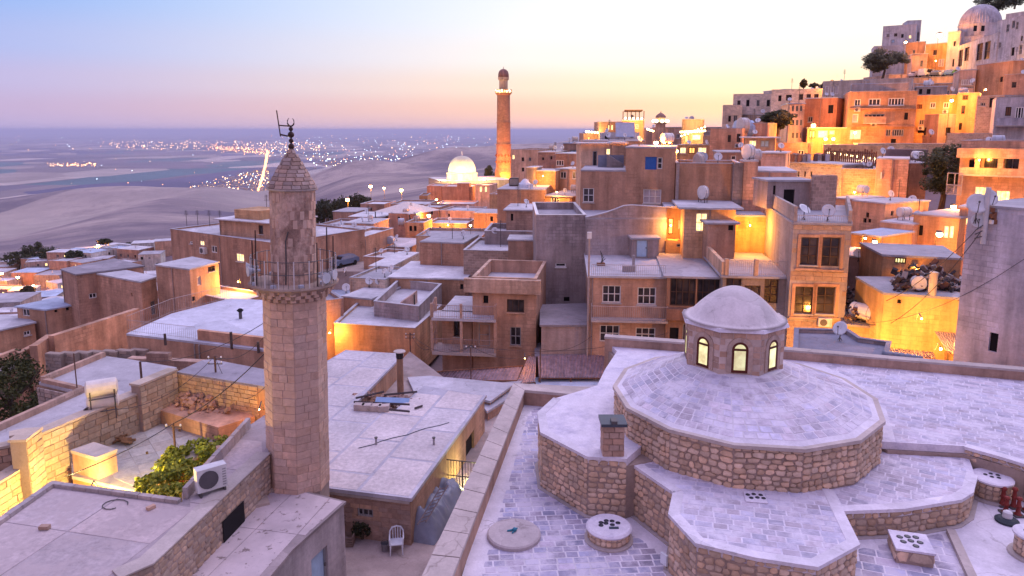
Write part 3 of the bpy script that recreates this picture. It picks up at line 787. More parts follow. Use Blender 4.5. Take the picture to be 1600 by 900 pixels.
def tree(x, y, z, h, rx, rz, label, c1=(.03, .05, .015), c2=(.10, .11, .03), n=3500, leaf=.22, seed=1, group=None, shape=1.0, name='tree', trunk=True, zoff=None):
    rr = random.Random(seed); o = root(name, (x, y, z), label, 'tree', group)
    zc = z + h - rz if zoff is None else zoff
    if trunk:
        k = M(); k.tube([(x, y, z - .3), (x + .1 * rx, y, z + (zc - z) * .5), (x, y, zc)], [h * .04 + .05, h * .03 + .04, h * .02 + .02], 7)
        for t in range(6):
            a = t * 1.05 + rr.random(); k.tube([(x, y, z + (zc - z) * rr.uniform(.5, .9)), (x + rx * .35 * math.cos(a), y + rx * .35 * math.sin(a), zc), (x + rx * .7 * math.cos(a), y + rx * .7 * math.sin(a), zc + rz * rr.uniform(-.1, .6))], [h * .018 + .03, h * .012 + .02, .02], 5)
        k.build('trunk', flat((.10, .07, .05), 'bark', .9), o)
    cl = []
    for _ in range(64):
        while True:
            v = Vector((rr.uniform(-1, 1), rr.uniform(-1, 1), rr.uniform(-1, 1)))
            if v.length < 1: break
        v = v.normalized() * (v.length ** .45) * rr.uniform(.55, .98); v.z = v.z * .95
        cl.append((Vector((v.x * rx, v.y * rx, v.z * rz)), rr.uniform(.13, .30)))
    m = M()
    for _ in range(n):
        c, s_ = cl[rr.randrange(len(cl))]
        v = Vector((rr.gauss(0, 1), rr.gauss(0, 1), rr.gauss(0, 1))).normalized() * rr.random() ** .4
        p = Vector((x, y, zc)) + c + Vector((v.x * rx * s_, v.y * rx * s_, v.z * rz * s_))
        a = Vector((rr.gauss(0, 1), rr.gauss(0, 1), rr.gauss(0, 1))).normalized(); b = a.orthogonal().normalized(); L = leaf * rr.uniform(.6, 1.3)
        i = m.vs([p - a * L * .6, p + b * L * .33, p + a * L * .6, p - b * L * .33]); m.f.append((i, i + 1, i + 2, i + 3)); m.mi.append(0)
    m.build('crown', leafmat(c1, c2), o); return o
def car(x, y, z, az, col, label, group='cars parked on the upper street', L=4.2, van=False):
    o = root('parked_car', (x, y, z), label, 'car', group); e = Vector((math.cos(az), math.sin(az), 0)); n = Vector((-e.y, e.x, 0)); W = 1.7
    def P(a, b, c): q = Vector((x, y, z)) + e * a + n * b; return (q.x, q.y, z + c)
    H = 1.85 if van else 1.42
    prof = [(-L / 2, .35), (-L / 2, .85), (-L * .46, .95), (-L * .26, 1.0), (-L * .13, H), (L * .30, H), (L * .44, 1.0), (L / 2, .92), (L / 2, .35)]
    if van: prof = [(-L / 2, .35), (-L / 2, .9), (-L * .42, 1.05), (-L * .30, H), (L * .48, H), (L / 2, 1.1), (L / 2, .35)]
    m = M(); a = m.vs([P(u, -W / 2 * (1 if w < 1.05 else .84), w) for u, w in prof]); b = m.vs([P(u, W / 2 * (1 if w < 1.05 else .84), w) for u, w in prof]); k = len(prof)
    for i in range(k):
        j = (i + 1) % k; m.f.append((a + i, a + j, b + j, b + i)); m.mi.append(0)
    m.f.append(tuple(range(a, a + k))[::-1]); m.f.append(tuple(range(b, b + k))); m.mi += [0, 0]
    m.build('body', flat(col, 'car_paint', .3, .1), o)
    for sgn in (-1, 1):
        g = M(); w0, w1 = 1.06, H - .1; t = W / 2 * .93 * sgn
        g.face([P(-L * .20, t, w0), P(-L * .11, t * .93, w1), P(L * .27, t * .93, w1), P(L * .37, t, w0)][::sgn]); g.build('side_window', GLASS, o)
        for u in (-L * .31, L * .31):
            q = P(u, W / 2 * .9 * sgn, .32); wh = M(); wh.tube([Vector(q) - n * .1, Vector(q) + n * .1], .32, 12); wh.build('wheel', flat((.02, .02, .02), 'tyre', .8), o)
    for u0, w0, u1, w1 in ((-L * .262, 1.02, -L * .142, H - .06), (L * .43, 1.02, L * .315, H - .06)) if not van else ((-L * .425, 1.08, -L * .31, H - .1),):
        g = M(); s_ = .02 if u0 < 0 else -.02
        g.face([P(u0 - s_, -W * .4, w0), P(u1 - s_, -W * .36, w1), P(u1 - s_, W * .36, w1), P(u0 - s_, W * .4, w0)]); g.build('windscreen', GLASS, o)
    for sgn in (-1, 1):
        M().box(P(-L / 2 - .012, .62 * sgn - .15, .66), n, (0, 0, 1), .3, .16, .02).build('headlight', flat((.7, .7, .68), 'lens', .2), o)
    return o
def antenna(x, y, z, h, label):
    o = root('antenna', (x, y, z), label, 'antenna', 'antennas and poles on the roofs'); m = M(); m.tube([(x, y, z), (x, y, z + h)], .035, 5); m.build('mast', METAL, o); k = M()
    for t in range(5): k.tube([(x - .3 + t * .02, y, z + h * (.72 + .06 * t)), (x + .3 - t * .02, y, z + h * (.72 + .06 * t))], .018, 4)
    k.build('crossbars', METAL, o); return o
# ================================================================== the mosque in front
LIME = key('limeworn', lambda: (lambda b: (lambda n1, n2, n3: (b.col(b.scale(b.mix(b.rng(n1, .5, .66, 0, .75), (.66, .61, .68), (.46, .425, .54)), b.math('MULTIPLY', b.rng(n2, .3, .7, .85, 1.1), b.rng(n3, .3, .7, .92, 1.06)))), b.bump(b.math('ADD', n2, n3), .3, .02), b.m)[-1])(b.noise(b.pos(), .9, 7, .72), b.noise(b.pos(), 2.4, 5, .7), b.noise(b.pos(), 15, 3, .6)))(NB('worn_lime'))); MORT = screed((.47, .40, .38), 'mortar'); PAVE = piece((.42, .385, .50), 'paver_stone', .32, .07, (.58, .53, .61)); PAVE2 = piece((.53, .48, .575), 'roof_slab', .22, .05, (.66, .61, .68))
JOINT = screed((.66, .61, .67), 'pale_joint', .12)
RUB = piece((.64, .455, .33), 'field_stone', .30, .07); ASH = piece((.52, .34, .26), 'ashlar', .22, .06); COPE = screed((.50, .42, .39), 'coping_stone', .18); WALLM = screed((.36, .27, .23), 'wall_mortar', .2)
def px(pts, z): return [XY(a, b, z) for a, b in pts]
mq = root('domed_mosque', (8, 24, -20), 'stone mosque with stepped polygonal roofs and small white cupola', 'mosque')
Z0, ZM, ZF, ZR, Z2 = -12.0, -10.0, -10.3, -10.38, -11.2
# left terrace
T0 = ccw(px([(688, 1010), (812, 606), (985, 600), (1110, 660), (1110, 1010)], Z0))
M().prism(T0, -20, Z0).build('terrace', JOINT, mq)
PV0 = ccw(px([(722, 1000), (828, 640), (880, 632), (852, 690), (850, 768), (918, 812), (1000, 842), (1060, 880), (1060, 1000)], Z0))
pave(mq, PV0, Z0, math.radians(4), .44, .28, .05, PAVE, cap=300, lift=.005, jit=.002, keep=lambda q: proj((q[0][0], q[0][1], Z0))[1] < 960, jw=.25)
# parapet of the terrace
zP = -11.3
o1 = px([(632, 960), (803, 599)], zP); i1 = px([(682, 960), (819, 609)], zP); o2 = px([(946, 606)], zP); i2 = px([(934, 619)], zP)
po, pi = [o1[0], o1[1], o2[0]], [i1[0], i1[1], i2[0]]
m = M()
for k in range(2):
    q = ccw([po[k], po[k + 1], pi[k + 1], pi[k]]); m.prism(q, Z0 - .4 if k else -20, zP - .12)
m.build('parapet', plaster((.42, .33, .29)), mq)
for k in range(2):
    a0, a1, b0, b1 = Vector(po[k]), Vector(po[k + 1]), Vector(pi[k]), Vector(pi[k + 1]); n = max(2, int((a1 - a0).length / 1.15))
    for t in range(n):
        g_ = .006
        q = [a0.lerp(a1, t / n + g_ / 2), a0.lerp(a1, (t + 1) / n - g_ / 2), b0.lerp(b1, (t + 1) / n - g_ / 2), b0.lerp(b1, t / n + g_ / 2)]
        q = inset(ccw([tuple(v) for v in q]), -.025)
        if k == 1 and t == 0: q = [(x + .03, y) for x, y in q]
        M().prism(q, zP - .118, zP + RND.uniform(-.006, .006)).build('coping_slab', COPE, mq)
# main roof level: left octagon, apron behind the drum, right roof
oct_px = [(868, 622), (843, 645), (848, 675), (919, 712), (980, 716)]
main = ccw(px(oct_px + [(1010, 690), (1150, 650), (1381, 690), (1508, 697), (1562, 712), (1660, 742), (1900, 742), (1900, 585), (1600, 579), (1240, 551), (945, 530), (964, 549), (946, 576), (933, 602), (905, 611)], ZM))
M().prism(main, ZM - .25, ZM).build('main_roof', LIME, mq)
M().prism(ccw(px([(1388, 692), (1508, 698), (1560, 713), (1660, 743), (1890, 743), (1890, 588), (1250, 562), (1300, 640)], ZM)), -20, ZM - .26).build('right_core', WALLM, mq)
core = M(); core.prism(ccw(px(oct_px + [(1100, 690), (1240, 560), (945, 535), (960, 550), (946, 576), (933, 602), (905, 611)], ZM)), -20, ZM - .26).build('wall_core', WALLM, mq)
def stone_wall(name, pts, z, zb, mat=RUB, inn=.0, seed=1, cope=True, proud=.05, base=True, rh=(.14, .23)):
    q = px(pts, z); w = M()
    for a, b in zip(q, q[1:]):
        e = (Vector(b) - Vector(a)).normalized(); n = Vector((e.y, -e.x))
        w.face([(a[0] + n.x * .01, a[1] + n.y * .01, zb), (b[0] + n.x * .01, b[1] + n.y * .01, zb), (b[0] + n.x * .01, b[1] + n.y * .01, z - .26 if cope else z), (a[0] + n.x * .01, a[1] + n.y * .01, z - .26 if cope else z)])
    o = w.build(name, WALLM, mq)
    for k, (a, b) in enumerate(zip(q, q[1:])): rubble(o, a, b, zb, z - .1, mat, seed=seed * 10 + k, proud=proud, rh=rh, rw=(.17, .38))
    if cope: strip(q, -.22, .085, z - .085, z + .012).build('rim', JOINT, mq)
    if base: strip(q, .012, .16, zb - .02, zb + .03).build('skirting', MORT, mq)
    return o
stone_wall('octagon_wall', oct_px, ZM, Z0, seed=3)
# front apse and walkway
F_px = [(978, 716), (1056, 769), (1049, 803), (1090, 847), (1182, 869), (1275, 883), (1338, 849), (1292, 757)]
fpoly = ccw(px(F_px + [(1150, 690)], ZF))
M().prism(fpoly, -20, ZF).build('apse_roof', LIME, mq)
pave(mq, inset(fpoly, .22), ZF, math.radians(-14), .42, .27, .045, PAVE2, cap=260, lift=.005, jit=.002, jw=.2)
stone_wall('walkway_wall', [(984, 720), (1056, 769)], ZF, Z0, seed=5)
stone_wall('apse_wall', [(1056, 769), (1049, 803), (1090, 847), (1182, 869), (1275, 883), (1338, 849), (1297, 765)], ZF, Z0, seed=6)
R_px = [(1288, 757), (1309, 797), (1410, 793), (1498, 779), (1516, 768), (1523, 742), (1508, 698)]
rpoly = ccw(px(R_px + [(1375, 692), (1230, 690)], ZR))
M().prism(rpoly, -20, ZR).build('side_roof', LIME, mq)
pave(mq, inset(rpoly, .2), ZR, math.radians(-32), .42, .27, .045, PAVE2, cap=200, lift=.005, jit=.002, jw=.2)
stone_wall('side_wall', R_px[1:6], ZR, Z2, seed=8)
# right roof slabs
T1 = ccw(px([(1400, 690), (1508, 695), (1562, 710), (1650, 738), (1780, 738), (1780, 600), (1600, 586), (1260, 560), (1330, 590), (1385, 640)], ZM))
pave(mq, T1, ZM, math.radians(-32), .46, .27, .045, PAVE2, cap=0, lift=.005, jit=.002, jw=.2)
# low terrace at the right
T2 = ccw(px([(1290, 760), (1523, 700), (1900, 700), (1900, 1040), (1240, 1040)], Z2))
M().prism(T2, -20, Z2).build('lower_terrace', JOINT, mq)
pave(mq, ccw(px([(1342, 858), (1478, 832), (1512, 905), (1540, 960), (1300, 960)], Z2)), Z2, math.radians(-20), .50, .36, .045, PAVE, cap=120, lift=.005, jit=.002, jw=.2)
ka, kb = XY(1478, 832, Z2), XY(1535, 960, Z2); ke = (Vector(kb) - Vector(ka)).normalized(); kn = Vector((-ke.y, ke.x))
M().prism(ccw([ka, kb, tuple(Vector(kb) + kn * .22), tuple(Vector(ka) + kn * .22)]), Z2 - .1, Z2 + .13).build('kerb', COPE, mq)
stone_wall('niche_wall', [(1508, 697), (1562, 712), (1660, 742)], ZM, Z2, seed=9, base=False)
# far parapet of the right roof
pa = px([(945, 526), (1240, 547), (1600, 578), (1800, 592)], -9.55); m = M(); cpm = []
for a, b in zip(pa, pa[1:]):
    e = (Vector(b) - Vector(a)).normalized(); n = Vector((-e.y, e.x)); a2, b2 = Vector(a), Vector(b)
    m.prism(ccw([a, b, tuple(b2 + n * .4), tuple(a2 + n * .4)]), -20, -9.64)
    L = (b2 - a2).length; k = int(L / 1.1)
    for t in range(k):
        q = inset(ccw([tuple(a2.lerp(b2, (t + .006) / k)), tuple(a2.lerp(b2, (t + .994) / k)), tuple(a2.lerp(b2, (t + .994) / k) + n * .4), tuple(a2.lerp(b2, (t + .006) / k) + n * .4)]), -.03)
        M().prism(q, -9.638, -9.55 + RND.uniform(-.005, .005)).build('coping_slab', COPE, mq)
m.build('back_parapet', plaster((.42, .33, .29)), mq)
# the drum
DC = (7.72, 23.75); DRr = 4.32; NS = 14; ZD = -8.95; ZB = -8.02
DC = XY(1172, 632, ZD)
DC = (DC[0] + .08, DC[1] + 1.08)
def dpt(k, r, rot=math.radians(-90 + 5)): a = 2 * math.pi * k / NS + rot; return (DC[0] + r * math.cos(a), DC[1] + r * math.sin(a))
drum = M().prism([dpt(k, DRr) for k in range(NS)], ZR - .4, ZD - .1).build('drum', WALLM, mq)
for k in range(NS):
    a = 2 * math.pi * (k + .5) / NS + math.radians(-85)
    if math.sin(a) < .45: rubble(drum, dpt(k, DRr + .005), dpt(k + 1, DRr + .005), ZR + .02, ZD - .1, RUB, seed=300 + k, rh=(.14, .23), rw=(.17, .38))
M().ring([dpt(k, DRr + .10) for k in range(NS)], [dpt(k, DRr - .2) for k in range(NS)], ZD - .098, ZD + .01).build('drum_rim', COPE, mq)
CR = 1.72                                            # cupola
CC = XY(1160, 575, -8.0); CC = (CC[0], CC[1] + 1.15)
def ctop(k): a = 2 * math.pi * k / NS + math.radians(-85); return (CC[0] + (CR - .3) * math.cos(a), CC[1] + (CR - .3) * math.sin(a))
cm = M(); cm.prism([dpt(k, DRr - .02) for k in range(NS)], ZD - .004, ZB, top=[ctop(k) for k in range(NS)], bottom=False); cm.build('conical_roof', JOINT, mq)
slabs = []; rows = 10; rr = random.Random(8)
def cone(k, s_): return Vector(dpt(k, DRr - .02)).lerp(Vector(ctop(k)), s_)
for k in range(NS):
    for t in range(rows):
        so, si = .07 + .83 * t / rows + .006, .07 + .83 * (t + 1) / rows - .006
        A, B, C_, D = cone(k, so), cone(k + 1, so), cone(k + 1, si), cone(k, si); zo, zi = ZD - .004 + (ZB - ZD) * so, ZD - .004 + (ZB - ZD) * si
        L = (B - A).length; n = max(1, round(L / .36)); cuts = [0] + sorted((i + (.28 if t % 2 else -.12) + rr.uniform(-.1, .1)) / n for i in range(1, n)) + [1]
        for u0, u1 in zip(cuts, cuts[1:]):
            ga = .024 / max(L, .2)
            q = [A.lerp(B, u0 + ga), A.lerp(B, u1 - ga), D.lerp(C_, u1 - ga), D.lerp(C_, u0 + ga)]
            dz = rr.uniform(-.002, .003) + .007
            slabs.append(([tuple(v) for v in q], [zo + dz, zo + dz, zi + dz, zi + dz]))
lay(mq, slabs, PAVE2, 'paver', 300, thick=.02)
# cupola
def cpt(k, r, rot=math.radians(-90 + 22.5 - 9)): a = 2 * math.pi * k / 8 + rot; return (CC[0] + r * math.cos(a), CC[1] + r * math.sin(a))
cup = M().prism([cpt(k, CR) for k in range(8)], -8.4, -6.62).build('cupola_wall', screed((.58, .46, .41), 'pale_mortar', .15), mq)
WINMAT = flat((.10, .022, .012), 'brown_frame', .45)
for k in range(8):
    p0, p1 = cpt(k, CR + .004), cpt(k + 1, CR + .004); e = Vector((p1[0] - p0[0], p1[1] - p0[1])); L = e.length; e.normalize(); n = Vector((e.y, -e.x))
    wm = L / 2; ww, wz0, wz1 = .30, -8.02, -7.22
    blocks(cup, p0, p1, -8.15, -6.66, ASH, bh=.21, bw=(.26, .46), proud=.008, gap=.028, seed=70 + k, skip=lambda a, b, c, d: a < wm + ww and b > wm - ww and c < wz1 + ww * .8 and d > wz0)
    w = M(); P = lambda u, z, d: (p0[0] + e.x * u + n.x * d, p0[1] + e.y * u + n.y * d, z)
    def arch(r, z0, z1, d): return [P(wm - r, z0, d), P(wm + r, z0, d)] + [P(wm + r * math.cos(t * math.pi / 10), z1 + r * math.sin(t * math.pi / 10), d) for t in range(11)]
    def band(mm, ro, ri, z0o, z0i, z1, d0, d1):
        A, B = arch(ro, z0o, z1, d1), arch(ri, z0i, z1, d1); A0 = arch(ro, z0o, z1, d0); B0 = arch(ri, z0i, z1, d0)
        for i in range(len(A)):
            j = (i + 1) % len(A); mm.face([A[i], A[j], B[j], B[i]]); mm.face([A0[i], A0[j], A[j], A[i]]); mm.face([B[i], B[j], B0[j], B0[i]])
    s_ = M(); band(s_, .42, .265, wz0 - .0, wz0 - .0, wz1, 0, .035); s_.build('window_surround', piece((.47, .34, .28), 'arch_stone', .15, .04), mq)
    band(w, .262, .185, wz0, wz0 + .09, wz1, -.02, .028); w.box(P(wm - .2, wz1 - .04, .0), (e.x, e.y, 0), (0, 0, 1), .4, .075, .026)
    fo = w.build('window', WINMAT, mq)
    pn = M(); pn.face(arch(.19, wz0 + .06, wz1, .012)); pn.build('pane', litpane((.95, 1, .50), .25 if k == 1 else (.5 if k == 7 else .8)), fo)
m = M(); m.prism([cpt(k, CR + .16) for k in range(8)], -6.618, -6.50, top=[cpt(k, CR + .10) for k in range(8)]); m.build('eave', LIME, mq)
m = M(); prof = [(CR + .06, -6.499), (1.60, -6.47), (1.52, -6.42)]
for t in range(1, 13):
    r_ = 1.47 * (1 - t / 12); prof.append((max(r_, .003), -6.40 + 1.0 * (1 - (r_ / 1.5) ** 1.85)))
m.lathe((CC[0], CC[1], 0), prof, 40); m.build('dome', screed((.60, .54, .55), 'dome_render', .12), mq, True)
# chimney on the octagon
cx, cy_ = XY(958, 713, ZM); w = .31
ch = M().cbox(cx - w + .02, cx + w - .02, cy_ - .02, cy_ + 2 * w - .06, ZM, -9.02).build('chimney', WALLM, mq)
for a, b in (((cx - w, cy_ - .04), (cx + w, cy_ - .04)), ((cx - w, cy_ + 2 * w - .04), (cx - w, cy_ - .04)), ((cx + w, cy_ - .04), (cx + w, cy_ + 2 * w - .04))):
    blocks(ch, a, b, ZM, -9.0, ASH, bh=.2, bw=(.26, .4), proud=.02, gap=.016, seed=int(a[0] * 10))
M().cbox(cx - w - .09, cx + w + .09, cy_ - .13, cy_ + 2 * w + .02, -8.995, -8.90).build('chimney_cap', flat((.06, .07, .09), 'slate_cap', .4), ch)
M().cbox(cx - .09, cx + .09, cy_ - .14, cy_ + .16, -8.898, -8.80).build('flue', METAL, ch)
# roof hatches with bull's-eye glasses
def eyes(parent, c, z, pts, r=.075):
    for a, b in pts: M().lathe((c[0] + a, c[1] + b, z), [(r, 0), (r, .012), (r * .7, .022)], 12).build('glass_eye', flat((.03, .03, .045), 'bullseye_glass', .15), parent)
hc = XY(803, 838, Z0); o = root('roof_hatch', (*hc, Z0), 'low round plastered hatch cover on the paved terrace with a small blue tap', 'hatch')
M().lathe((*hc, Z0 + .005), [(.80, 0), (.80, .09), (.76, .13), (.1, .16)], 36).build('cover', screed((.50, .43, .43), 'hatch_plaster', .12), o)
k = M(); k.tube([(hc[0] - .2, hc[1], Z0 + .17), (hc[0] + .05, hc[1] + .02, Z0 + .22)], .03, 6); k.ball((hc[0] + .02, hc[1], Z0 + .22), .07, 8, 5); k.tube([(hc[0] - .05, hc[1] - .12, Z0 + .18), (hc[0] + .1, hc[1] + .1, Z0 + .21)], .025, 5); k.build('tap', flat((.03, .16, .24), 'teal_valve', .4), o)
vc = XY(951, 842, Z0); o = root('roof_vent', (*vc, Z0), 'round stone roof vent with seven dark glass eyes beside the octagon wall', 'vent')
M().lathe((*vc, Z0 + .004), [(.72, 0), (.72, .05), (.6, .06)], 30).build('base', MORT, o)
d_ = M().lathe((*vc, Z0), [(.60, .05), (.60, .36)], 24).build('drum', WALLM, o)
for t in range(24):
    a, b = 2 * math.pi * t / 24, 2 * math.pi * (t + 1) / 24
    if math.sin((a + b) / 2) < .3: rubble(d_, (vc[0] + .605 * math.cos(a), vc[1] + .605 * math.sin(a)), (vc[0] + .605 * math.cos(b), vc[1] + .605 * math.sin(b)), Z0 + .07, Z0 + .36, RUB, rh=(.12, .18), rw=(.2, .3), proud=.03, seed=500 + t)
M().lathe((*vc, Z0), [(.67, .36), (.68, .40), (.62, .45)], 30).build('cap', LIME, o)
eyes(o, vc, Z0 + .45, [(-.22, .12), (-.05, .22), (.12, .2), (-.24, -.03), (-.08, .08), (.1, 0), (.28, .1)]); M().cbox(vc[0] - .02, vc[0] + .26, vc[1] - .22, vc[1] - .14, Z0 + .45, Z0 + .48).build('glass_strip', flat((.05, .07, .09), 'strip_glass', .2), o)
fc = XY(1180, 778, ZF); o = root('roof_light', (*fc, ZF), 'flat patch of six dark glass eyes set in the apse roof', 'roof light')
M().lathe((*fc, ZF + .012), [(.42, 0), (.42, .02), (.40, .03)], 4, a0=.6).build('plate', LIME, o); eyes(o, fc, ZF + .042, [(-.18, .1), (0, .13), (.18, .08), (-.14, -.08), (.04, -.06), (.2, -.1)], .062)
sc_ = XY(1425, 872, Z2); o = root('roof_vent', (*sc_, Z2), 'square stone roof vent with seven dark glass eyes on the lower terrace', 'vent')
sqa = math.radians(-16)
def sq(h): return [(sc_[0] + h * math.cos(sqa + q), sc_[1] + .1 + h * math.sin(sqa + q)) for q in (math.pi * .25, math.pi * .75, math.pi * 1.25, math.pi * 1.75)]
d_ = M().prism(sq(.62), Z2, Z2 + .36).build('base', WALLM, o); s4 = sq(.625)
for t in range(4): rubble(d_, s4[t], s4[(t + 1) % 4], Z2 + .02, Z2 + .36, RUB, proud=.03, seed=600 + t)
M().prism(sq(.66), Z2 + .362, Z2 + .42).build('cap', LIME, o); eyes(o, (sc_[0], sc_[1] + .1), Z2 + .42, [(-.2, .2), (.02, .22), (.22, .18), (-.22, -.02), (0, .02), (.2, -.06), (0, -.22)], .08)
for (hx, hy, rr_, lab) in ((1547, 775, .52, 'round stone roof vent tucked into the corner of the right roof'), (1612, 868, .42, 'small round stone vent cut by the right edge of the picture')):
    vc = XY(hx, hy, Z2); o = root('roof_vent', (*vc, Z2), lab, 'vent')
    M().lathe((*vc, Z2 + .004), [(rr_ + .14, 0), (rr_ + .12, .05), (rr_, .06)], 26).build('base', MORT, o)
    d_ = M().lathe((*vc, Z2), [(rr_, .05), (rr_, .58)], 20).build('drum', WALLM, o)
    for t in range(18):
        a, b = 2 * math.pi * t / 18, 2 * math.pi * (t + 1) / 18
        if math.sin((a + b) / 2) < .4: rubble(d_, (vc[0] + (rr_ + .004) * math.cos(a), vc[1] + (rr_ + .004) * math.sin(a)), (vc[0] + (rr_ + .004) * math.cos(b), vc[1] + (rr_ + .004) * math.sin(b)), Z2 + .07, Z2 + .58, RUB, rh=(.14, .2), rw=(.15, .25), proud=.03, seed=640 + t)
    M().lathe((*vc, Z2), [(rr_ + .06, .58), (rr_ + .06, .63), (rr_, .66)], 26).build('cap', LIME, o)
    eyes(o, vc, Z2 + .66, [(-.15, .1), (.05, .15), (.2, .05), (-.05, -.05), (.12, -.12)], .06)
# red turned posts stored in the corner
for k, (qx, qy, hh) in enumerate(((1566, 790, .62), (1571, 802, .55), (1583, 793, .66), (1590, 806, .60), (1603, 799, .58))):
    p = XY(qx, qy, Z2); o = root('red_post', (*p, Z2), 'short red turned post, %s from the left in the terrace corner' % ordinal(k + 1), 'post', 'red posts stored on the terrace')
    M().lathe((*p, Z2), [(.10, 0), (.11, .05), (.07, .08), (.055, hh * .45), (.085, hh * .5), (.06, hh * .56), (.05, hh * .8), (.085, hh * .86), (.07, hh * .95), (.02, hh)], 14).build('shaft', flat((.20, .03, .025), 'red_paint', .5), o, True)
    M().cbox(p[0] - .14, p[0] + .14, p[1] - .14, p[1] + .14, Z2 + .002, Z2 + .05).build('foot_plate', METAL, o)
p = XY(1573, 815, Z2); o = root('warning_beacon', (*p, Z2), 'grey and white ringed beacon on a dark round base beside the red posts', 'beacon')
M().lathe((*p, Z2), [(.30, 0), (.31, .06), (.22, .12), (.12, .14)], 18).build('base', flat((.03, .04, .05), 'rubber', .6), o); M().lathe((*p, Z2), [(.13, .14), (.12, .30), (.06, .34)], 14).build('cone', flat((.55, .53, .55), 'grey_plastic', .5), o)
p = XY(1040, 884, Z0); o = root('floodlight', (*p, Z0), 'small white floodlight standing at the foot of the apse wall', 'floodlight')
M().box((p[0] - .1, p[1], Z0 + .12), (.5, -.86, 0), (0, .1, .99), .24, .3, .07).build('housing', flat((.68, .70, .76), 'white_housing', .4), o); M().tube([(p[0], p[1] - .1, Z0), (p[0], p[1] - .1, Z0 + .16)], .02, 5).build('stand', METAL, o)
p = atz(1600, 588, -10.0); o = root('floodlight', (p[0] - .35, p[1] - .6, ZM), 'white floodlight on the right roof against the back parapet', 'floodlight')
M().box((p[0] - .5, p[1] - .8, ZM + .1), (.9, -.43, 0), (0, .1, .99), .45, .36, .1).build('housing', flat((.68, .70, .76), 'white_housing', .4), o); M().tube([(p[0] - .3, p[1] - .8, ZM), (p[0] - .3, p[1] - .8, ZM + .16)], .02, 5).build('stand', METAL, o)
# lit grilled window in the right-hand niche wall
a_, b_ = Vector(XY(1562, 712, ZM)), Vector(XY(1660, 742, ZM)); e = (b_ - a_).normalized(); n = Vector((e.y, -e.x)); q = a_ + e * .75 + n * .07
w = M(); w.box((q.x, q.y, Z2 + .25), (e.x, e.y, 0), (0, 0, 1), .9, .06, .05); w.box((q.x, q.y, Z2 + .85), (e.x, e.y, 0), (0, 0, 1), .9, .06, .05)
for t in range(7): w.box((q.x + e.x * .14 * t, q.y + e.y * .14 * t, Z2 + .3), (e.x, e.y, 0), (0, 0, 1), .03, .56, .04)
for t in (.45, .65): w.box((q.x, q.y, Z2 + t), (e.x, e.y, 0), (0, 0, 1), .9, .03, .04)
fo = w.build('window_grille', METAL, mq); pn = M(); pn.box((q.x, q.y, Z2 + .3), (e.x, e.y, 0), (0, 0, 1), .9, .55, .012); pn.build('pane', LITY, fo)

# ================================================================== the near minaret
ZL = -13.6
mp = XY(461, 775, ZL); MC = (mp[0] - .16, mp[1] + 1.0)
mn = root('stone_minaret', (*MC, ZL), 'octagonal stone minaret with ringed balcony and conical brick cap', 'minaret')
zb_ = atY(455, 438, MC[1])[2]; AP = 1.06; RC = AP / math.cos(math.pi / 8); LEAN = .0
def mpt(k, r, rot=math.radians(-90 - 8)): a = 2 * math.pi * (k - .5) / 8 + rot; return (MC[0] + r * math.cos(a), MC[1] + r * math.sin(a))
MIN_ST = piece((.62, .42, .33), 'minaret_stone', .17, .05, (.54, .37, .30))
zs = zb_ - .62
shaft = M().prism([mpt(k, RC * 1.01) for k in range(8)], -17, zs, top=[mpt(k, RC * .985) for k in range(8)]).build('shaft', screed((.44, .34, .30), 'minaret_mortar', .2), mn)
NR = 25; hrow = (zs - ZL) / NR; rr = random.Random(4)
for r_ in range(NR):
    za = ZL + r_ * hrow
    for k in range(8):
        if k in (3, 4, 5): continue                       # the hidden back faces stay plain
        p0, p1 = Vector(mpt(k, RC * (1.008 - .022 * r_ / NR))), Vector(mpt(k + 1, RC * (1.008 - .022 * r_ / NR))); e = p1 - p0; L = e.length; e /= L; n = Vector((e.y, -e.x)); rz = math.atan2(e.y, e.x)
        cuts = [0] + rr.choice(([.5], [.38], [.62], [.3, .68], [.45], [.55])) + [1]
        for u0, u1 in zip(cuts, cuts[1:]):
            c = p0 + e * L * (u0 + u1) / 2
            inst('block', with_mat(BLOCK, MIN_ST), shaft, (c.x, c.y, za + hrow / 2), rz, (L * (u1 - u0) - .012, .014 + rr.uniform(-.006, .012), hrow - .012))
m = M(); m.prism([mpt(k, RC * .99) for k in range(8)], zs + .001, zb_ - .12, top=[mpt(k, RC * 1.36) for k in range(8)])
m.lathe((*MC, 0), [(RC * 1.36, zb_ - .118), (RC * 1.42, zb_ - .06), (RC * 1.40, zb_)], 16); m.build('corbel', screed((.40, .29, .24), 'weathered_corbel', .4), mn)
zt_ = atY(455, 297, MC[1])[2]; r2 = .80
cyl = M().lathe((*MC, 0), [(r2 * 1.02, zb_ - .05), (r2 * 1.0, zt_)], 28).build('drum', key('minpl', lambda: (lambda b: (lambda n1, n2, n3: (b.col(b.scale(b.mix(b.rng(n1, .44, .56, 0, 1), (.60, .42, .34), (.38, .24, .19)), b.math('MULTIPLY', b.rng(n2, .35, .6, .55, 1.12), b.rng(n3, .3, .7, .85, 1.1)))), b.bump(b.math('ADD', n2, n3), .7, .04), b.m)[-1])(b.noise(b.pos(), 1.0, 6, .7), b.noise(b.pos(1, 1, .55), 3.2, 7, .75), b.noise(b.pos(), 9, 4, .7)))(NB('weathered_stone'))), mn)
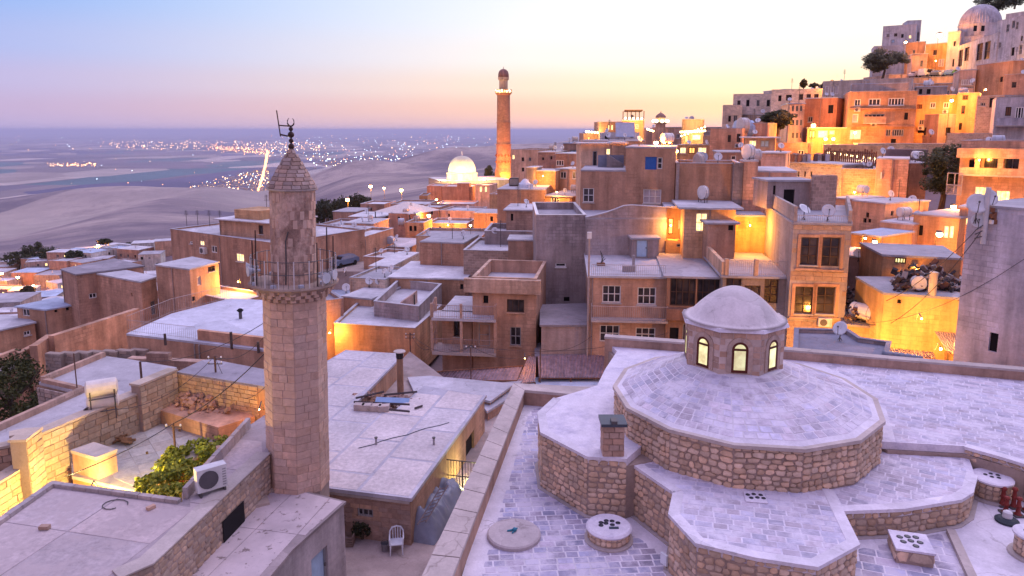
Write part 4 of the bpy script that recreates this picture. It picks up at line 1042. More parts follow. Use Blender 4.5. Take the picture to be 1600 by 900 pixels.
for t in range(10):
    z = zb_ + .1 + (zt_ - zb_ - .15) * t / 10; h = (zt_ - zb_ - .15) / 10
    for k in range(16):
        a = math.radians(-180 + 200 * k / 16) + (.1 if t % 2 else 0)
        if rr.random() < .82 and not (k > 12 and rr.random() < .6): continue
        c = (MC[0] + (r2 * 1.0) * math.cos(a), MC[1] + r2 * math.sin(a)); inst('block', with_mat(BLOCK, MIN_ST), cyl, (c[0], c[1], z + h / 2), a + math.pi / 2, (r2 * .213 - .012, .016 + rr.uniform(-.004, .01), h - .014))
m = M(); m.lathe((*MC, 0), [(r2 * 1.05, zt_ + .001), (r2 * 1.14, zt_ + .05), (r2 * 1.14, zt_ + .09)], 28); m.build('cornice', COPE, mn)
za_ = atY(450, 232, MC[1])[2]
cap = M().lathe((*MC, 0), [(r2 * 1.10, zt_ + .091), (.05, za_)], 28).build('cone_cap', screed((.38, .28, .24), 'cap_mortar', .3), mn)
CB = piece((.40, .29, .25), 'cap_brick', .28, .08); sl_ = math.atan2(r2 * 1.05, za_ - zt_)
for t in range(11):
    f0 = t / 11; rad = r2 * 1.10 * (1 - f0 - .045); nb = max(5, int(2 * math.pi * rad / .30)); z = zt_ + .09 + (za_ - zt_) * (f0 + .045); h = (za_ - zt_) / 11 / math.cos(sl_)
    for k in range(nb):
        a = 2 * math.pi * (k + (.5 if t % 2 else 0)) / nb
        if math.sin(a) > .35: continue
        o = bpy.data.objects.new('brick', with_mat(BLOCK, CB)); COL.objects.link(o); o.parent = cap
        o.location = Vector((MC[0] + rad * math.cos(a), MC[1] + rad * math.sin(a), z)) - ORG[cap.name]
        o.rotation_euler = (-sl_, 0, a + math.pi / 2); o.scale = (2 * math.pi * rad / nb - .016, .022 + rr.uniform(-.005, .008), h - .016)
IRON = flat((.05, .03, .03), 'wrought_iron', .5, .4)
m = M(); z = za_; x_, y_ = MC
for r_, dz in ((.11, .08), (.085, .2), (.115, .22), (.08, .2)):
    z += dz; m.ball((x_, y_, z), r_, 12, 8)
m.tube([(x_, y_, za_ - .1), (x_, y_, z + .1)], .03, 6)
pts = [(x_ + .12 * math.cos(a), y_, z + .25 + .15 * math.sin(a)) for a in [math.radians(118 + 304 * t / 12) for t in range(13)]]
m.tube(pts, [.008, .013, .018, .022, .027, .03, .031, .03, .027, .022, .018, .013, .008], 6); m.build('crescent_finial', IRON, mn)
m = M(); m.tube([(x_ - .38, y_, za_ + .42), (x_ - .50, y_, za_ + 1.35)], .022, 5); m.tube([(x_ - .40, y_, za_ + .5), (x_, y_, za_ + .42)], .03, 5); m.tube([(x_ - .44, y_, za_ + .82), (x_, y_, za_ + .8)], .025, 5); m.build('lightning_rod', IRON, mn)
rb_ = RC * 1.33; NP = 18; WP = flat((.60, .55, .55), 'white_post', .6)
for k in range(NP):
    a = 2 * math.pi * k / NP + .12; c = (MC[0] + rb_ * math.cos(a), MC[1] + rb_ * math.sin(a)); M().tube([(*c, zb_), (*c, zb_ + .98)], .021, 5).build('railing_post', WP, mn)
for zz in (.95, .5): M().tube([(MC[0] + rb_ * math.cos(2 * math.pi * k / 36), MC[1] + rb_ * math.sin(2 * math.pi * k / 36), zb_ + zz) for k in range(37)], .014, 4).build('handrail', METAL, mn)
m = M()
for k in range(54):
    a = 2 * math.pi * k / 54; c = (MC[0] + rb_ * math.cos(a), MC[1] + rb_ * math.sin(a)); m.tube([(*c, zb_), (*c, zb_ + .95)], .007, 4, caps=False)
m.build('balusters', METAL, mn)
for a, h in ((3.5, 1.55), (3.9, 2.0), (5.6, 1.6), (5.95, 2.1), (0.1, 1.7)):
    c = (MC[0] + rb_ * .94 * math.cos(a), MC[1] + rb_ * .94 * math.sin(a)); M().tube([(*c, zb_), (*c, zb_ + h)], .022, 5).build('pole', IRON, mn)
for a, zz in ((3.45, .55), (3.75, .5), (5.75, .3), (6.05, .35)):
    c = Vector((MC[0] + rb_ * .92 * math.cos(a), MC[1] + rb_ * .92 * math.sin(a), zb_ + zz)); d = Vector((math.cos(a), math.sin(a), 0))
    M().tube([c - d * .18, c - d * .02, c + d * .16, c + d * .26], [.05, .06, .13, .2], 12).build('loudspeaker', flat((.5, .52, .58), 'speaker_grey', .5), mn)
mpts = [(MC[0] - .05, MC[1] - r2 - .03, zb_ + .02), (MC[0] - .02, MC[1] - r2 - .03, zb_ + .8), (MC[0] - .02, MC[1] - r2 - .03, zb_ + 1.6), (MC[0] + .08, MC[1] - r2 - .03, zb_ + 1.95)]
M().tube(mpts, .025, 5).build('cable_run', METAL, mn)
for k in range(9):
    a = 2 * math.pi * k / 9 + .3; c = (MC[0] + rb_ * .85 * math.cos(a), MC[1] + rb_ * .85 * math.sin(a)); M().box((c[0] - .09, c[1] - .06, zb_ + .003), (math.cos(k), math.sin(k), 0), (0, 0, 1), .18, .1, .12).build('fixture', flat((.4, .42, .5), 'fixture_grey', .5), mn)

for t, (zf, rf_) in enumerate(((.2, 1.09), (.5, 1.19), (.8, 1.29))):
    for k in range(24):
        a = 2 * math.pi * (k + .5 * (t % 2)) / 24
        if math.sin(a) > .5: continue
        c = (MC[0] + (AP * rf_ * 1.02) * math.cos(a), MC[1] + AP * rf_ * 1.02 * math.sin(a)); inst('corbel_block', with_mat(BLOCK, MIN_ST), mn, (c[0], c[1], zs + .02 + (zb_ - .14 - zs) * zf), a + math.pi / 2, (.20, .05, .15))
mn.rotation_euler = (0, math.radians(1.5), 0)            # the old tower leans a little
# ================================================================== left foreground roofs
ZA = -12.0
acp = [(-70, 862), (82, 757), (284, 784), (284, 770), (386, 667), (414, 648), (421, 709), (238, 882), (186, 905), (60, 1010), (-70, 1010)]
ROOFA = screed((.54, .48, .48), 'pale_screed', .14)
h = RH('flat_roofed_house', 'low house with pale jointed roof and stone side wall left of the minaret', acp, ZA, -18, plaster((.42, .32, .27)), roof=None, rmat=ROOFA).build()
HA = h
pa_ = ccw([XY(a, b, ZA) for a, b in acp])
M().prism(inset(pa_, .02), ZA + .002, ZA + .008).build('roof', screed((.36, .30, .31), 'roof_joint', .15), h.root)
dirv = Vector(XY(284, 784, ZA)) - Vector(XY(82, 757, ZA)); ang = math.atan2(dirv.y, dirv.x)
pave(h.root, inset(pa_, .25), ZA + .008, ang, 2.9, 2.3, .045, piece((.50, .41, .41), 'screed_panel', .12, .03, (.44, .36, .36)), name='roof_panel', cap=40, off=.0, lift=.01, jit=.002, org=XY(82, 757, ZA))
# coping and rubble on the side towards the minaret
cq = px([(186, 905), (238, 882), (421, 709)], ZA); m = strip(cq, -.5, .06, ZA + .012, ZA + .06)
m.build('coping', screed((.47, .40, .37), 'coping_b', .2), h.root)
m = M()
for a, b in zip(cq, cq[1:]):
    e = (Vector(b) - Vector(a)).normalized(); n = Vector((e.y, -e.x)) * .01; m.face([(a[0] + n.x, a[1] + n.y, -17), (b[0] + n.x, b[1] + n.y, -17), (b[0] + n.x, b[1] + n.y, ZA), (a[0] + n.x, a[1] + n.y, ZA)])
sw = m.build('stone_facing', WALLM, h.root)
for k, (a, b) in enumerate(zip(cq, cq[1:])): rubble(sw, a, b, ZL - .1, ZA - .03, piece((.46, .33, .25), 'warm_rubble', .25, .08), seed=800 + k, rh=(.16, .26), rw=(.2, .45), proud=.035)
def upstand(parent, a, b, z, hgt, t, mat, name='upstand', bl=.38):
    A, B = Vector(a), Vector(b); e = (B - A).normalized(); n = Vector((-e.y, e.x)) * t; L = (B - A).length; k = max(1, int(L / bl))
    for i in range(k):
        p, q = A.lerp(B, (i + .02) / k), A.lerp(B, (i + .98) / k); M().prism(ccw([tuple(p), tuple(q), tuple(q + n), tuple(p + n)]), z, z + hgt + RND.uniform(-.01, .01)).build(name, mat, parent)
CBLK = piece((.44, .37, .36), 'concrete_block', .15, .04)
upstand(h.root, XY(82, 757, ZA), XY(284, 784, ZA), ZA + .01, .13, -.18, CBLK, 'kerb_block', .5)
upstand(h.root, XY(-60, 856, ZA), XY(82, 757, ZA), ZA + .01, .13, -.2, CBLK, 'kerb_block', .5)
upstand(h.root, XY(286, 781, ZA), XY(386, 668, ZA), ZA + .01, .42, -.16, CBLK, 'kerb_block', .55)
p = XY(329, 772, ZA); acunit(None, p[0], p[1] + .1, ZA + .02, math.radians(38), 'white air conditioner standing on the pale roof by the vine', .95, .78, .38, .16)
# low roof at the minaret foot
lp = [(150, 1010), (262, 905), (416, 762), (449, 766), (537, 788), (455, 862), (330, 1010)]
lh = RH('roof_annex', 'low annex with cracked pale roof at the foot of the minaret', lp, ZL, -17.6, plaster((.46, .40, .41)), roof=None)
lh.win(487, 862, 513, 925, 'p', 1, 1, door=True, label='pale blue metal door').build()
lpp = ccw([XY(a, b, ZL) for a, b in lp]); M().prism(inset(lpp, -.07), ZL + .002, ZL + .10).build('roof', screed((.33, .27, .27), 'dark_joint', .2), lh.root)
dv = Vector(XY(416, 765, ZL)) - Vector(XY(262, 905, ZL)); pave(lh.root, inset(lpp, .03), ZL + .1, math.atan2(dv.y, dv.x), 2.7, 1.55, .03, key('crack', lambda: (lambda b: (lambda n1, n2: (b.col(b.mix(b.rng(n2, .37, .42, .85, 0), b.scale((.54, .45, .46), b.rng(n1, .3, .7, .8, 1.12)), (.20, .15, .14))), b.bump(n2, .5, .02), b.m)[-1])(b.noise(b.pos(), 1.0, 5), b.noise(b.pos(), 2.6, 6, .7)))(NB('cracked_screed'))), name='roof_panel', cap=30, off=0, lift=.012, jit=.002, org=XY(462, 770, ZL))
# loose stones and the dark opening by the minaret
for k, (qx, qy, w, d, hh, az, lab) in enumerate(((412, 757, .30, .75, .55, .9, 'upright stone slab leaning at the minaret foot'), (421, 763, .45, .35, .38, .3, 'squat block on the slab at the minaret foot'), (425, 772, .85, .55, .10, .3, 'flat stone slab under the squat block'), (404, 797, .75, .6, .10, .5, 'flat square slab lying before the dark opening'))):
    p = XY(qx, qy, ZL + .11); e = (math.cos(az), math.sin(az), 0)
    zz = ZL + .115 + (.1 if k == 1 else 0)
    o = M().box((p[0] - w / 2, p[1], zz), e, (-e[1], e[0], 0), w, d, hh).build('loose_stone', screed((.46, .36, .31), 'loose_stone', .2)); tag(o, lab, 'stone', 'loose stones by the minaret')
a, b = Vector(XY(421, 709, ZA)), Vector(XY(238, 882, ZA)); e = (b - a).normalized(); n = Vector((-e.y, e.x)) * .075; q = a + e * 2.1
M().box((q.x + n.x, q.y + n.y, ZL + .12), (-e.x, -e.y, 0), (0, 0, 1), -1.35, .75, -.02).build('opening', BLACK, h.root)

# ================================================================== the white-roofed courtyard house
ZW = -15.0
wp = [(440, 757), (641, 782), (757, 622), (735, 620), (664, 608), (619, 646), (548, 640), (628, 557), (541, 551), (440, 612)]
wh = RH('courtyard_house', 'courtyard house with broad white jointed roof right of the minaret', wp, ZW, -17.6, plaster((.44, .34, .27)), roof=None)
wh.win(558, 795, 583, 808, 'g', 3, 1); wh.win(728, 680, 741, 735, 'k', 1, 1, door=True); wh.build()
wpp = ccw([XY(a, b, ZW) for a, b in wp]); M().prism(inset(wpp, -.10), ZW + .002, ZW + .16).build('roof', screed((.48, .46, .52), 'roof_slab_edge', .15), wh.root)
dv = Vector(XY(757, 622, ZW)) - Vector(XY(641, 782, ZW)); aw = math.atan2(dv.y, dv.x)
pave(wh.root, inset(wpp, .02), ZW + .16, aw, 3.1, 2.3, .16, piece((.58, .52, .53), 'lime_panel', .08, .03), name='roof_panel', cap=60, off=.35, lift=.008, jit=.001, org=XY(641, 782, ZW), jw=.1)
BRICKW = piece((.37, .25, .20), 'concrete_brick', .18, .05)
fa, fb = wpp[[i for i in range(len(wpp)) if abs(wpp[i][0] - XY(440, 757, ZW)[0]) < 1e-6][0]], XY(641, 782, ZW)
ul = Vector(XY(558, 795, ZW)) 
L_ = (Vector(fb) - Vector(fa)).length
wu = [o for o in wh.open if o[10] == 'window'][0] if any(o[10] == 'window' for o in wh.open) else None
blocks(wh.root, fa, fb, -17.2, ZW - .02, BRICKW, bh=.21, bw=(.40, .44), proud=.012, gap=.014, seed=4, name='brick', skip=(lambda u0, u1, z0, z1: u0 < wu[2] and u1 > wu[1] and z0 < wu[4] and z1 > wu[3]) if wu else None)
m = M(); e = (Vector(fb) - Vector(fa)).normalized(); m.box((fa[0], fa[1], ZW - .12), (e.x, e.y, 0), (0, 0, 1), L_, .11, .10); m.build('ledge', screed((.42, .36, .33), 'ledge', .2), wh.root)
GRND = screed((.40, .32, .30), 'packed_earth', .3)
cyp = ccw(px([(300, 1020), (480, 800), (560, 790), (660, 780), (770, 640), (850, 640), (700, 1020)], -17.0))
tag(M().prism(cyp, -18.5, -17.0).build('courtyard_floor', GRND), kind='structure')
# pit with building rubble behind the roof
pp = ccw(px([(540, 648), (625, 655), (670, 603), (700, 590), (640, 545)], -16.0)); tag(M().prism(pp, -18, -16.2).build('yard_floor', GRND), kind='structure')
for k, (x0, y0, x1, y1, zz, lab) in enumerate(((553, 628, 640, 632, -14.55, 'long dark plank over the rubble pit'), (556, 622, 600, 612, -14.6, 'dark plank pointing left over the rubble pit'), (600, 617, 652, 612, -14.6, 'dark plank at the back of the rubble pit'), (608, 640, 640, 643, -14.62, 'short dark plank at the front of the rubble pit'), (648, 638, 660, 634, -14.75, 'short stick lying on the white roof'))):
    a, b = atz(x0, y0, zz), atz(x1, y1, zz); o = M().tube([a, b], .06, 4).build('plank', flat((.06, .045, .05), 'old_timber', .8)); tag(o, lab, 'plank', 'planks over the rubble pit')
for k, (qx, qy) in enumerate(((562, 640), (574, 641), (588, 642), (600, 643))):
    p = XY(qx, qy, -14.8); o = M().box((p[0] - .3, p[1] - .1, -14.82), (1, .1 * k - .1, 0), (0, 1, 0), .55, .4, .32).build('stone_block', screed((.46, .38, .36), 'block_stone', .2)); tag(o, 'loose building block, %s from the left before the pit' % ordinal(k + 1), 'block', 'blocks before the rubble pit')
for o_ in wh.root.children: pass
a, b, c, d = (atz(588, 620, -14.7), atz(640, 622, -14.7), atz(638, 630, -14.85), atz(586, 628, -14.85))
m = M(); m.face([d, c, b, a]); i = m.vs([(p[0], p[1], p[2] - .07) for p in (d, c, b, a)]); m.f.append((i, i + 3, i + 2, i + 1)); m.mi.append(0)
for t in range(4): m.f.append((t, i + t, i + (t + 1) % 4, (t + 1) % 4)); m.mi.append(0)
tag(m.build('tarpaulin_board', flat((.20, .30, .48), 'blue_tarp', .5)), 'blue tarpaulin covered board lying on the rubble pit', 'board')
rr = random.Random(9); m = M()
for _ in range(160):
    p = atz(rr.uniform(552, 655), rr.uniform(618, 645), -15.3); s_ = rr.uniform(.1, .32); v = Vector((rr.gauss(0, 1), rr.gauss(0, 1), rr.gauss(0, .5))).normalized(); m.box((p[0], p[1], p[2] - .3 + rr.uniform(0, .5)), v, v.orthogonal().normalized(), s_ * 1.5, s_ * .6, s_)
tag(m.build('rubble', plaster((.36, .28, .26))), 'heap of broken blocks and timber in the pit', 'rubble', kind='stuff')
p = XY(626, 618, -16.0); o = root('stove_pipe', (p[0], p[1], -16.2), 'tall rusty stove pipe with black cowl beside the white roof', 'chimney pipe')
zt2 = atY(626, 560, p[1])[2]; M().tube([(p[0], p[1], -16.2), (p[0], p[1], zt2)], .2, 12).build('pipe', flat((.30, .18, .12), 'rusted_pipe', .7), o); M().lathe((p[0], p[1], zt2), [(.2, 0), (.22, .05), (.22, .35), (.15, .38)], 12).build('cowl', flat((.03, .025, .03), 'soot', .8), o); M().lathe((p[0], p[1], zt2), [(.38, .42), (.36, .47)], 12).build('cap', COPE, o)
# things in the courtyard
def chair(px_, py_, z, az, label):
    p = XY(px_, py_, z); o = root('plastic_chair', (*p, z), label, 'chair'); mt = flat((.68, .70, .76), 'white_plastic', .4); e = Vector((math.cos(az), math.sin(az), 0)); n = Vector((-e.y, e.x, 0)); B = Vector((p[0], p[1], z))
    def Q(a, b, c): return B + e * a + n * b + Vector((0, 0, c))
    M().box(Q(-.27, -.25, .42), e, n, .54, .5, .04).build('seat', mt, o)
    for sx in (-1, 1):
        for sy in (-1, 1): M().tube([Q(.25 * sx, .25 * sy, 0), Q(.23 * sx, .22 * sy, .43)], [.028, .036], 6).build('leg', mt, o)
        M().tube([Q(.26 * sx, -.22, .44), Q(.28 * sx, -.2, .66), Q(.28 * sx, .2, .68)], .028, 6).build('armrest', mt, o)
    bk = M(); bk.tube([Q(-.27, .24, .44), Q(-.27, .30, .75), Q(-.18, .33, .9), Q(0, .34, .94), Q(.18, .33, .9), Q(.27, .30, .75), Q(.27, .24, .44)], .034, 6)
    for t in (-.15, -.05, .05, .15): bk.tube([Q(t, .25, .44), Q(t, .33, .9)], .022, 5)
    bk.build('backrest', mt, o); return o
chair(620, 862, -17.0, math.radians(8), 'white plastic garden chair standing in the courtyard')
p = XY(602, 860, -17); o = root('bucket', (*p, -17), 'grey bucket beside the plastic chair', 'bucket'); M().lathe((*p, -17), [(.13, 0), (.18, .32), (.16, .32), (.12, .03)], 14).build('body', flat((.25, .24, .26), 'zinc', .4, .5), o); M().tube([(p[0] + .17 * math.cos(t * math.pi / 8), p[1], -16.68 + .15 * math.sin(t * math.pi / 8)) for t in range(9)], .01, 4).build('handle', METAL, o)
a, b = Vector(XY(652, 848, -17)), Vector(XY(710, 768, -17)); m = M(); NX, NY = 60, 22; e = b - a; n = Vector((e.y, -e.x)).normalized()
for j in range(NY + 1):
    for i in range(NX + 1):
        u, v = i / NX, j / NY; q = a + e * u + n * (v - .55) * 1.7
        hgt = (math.sin(v * math.pi) ** .6) * (.95 + .5 * mnoise.noise(Vector((u * 5, v * 2, 4))) + .26 * mnoise.noise(Vector((u * 10, v * 5, 2))) + .10 * mnoise.noise(Vector((u * 22, v * 9, 7)))) * (min(1, u * 8, (1 - u) * 6) ** .5)
        m.v.append((q.x, q.y, -17 + max(0, hgt)))
for j in range(NY):
    for i in range(NX): k = j * (NX + 1) + i; m.f.append((k, k + 1, k + NX + 2, k + NX + 1)); m.mi.append(0)
tag(m.build('tarpaulin', flat((.22, .24, .31), 'grey_blue_tarp', .35), shade=True), 'crumpled grey blue tarpaulin heaped over goods along the house wall', 'tarpaulin')
o = root('ladder', (*XY(668, 800, -17), -17), 'wooden ladder leaning on the house wall above the tarpaulin', 'ladder'); A, B = Vector(atz(652, 820, -15.9)), Vector(atz(688, 762, -15.5)); sd = Vector((.32, .2, 0)); m = M(); m.tube([A, B], .03, 4); m.tube([A + sd, B + sd], .03, 4); m.build('rails', flat((.16, .12, .12), 'old_wood', .8), o)
for t in range(9): q = A.lerp(B, (t + .5) / 9); M().tube([q, q + sd], .022, 4).build('rung', flat((.16, .12, .12), 'old_wood', .8), o)
o = root('iron_gate', (*XY(715, 765, -17), -17), 'black iron gate of bars across the alley', 'gate'); a, b = Vector((*XY(694, 765, -17), -17)), Vector((*XY(752, 772, -17), -17)); m = M(); UP = Vector((0, 0, 1.55))
for s_ in (.02, .5, 1): m.tube([a + UP * s_, b + UP * s_], .03, 4)
for t in (0, .5, 1): q = a.lerp(b, t); m.tube([q, q + UP], .035, 4)
m.build('frame', METAL, o)
for t in range(13):
    q = a.lerp(b, (t + .5) / 13); M().tube([q, q + UP], .012, 4).build('bar', METAL, o)
for k, (qx, qy, w, hh, lab) in enumerate(((545, 838, .8, .55, 'wooden crate frame stacked by the annex wall'), (540, 855, .6, .45, 'dusty brown crate under the frame by the annex'))):
    p = XY(qx, qy, -17); o = root('crate', (*p, -17), lab, 'crate'); zz = -17 + (.5 if k == 0 else 0); m = M()
    m.cbox(p[0] - w / 2, p[0] + w / 2, p[1], p[1] + w * .8, zz, zz + .05); m.build('bottom', flat((.22, .15, .12), 'crate_wood', .8), o)
    for s_ in range(4): M().cbox(p[0] - w / 2, p[0] + w / 2, p[1] - .02, p[1], zz + .02 + hh * s_ / 4, zz + hh * (s_ + .7) / 4).build('slat', flat((.24, .17, .14), 'crate_slat', .8), o)
    for s_ in (-.5, .45): M().cbox(p[0] + w * s_, p[0] + w * s_ + .05, p[1] + .003, p[1] + w * .8, zz + .05, zz + hh).build('side', flat((.22, .15, .12), 'crate_wood', .8), o)
tree(*XY(565, 842, -17), -17, .9, .5, .4, 'dark leafy pot plant in the courtyard corner', (.015, .02, .01), (.05, .05, .02), 500, .12, 31, name='pot_plant')
lamp(742, 745, atz(742, 700, -15.3)[1], 60, 'greenish yellow wall lamp hidden in the alley beside the courtyard house', (1, .95, .30), .10, 'wall', 'lamps on house walls')

p = XY(178, 790, ZA); m = M(); m.tube([(p[0] + .45 * math.cos(t * .55) * (1 - t * .04), p[1] + .3 * math.sin(t * .55), ZA + .045) for t in range(11)], .016, 5); tag(m.build('cable_loop', METAL), 'curled black cable lying on the pale roof', 'cable')
for k, (x, y, s_, lab) in enumerate(((60, 830, .16, 'stray brick near the left corner of the pale roof'), (232, 800, .14, 'stray brick in the middle of the pale roof'), (345, 705, .15, 'stray brick beside the upstand near the minaret'))):
    p = XY(x, y, ZA); tag(M().box((p[0], p[1], ZA + .03), (math.cos(k), math.sin(k), 0), (-math.sin(k), math.cos(k), 0), s_ * 1.8, s_, s_ * .7).build('loose_brick', ASH), lab, 'brick', 'stray bricks on the pale roof')
for k, (x, y, lab) in enumerate(((588, 700, 'left'), (678, 700, 'right'))):
    p = XY(x, y, ZW); o = root('roof_vent_pipe', (*p, ZW + .16), 'short %s vent pipe on the white jointed roof' % lab, 'vent pipe'); M().tube([(*p, ZW + .17), (*p, ZW + .5)], .05, 8).build('pipe', flat((.3, .28, .3), 'vent_grey', .5), o); M().lathe((*p, ZW + .5), [(.08, 0), (.08, .05)], 8).build('cap', METAL, o)
p0_, p1_ = atz(560, 700, ZW + .19), atz(700, 660, ZW + .19); tag(M().tube([Vector(p0_).lerp(Vector(p1_), t / 8) + Vector((.12 * math.sin(t * 1.9), 0, 0)) for t in range(9)], .018, 5).build('hose', flat((.08, .10, .12), 'hose_rubber', .6)), 'thin dark hose lying across the white jointed roof', 'hose')
# ================================================================== town: colours
BR = (.40, .29, .235); TAN = (.47, .35, .27); GRY = (.41, .345, .35); PNK = (.54, .38, .31); CRM = (.60, .50, .41); WHT = (.66, .62, .62); OCH = (.52, .36, .22); DUS = (.44, .34, .30); YLW = (.62, .47, .22)
RL = screed((.52, .50, .54), 'lime_roof'); RG = screed((.40, .38, .42), 'grey_roof'); RD_ = screed((.30, .27, .30), 'dark_roof'); RW = screed((.62, .60, .64), 'white_roof'); RB = screed((.45, .52, .66), 'blue_roof')
def T(name, label, x0, Y0, x1, Y1, yt, D, c, wins=(), roof='parapet', rmat=None, zb=None, ph=.35, mas=False, over=.12, **k):
    h = FH(name, label, x0, Y0, x1, Y1, yt, D, masonry(c) if mas else plaster(c), zb=zb, roof=roof, rmat=rmat or RL, ph=ph, over=over, **k)
    for w in wins:
        h.win(*w[:4], *(w[4:] if len(w) > 4 else ()))
    h.build()
    rr = random.Random(label)
    if h.detail and 58 < Y0 < 150 and D > 4 and 'rooftop' not in name:
        ex, ey = Vector(h.poly[1]) - Vector(h.poly[0]), Vector(h.poly[3]) - Vector(h.poly[0]); zr = h.z1 if roof == 'slab' else h.zt
        for kind, pr in (('satellite dish', .55), ('water tank', .28), ('antenna', .4), ('satellite dish', .3)):
            if rr.random() > pr: continue
            q = Vector(h.poly[0]) + ex * rr.uniform(.12, .88) + ey * rr.uniform(.12, .8); lab = ('second ' if kind == 'satellite dish' and pr == .3 else '') + kind + ' on the roof of the ' + label.split(' with ')[0]
            lab = ' '.join(lab.split()[:16])
            if kind == 'antenna': antenna(q.x, q.y, zr, rr.uniform(1.6, 2.8), lab)
            elif kind == 'water tank': tank(q.x, q.y, zr, .42, 1.0, rr.uniform(0, 3), lab, rr.choice(((.66, .62, .60), (.40, .42, .50), (.5, .42, .38))), .3)
            else: dish(q.x, q.y, zr, rr.uniform(.28, .4), math.radians(rr.uniform(140, 235)), lab, el=rr.uniform(18, 40))
    return h
def balcony(h, px0, px1, pyf, proud, rail, slab=.14, rmat=RAIL, face=None, step=.13, solid=None):
    i = h.face_at((px0 + px1) / 2, pyf) if face is None else face
    u0, z = h.pick(i, px0, pyf); u1, _ = h.pick(i, px1, pyf); p0, e, n, L = h.fr(i)
    h.add('balcony', screed((.48, .42, .40), 'balcony_slab', .2), M().box(h.P(i, u0, z - slab, .003), (e.x, e.y, 0), (0, 0, 1), u1 - u0, slab, proud))
    b = proud - .04
    if solid: h.add('balcony_wall', solid, M().box(h.P(i, u0, z + .003, b - .1), (e.x, e.y, 0), (0, 0, 1), u1 - u0, rail, .1))
    else: railing(h.root, [h.P(i, u0 + .03, z, .02), h.P(i, u0 + .03, z, b), h.P(i, u1 - .03, z, b), h.P(i, u1 - .03, z, .02)], rail, rmat, step)
    return z
# ------------------------------------------------------------------ houses behind the mosque
h = T('apartment_house', 'two storey house with white barred windows and long balcony behind the mosque', 922, 48, 1042, 47.6, 430, 9.5, (.50, .38, .32), [(941, 446, 970, 473, 'w', 3, 2), (996, 449, 1025, 476, 'w', 3, 2), (937, 508, 968, 534, 'w', 3, 2), (993, 512, 1024, 533, 'w', 3, 2)], roof='slab', rmat=RL, over=.2)
balcony(h, 923, 1041, 495, .9, 1.0, rmat=flat((.5, .40, .37), 'pink_rail', .6)); AZ = h.z1; HB = h
railing(h.root, [h.P(0, .1, AZ, -.05), h.P(0, h.fr(0)[3] - .1, AZ, -.05)], .75, RAIL, .14)
M().tube([h.P(0, -.1, -19, .15), h.P(0, -.1, AZ + 2.6, .15)], .07, 6).build('drain_pipe', flat((.42, .33, .30), 'pipe_paint', .6), h.root); M().box(h.P(0, -.25, AZ + 2.6, .05), (1, 0, 0), (0, 0, 1), .3, .45, .2).build('pipe_head', WHITE, h.root)
st = T('stair_hut', 'stair hut with pale blue door on the apartment roof', 988, 54.5, 1030, 54.5, 371, 2.2, GRY, [(994, 373, 1012, 407, 'p', 1, 1, None, False, None, None, True)], roof='slab', zb=AZ + .005, cat='hut')
for k, (qx, qy, w, hh, lab) in enumerate(((983, 425, .9, .42, 'low grey block wall on the apartment roof'), (990, 418, .18, .9, 'stub pillar on the apartment roof'))):
    p = XY(qx, qy, AZ); tag(M().cbox(p[0] - w / 2, p[0] + w / 2, p[1], p[1] + .2, AZ + .004, AZ + hh).build('block_stub', screed((.38, .33, .33), 'stub', .2)), lab, 'masonry')
p = XY(940, 415, AZ); o = root('broken_chair', (*p, AZ), 'broken metal frame on the apartment roof beside the pipe', 'junk'); m = M()
for t in range(5): m.tube([(p[0] - .3 + .12 * t, p[1], AZ), (p[0] + .3 - .1 * t, p[1] + .2, AZ + .5 + .15 * t)], .03, 4)
m.build('frame', METAL, o); M().cbox(p[0] - .35, p[0] + .25, p[1] - .1, p[1] + .2, AZ + .003, AZ + .2).build('base', RUST, o)
g1 = T('blank_block', 'tall blank grey block left half behind the apartment house', 838, 57, 915.5, 57, 335, 10, GRY, [(868, 411, 884, 417, 'w', 1, 1), (881, 464, 890, 471, 'k')], rmat=RG, ph=.7, cop=WHITE)
g2 = T('blank_block', 'tall blank grey block right half with curved rising parapet', 916, 56, 1042, 56, 340, 9, mul(GRY, 1.03), (), roof='slab', rmat=RG, over=.0)
top = [(916, 339), (930, 336), (945, 332), (960, 327), (975, 321), (988, 320), (1042, 323)]
m = M(); fr = [g2.pick(0, a, b) for a, b in top]; zb2 = g2.z1 + .002
for (u0, w0), (u1, w1) in zip(fr, fr[1:]):
    w0, w1 = max(w0, zb2 + .03), max(w1, zb2 + .03)
    a = [g2.P(0, u0, zb2), g2.P(0, u1, zb2), g2.P(0, u1, w1), g2.P(0, u0, w0)]; b = [g2.P(0, u0, zb2, -.25), g2.P(0, u1, zb2, -.25), g2.P(0, u1, w1, -.25), g2.P(0, u0, w0, -.25)]
    m.face(a); m.face(b[::-1]); m.face([a[3], a[2], b[2], b[3]])
m.build('curved_parapet', g2.wall, g2.root)
m = M()
for (u0, w0), (u1, w1) in zip(fr, fr[1:]):
    w0, w1 = max(w0, zb2 + .03) + .004, max(w1, zb2 + .03) + .004; m.face([g2.P(0, u0, w0, .05), g2.P(0, u1, w1, .05), g2.P(0, u1, w1, -.3), g2.P(0, u0, w0, -.3)]); m.face([g2.P(0, u0, w0 - .07, .05), g2.P(0, u1, w1 - .07, .05), g2.P(0, u1, w1, .05), g2.P(0, u0, w0, .05)])
m.build('coping', RL, g2.root)
RH('lean_to', 'dark flat lean-to roof in the gap beside the balcony house', [(846, 507), (921, 507), (919, 474), (846, 476)], -13.6, -16.4, plaster(GRY), roof='slab', rmat=RD_, cat='shed').build()
RH('lean_to', 'lower dark slab below the lean-to in the gap', [(838, 556), (924, 556), (924, 536), (838, 536)], -15.8, -19.5, plaster(mul(GRY, .8)), roof='slab', rmat=RD_, cat='shed').build()
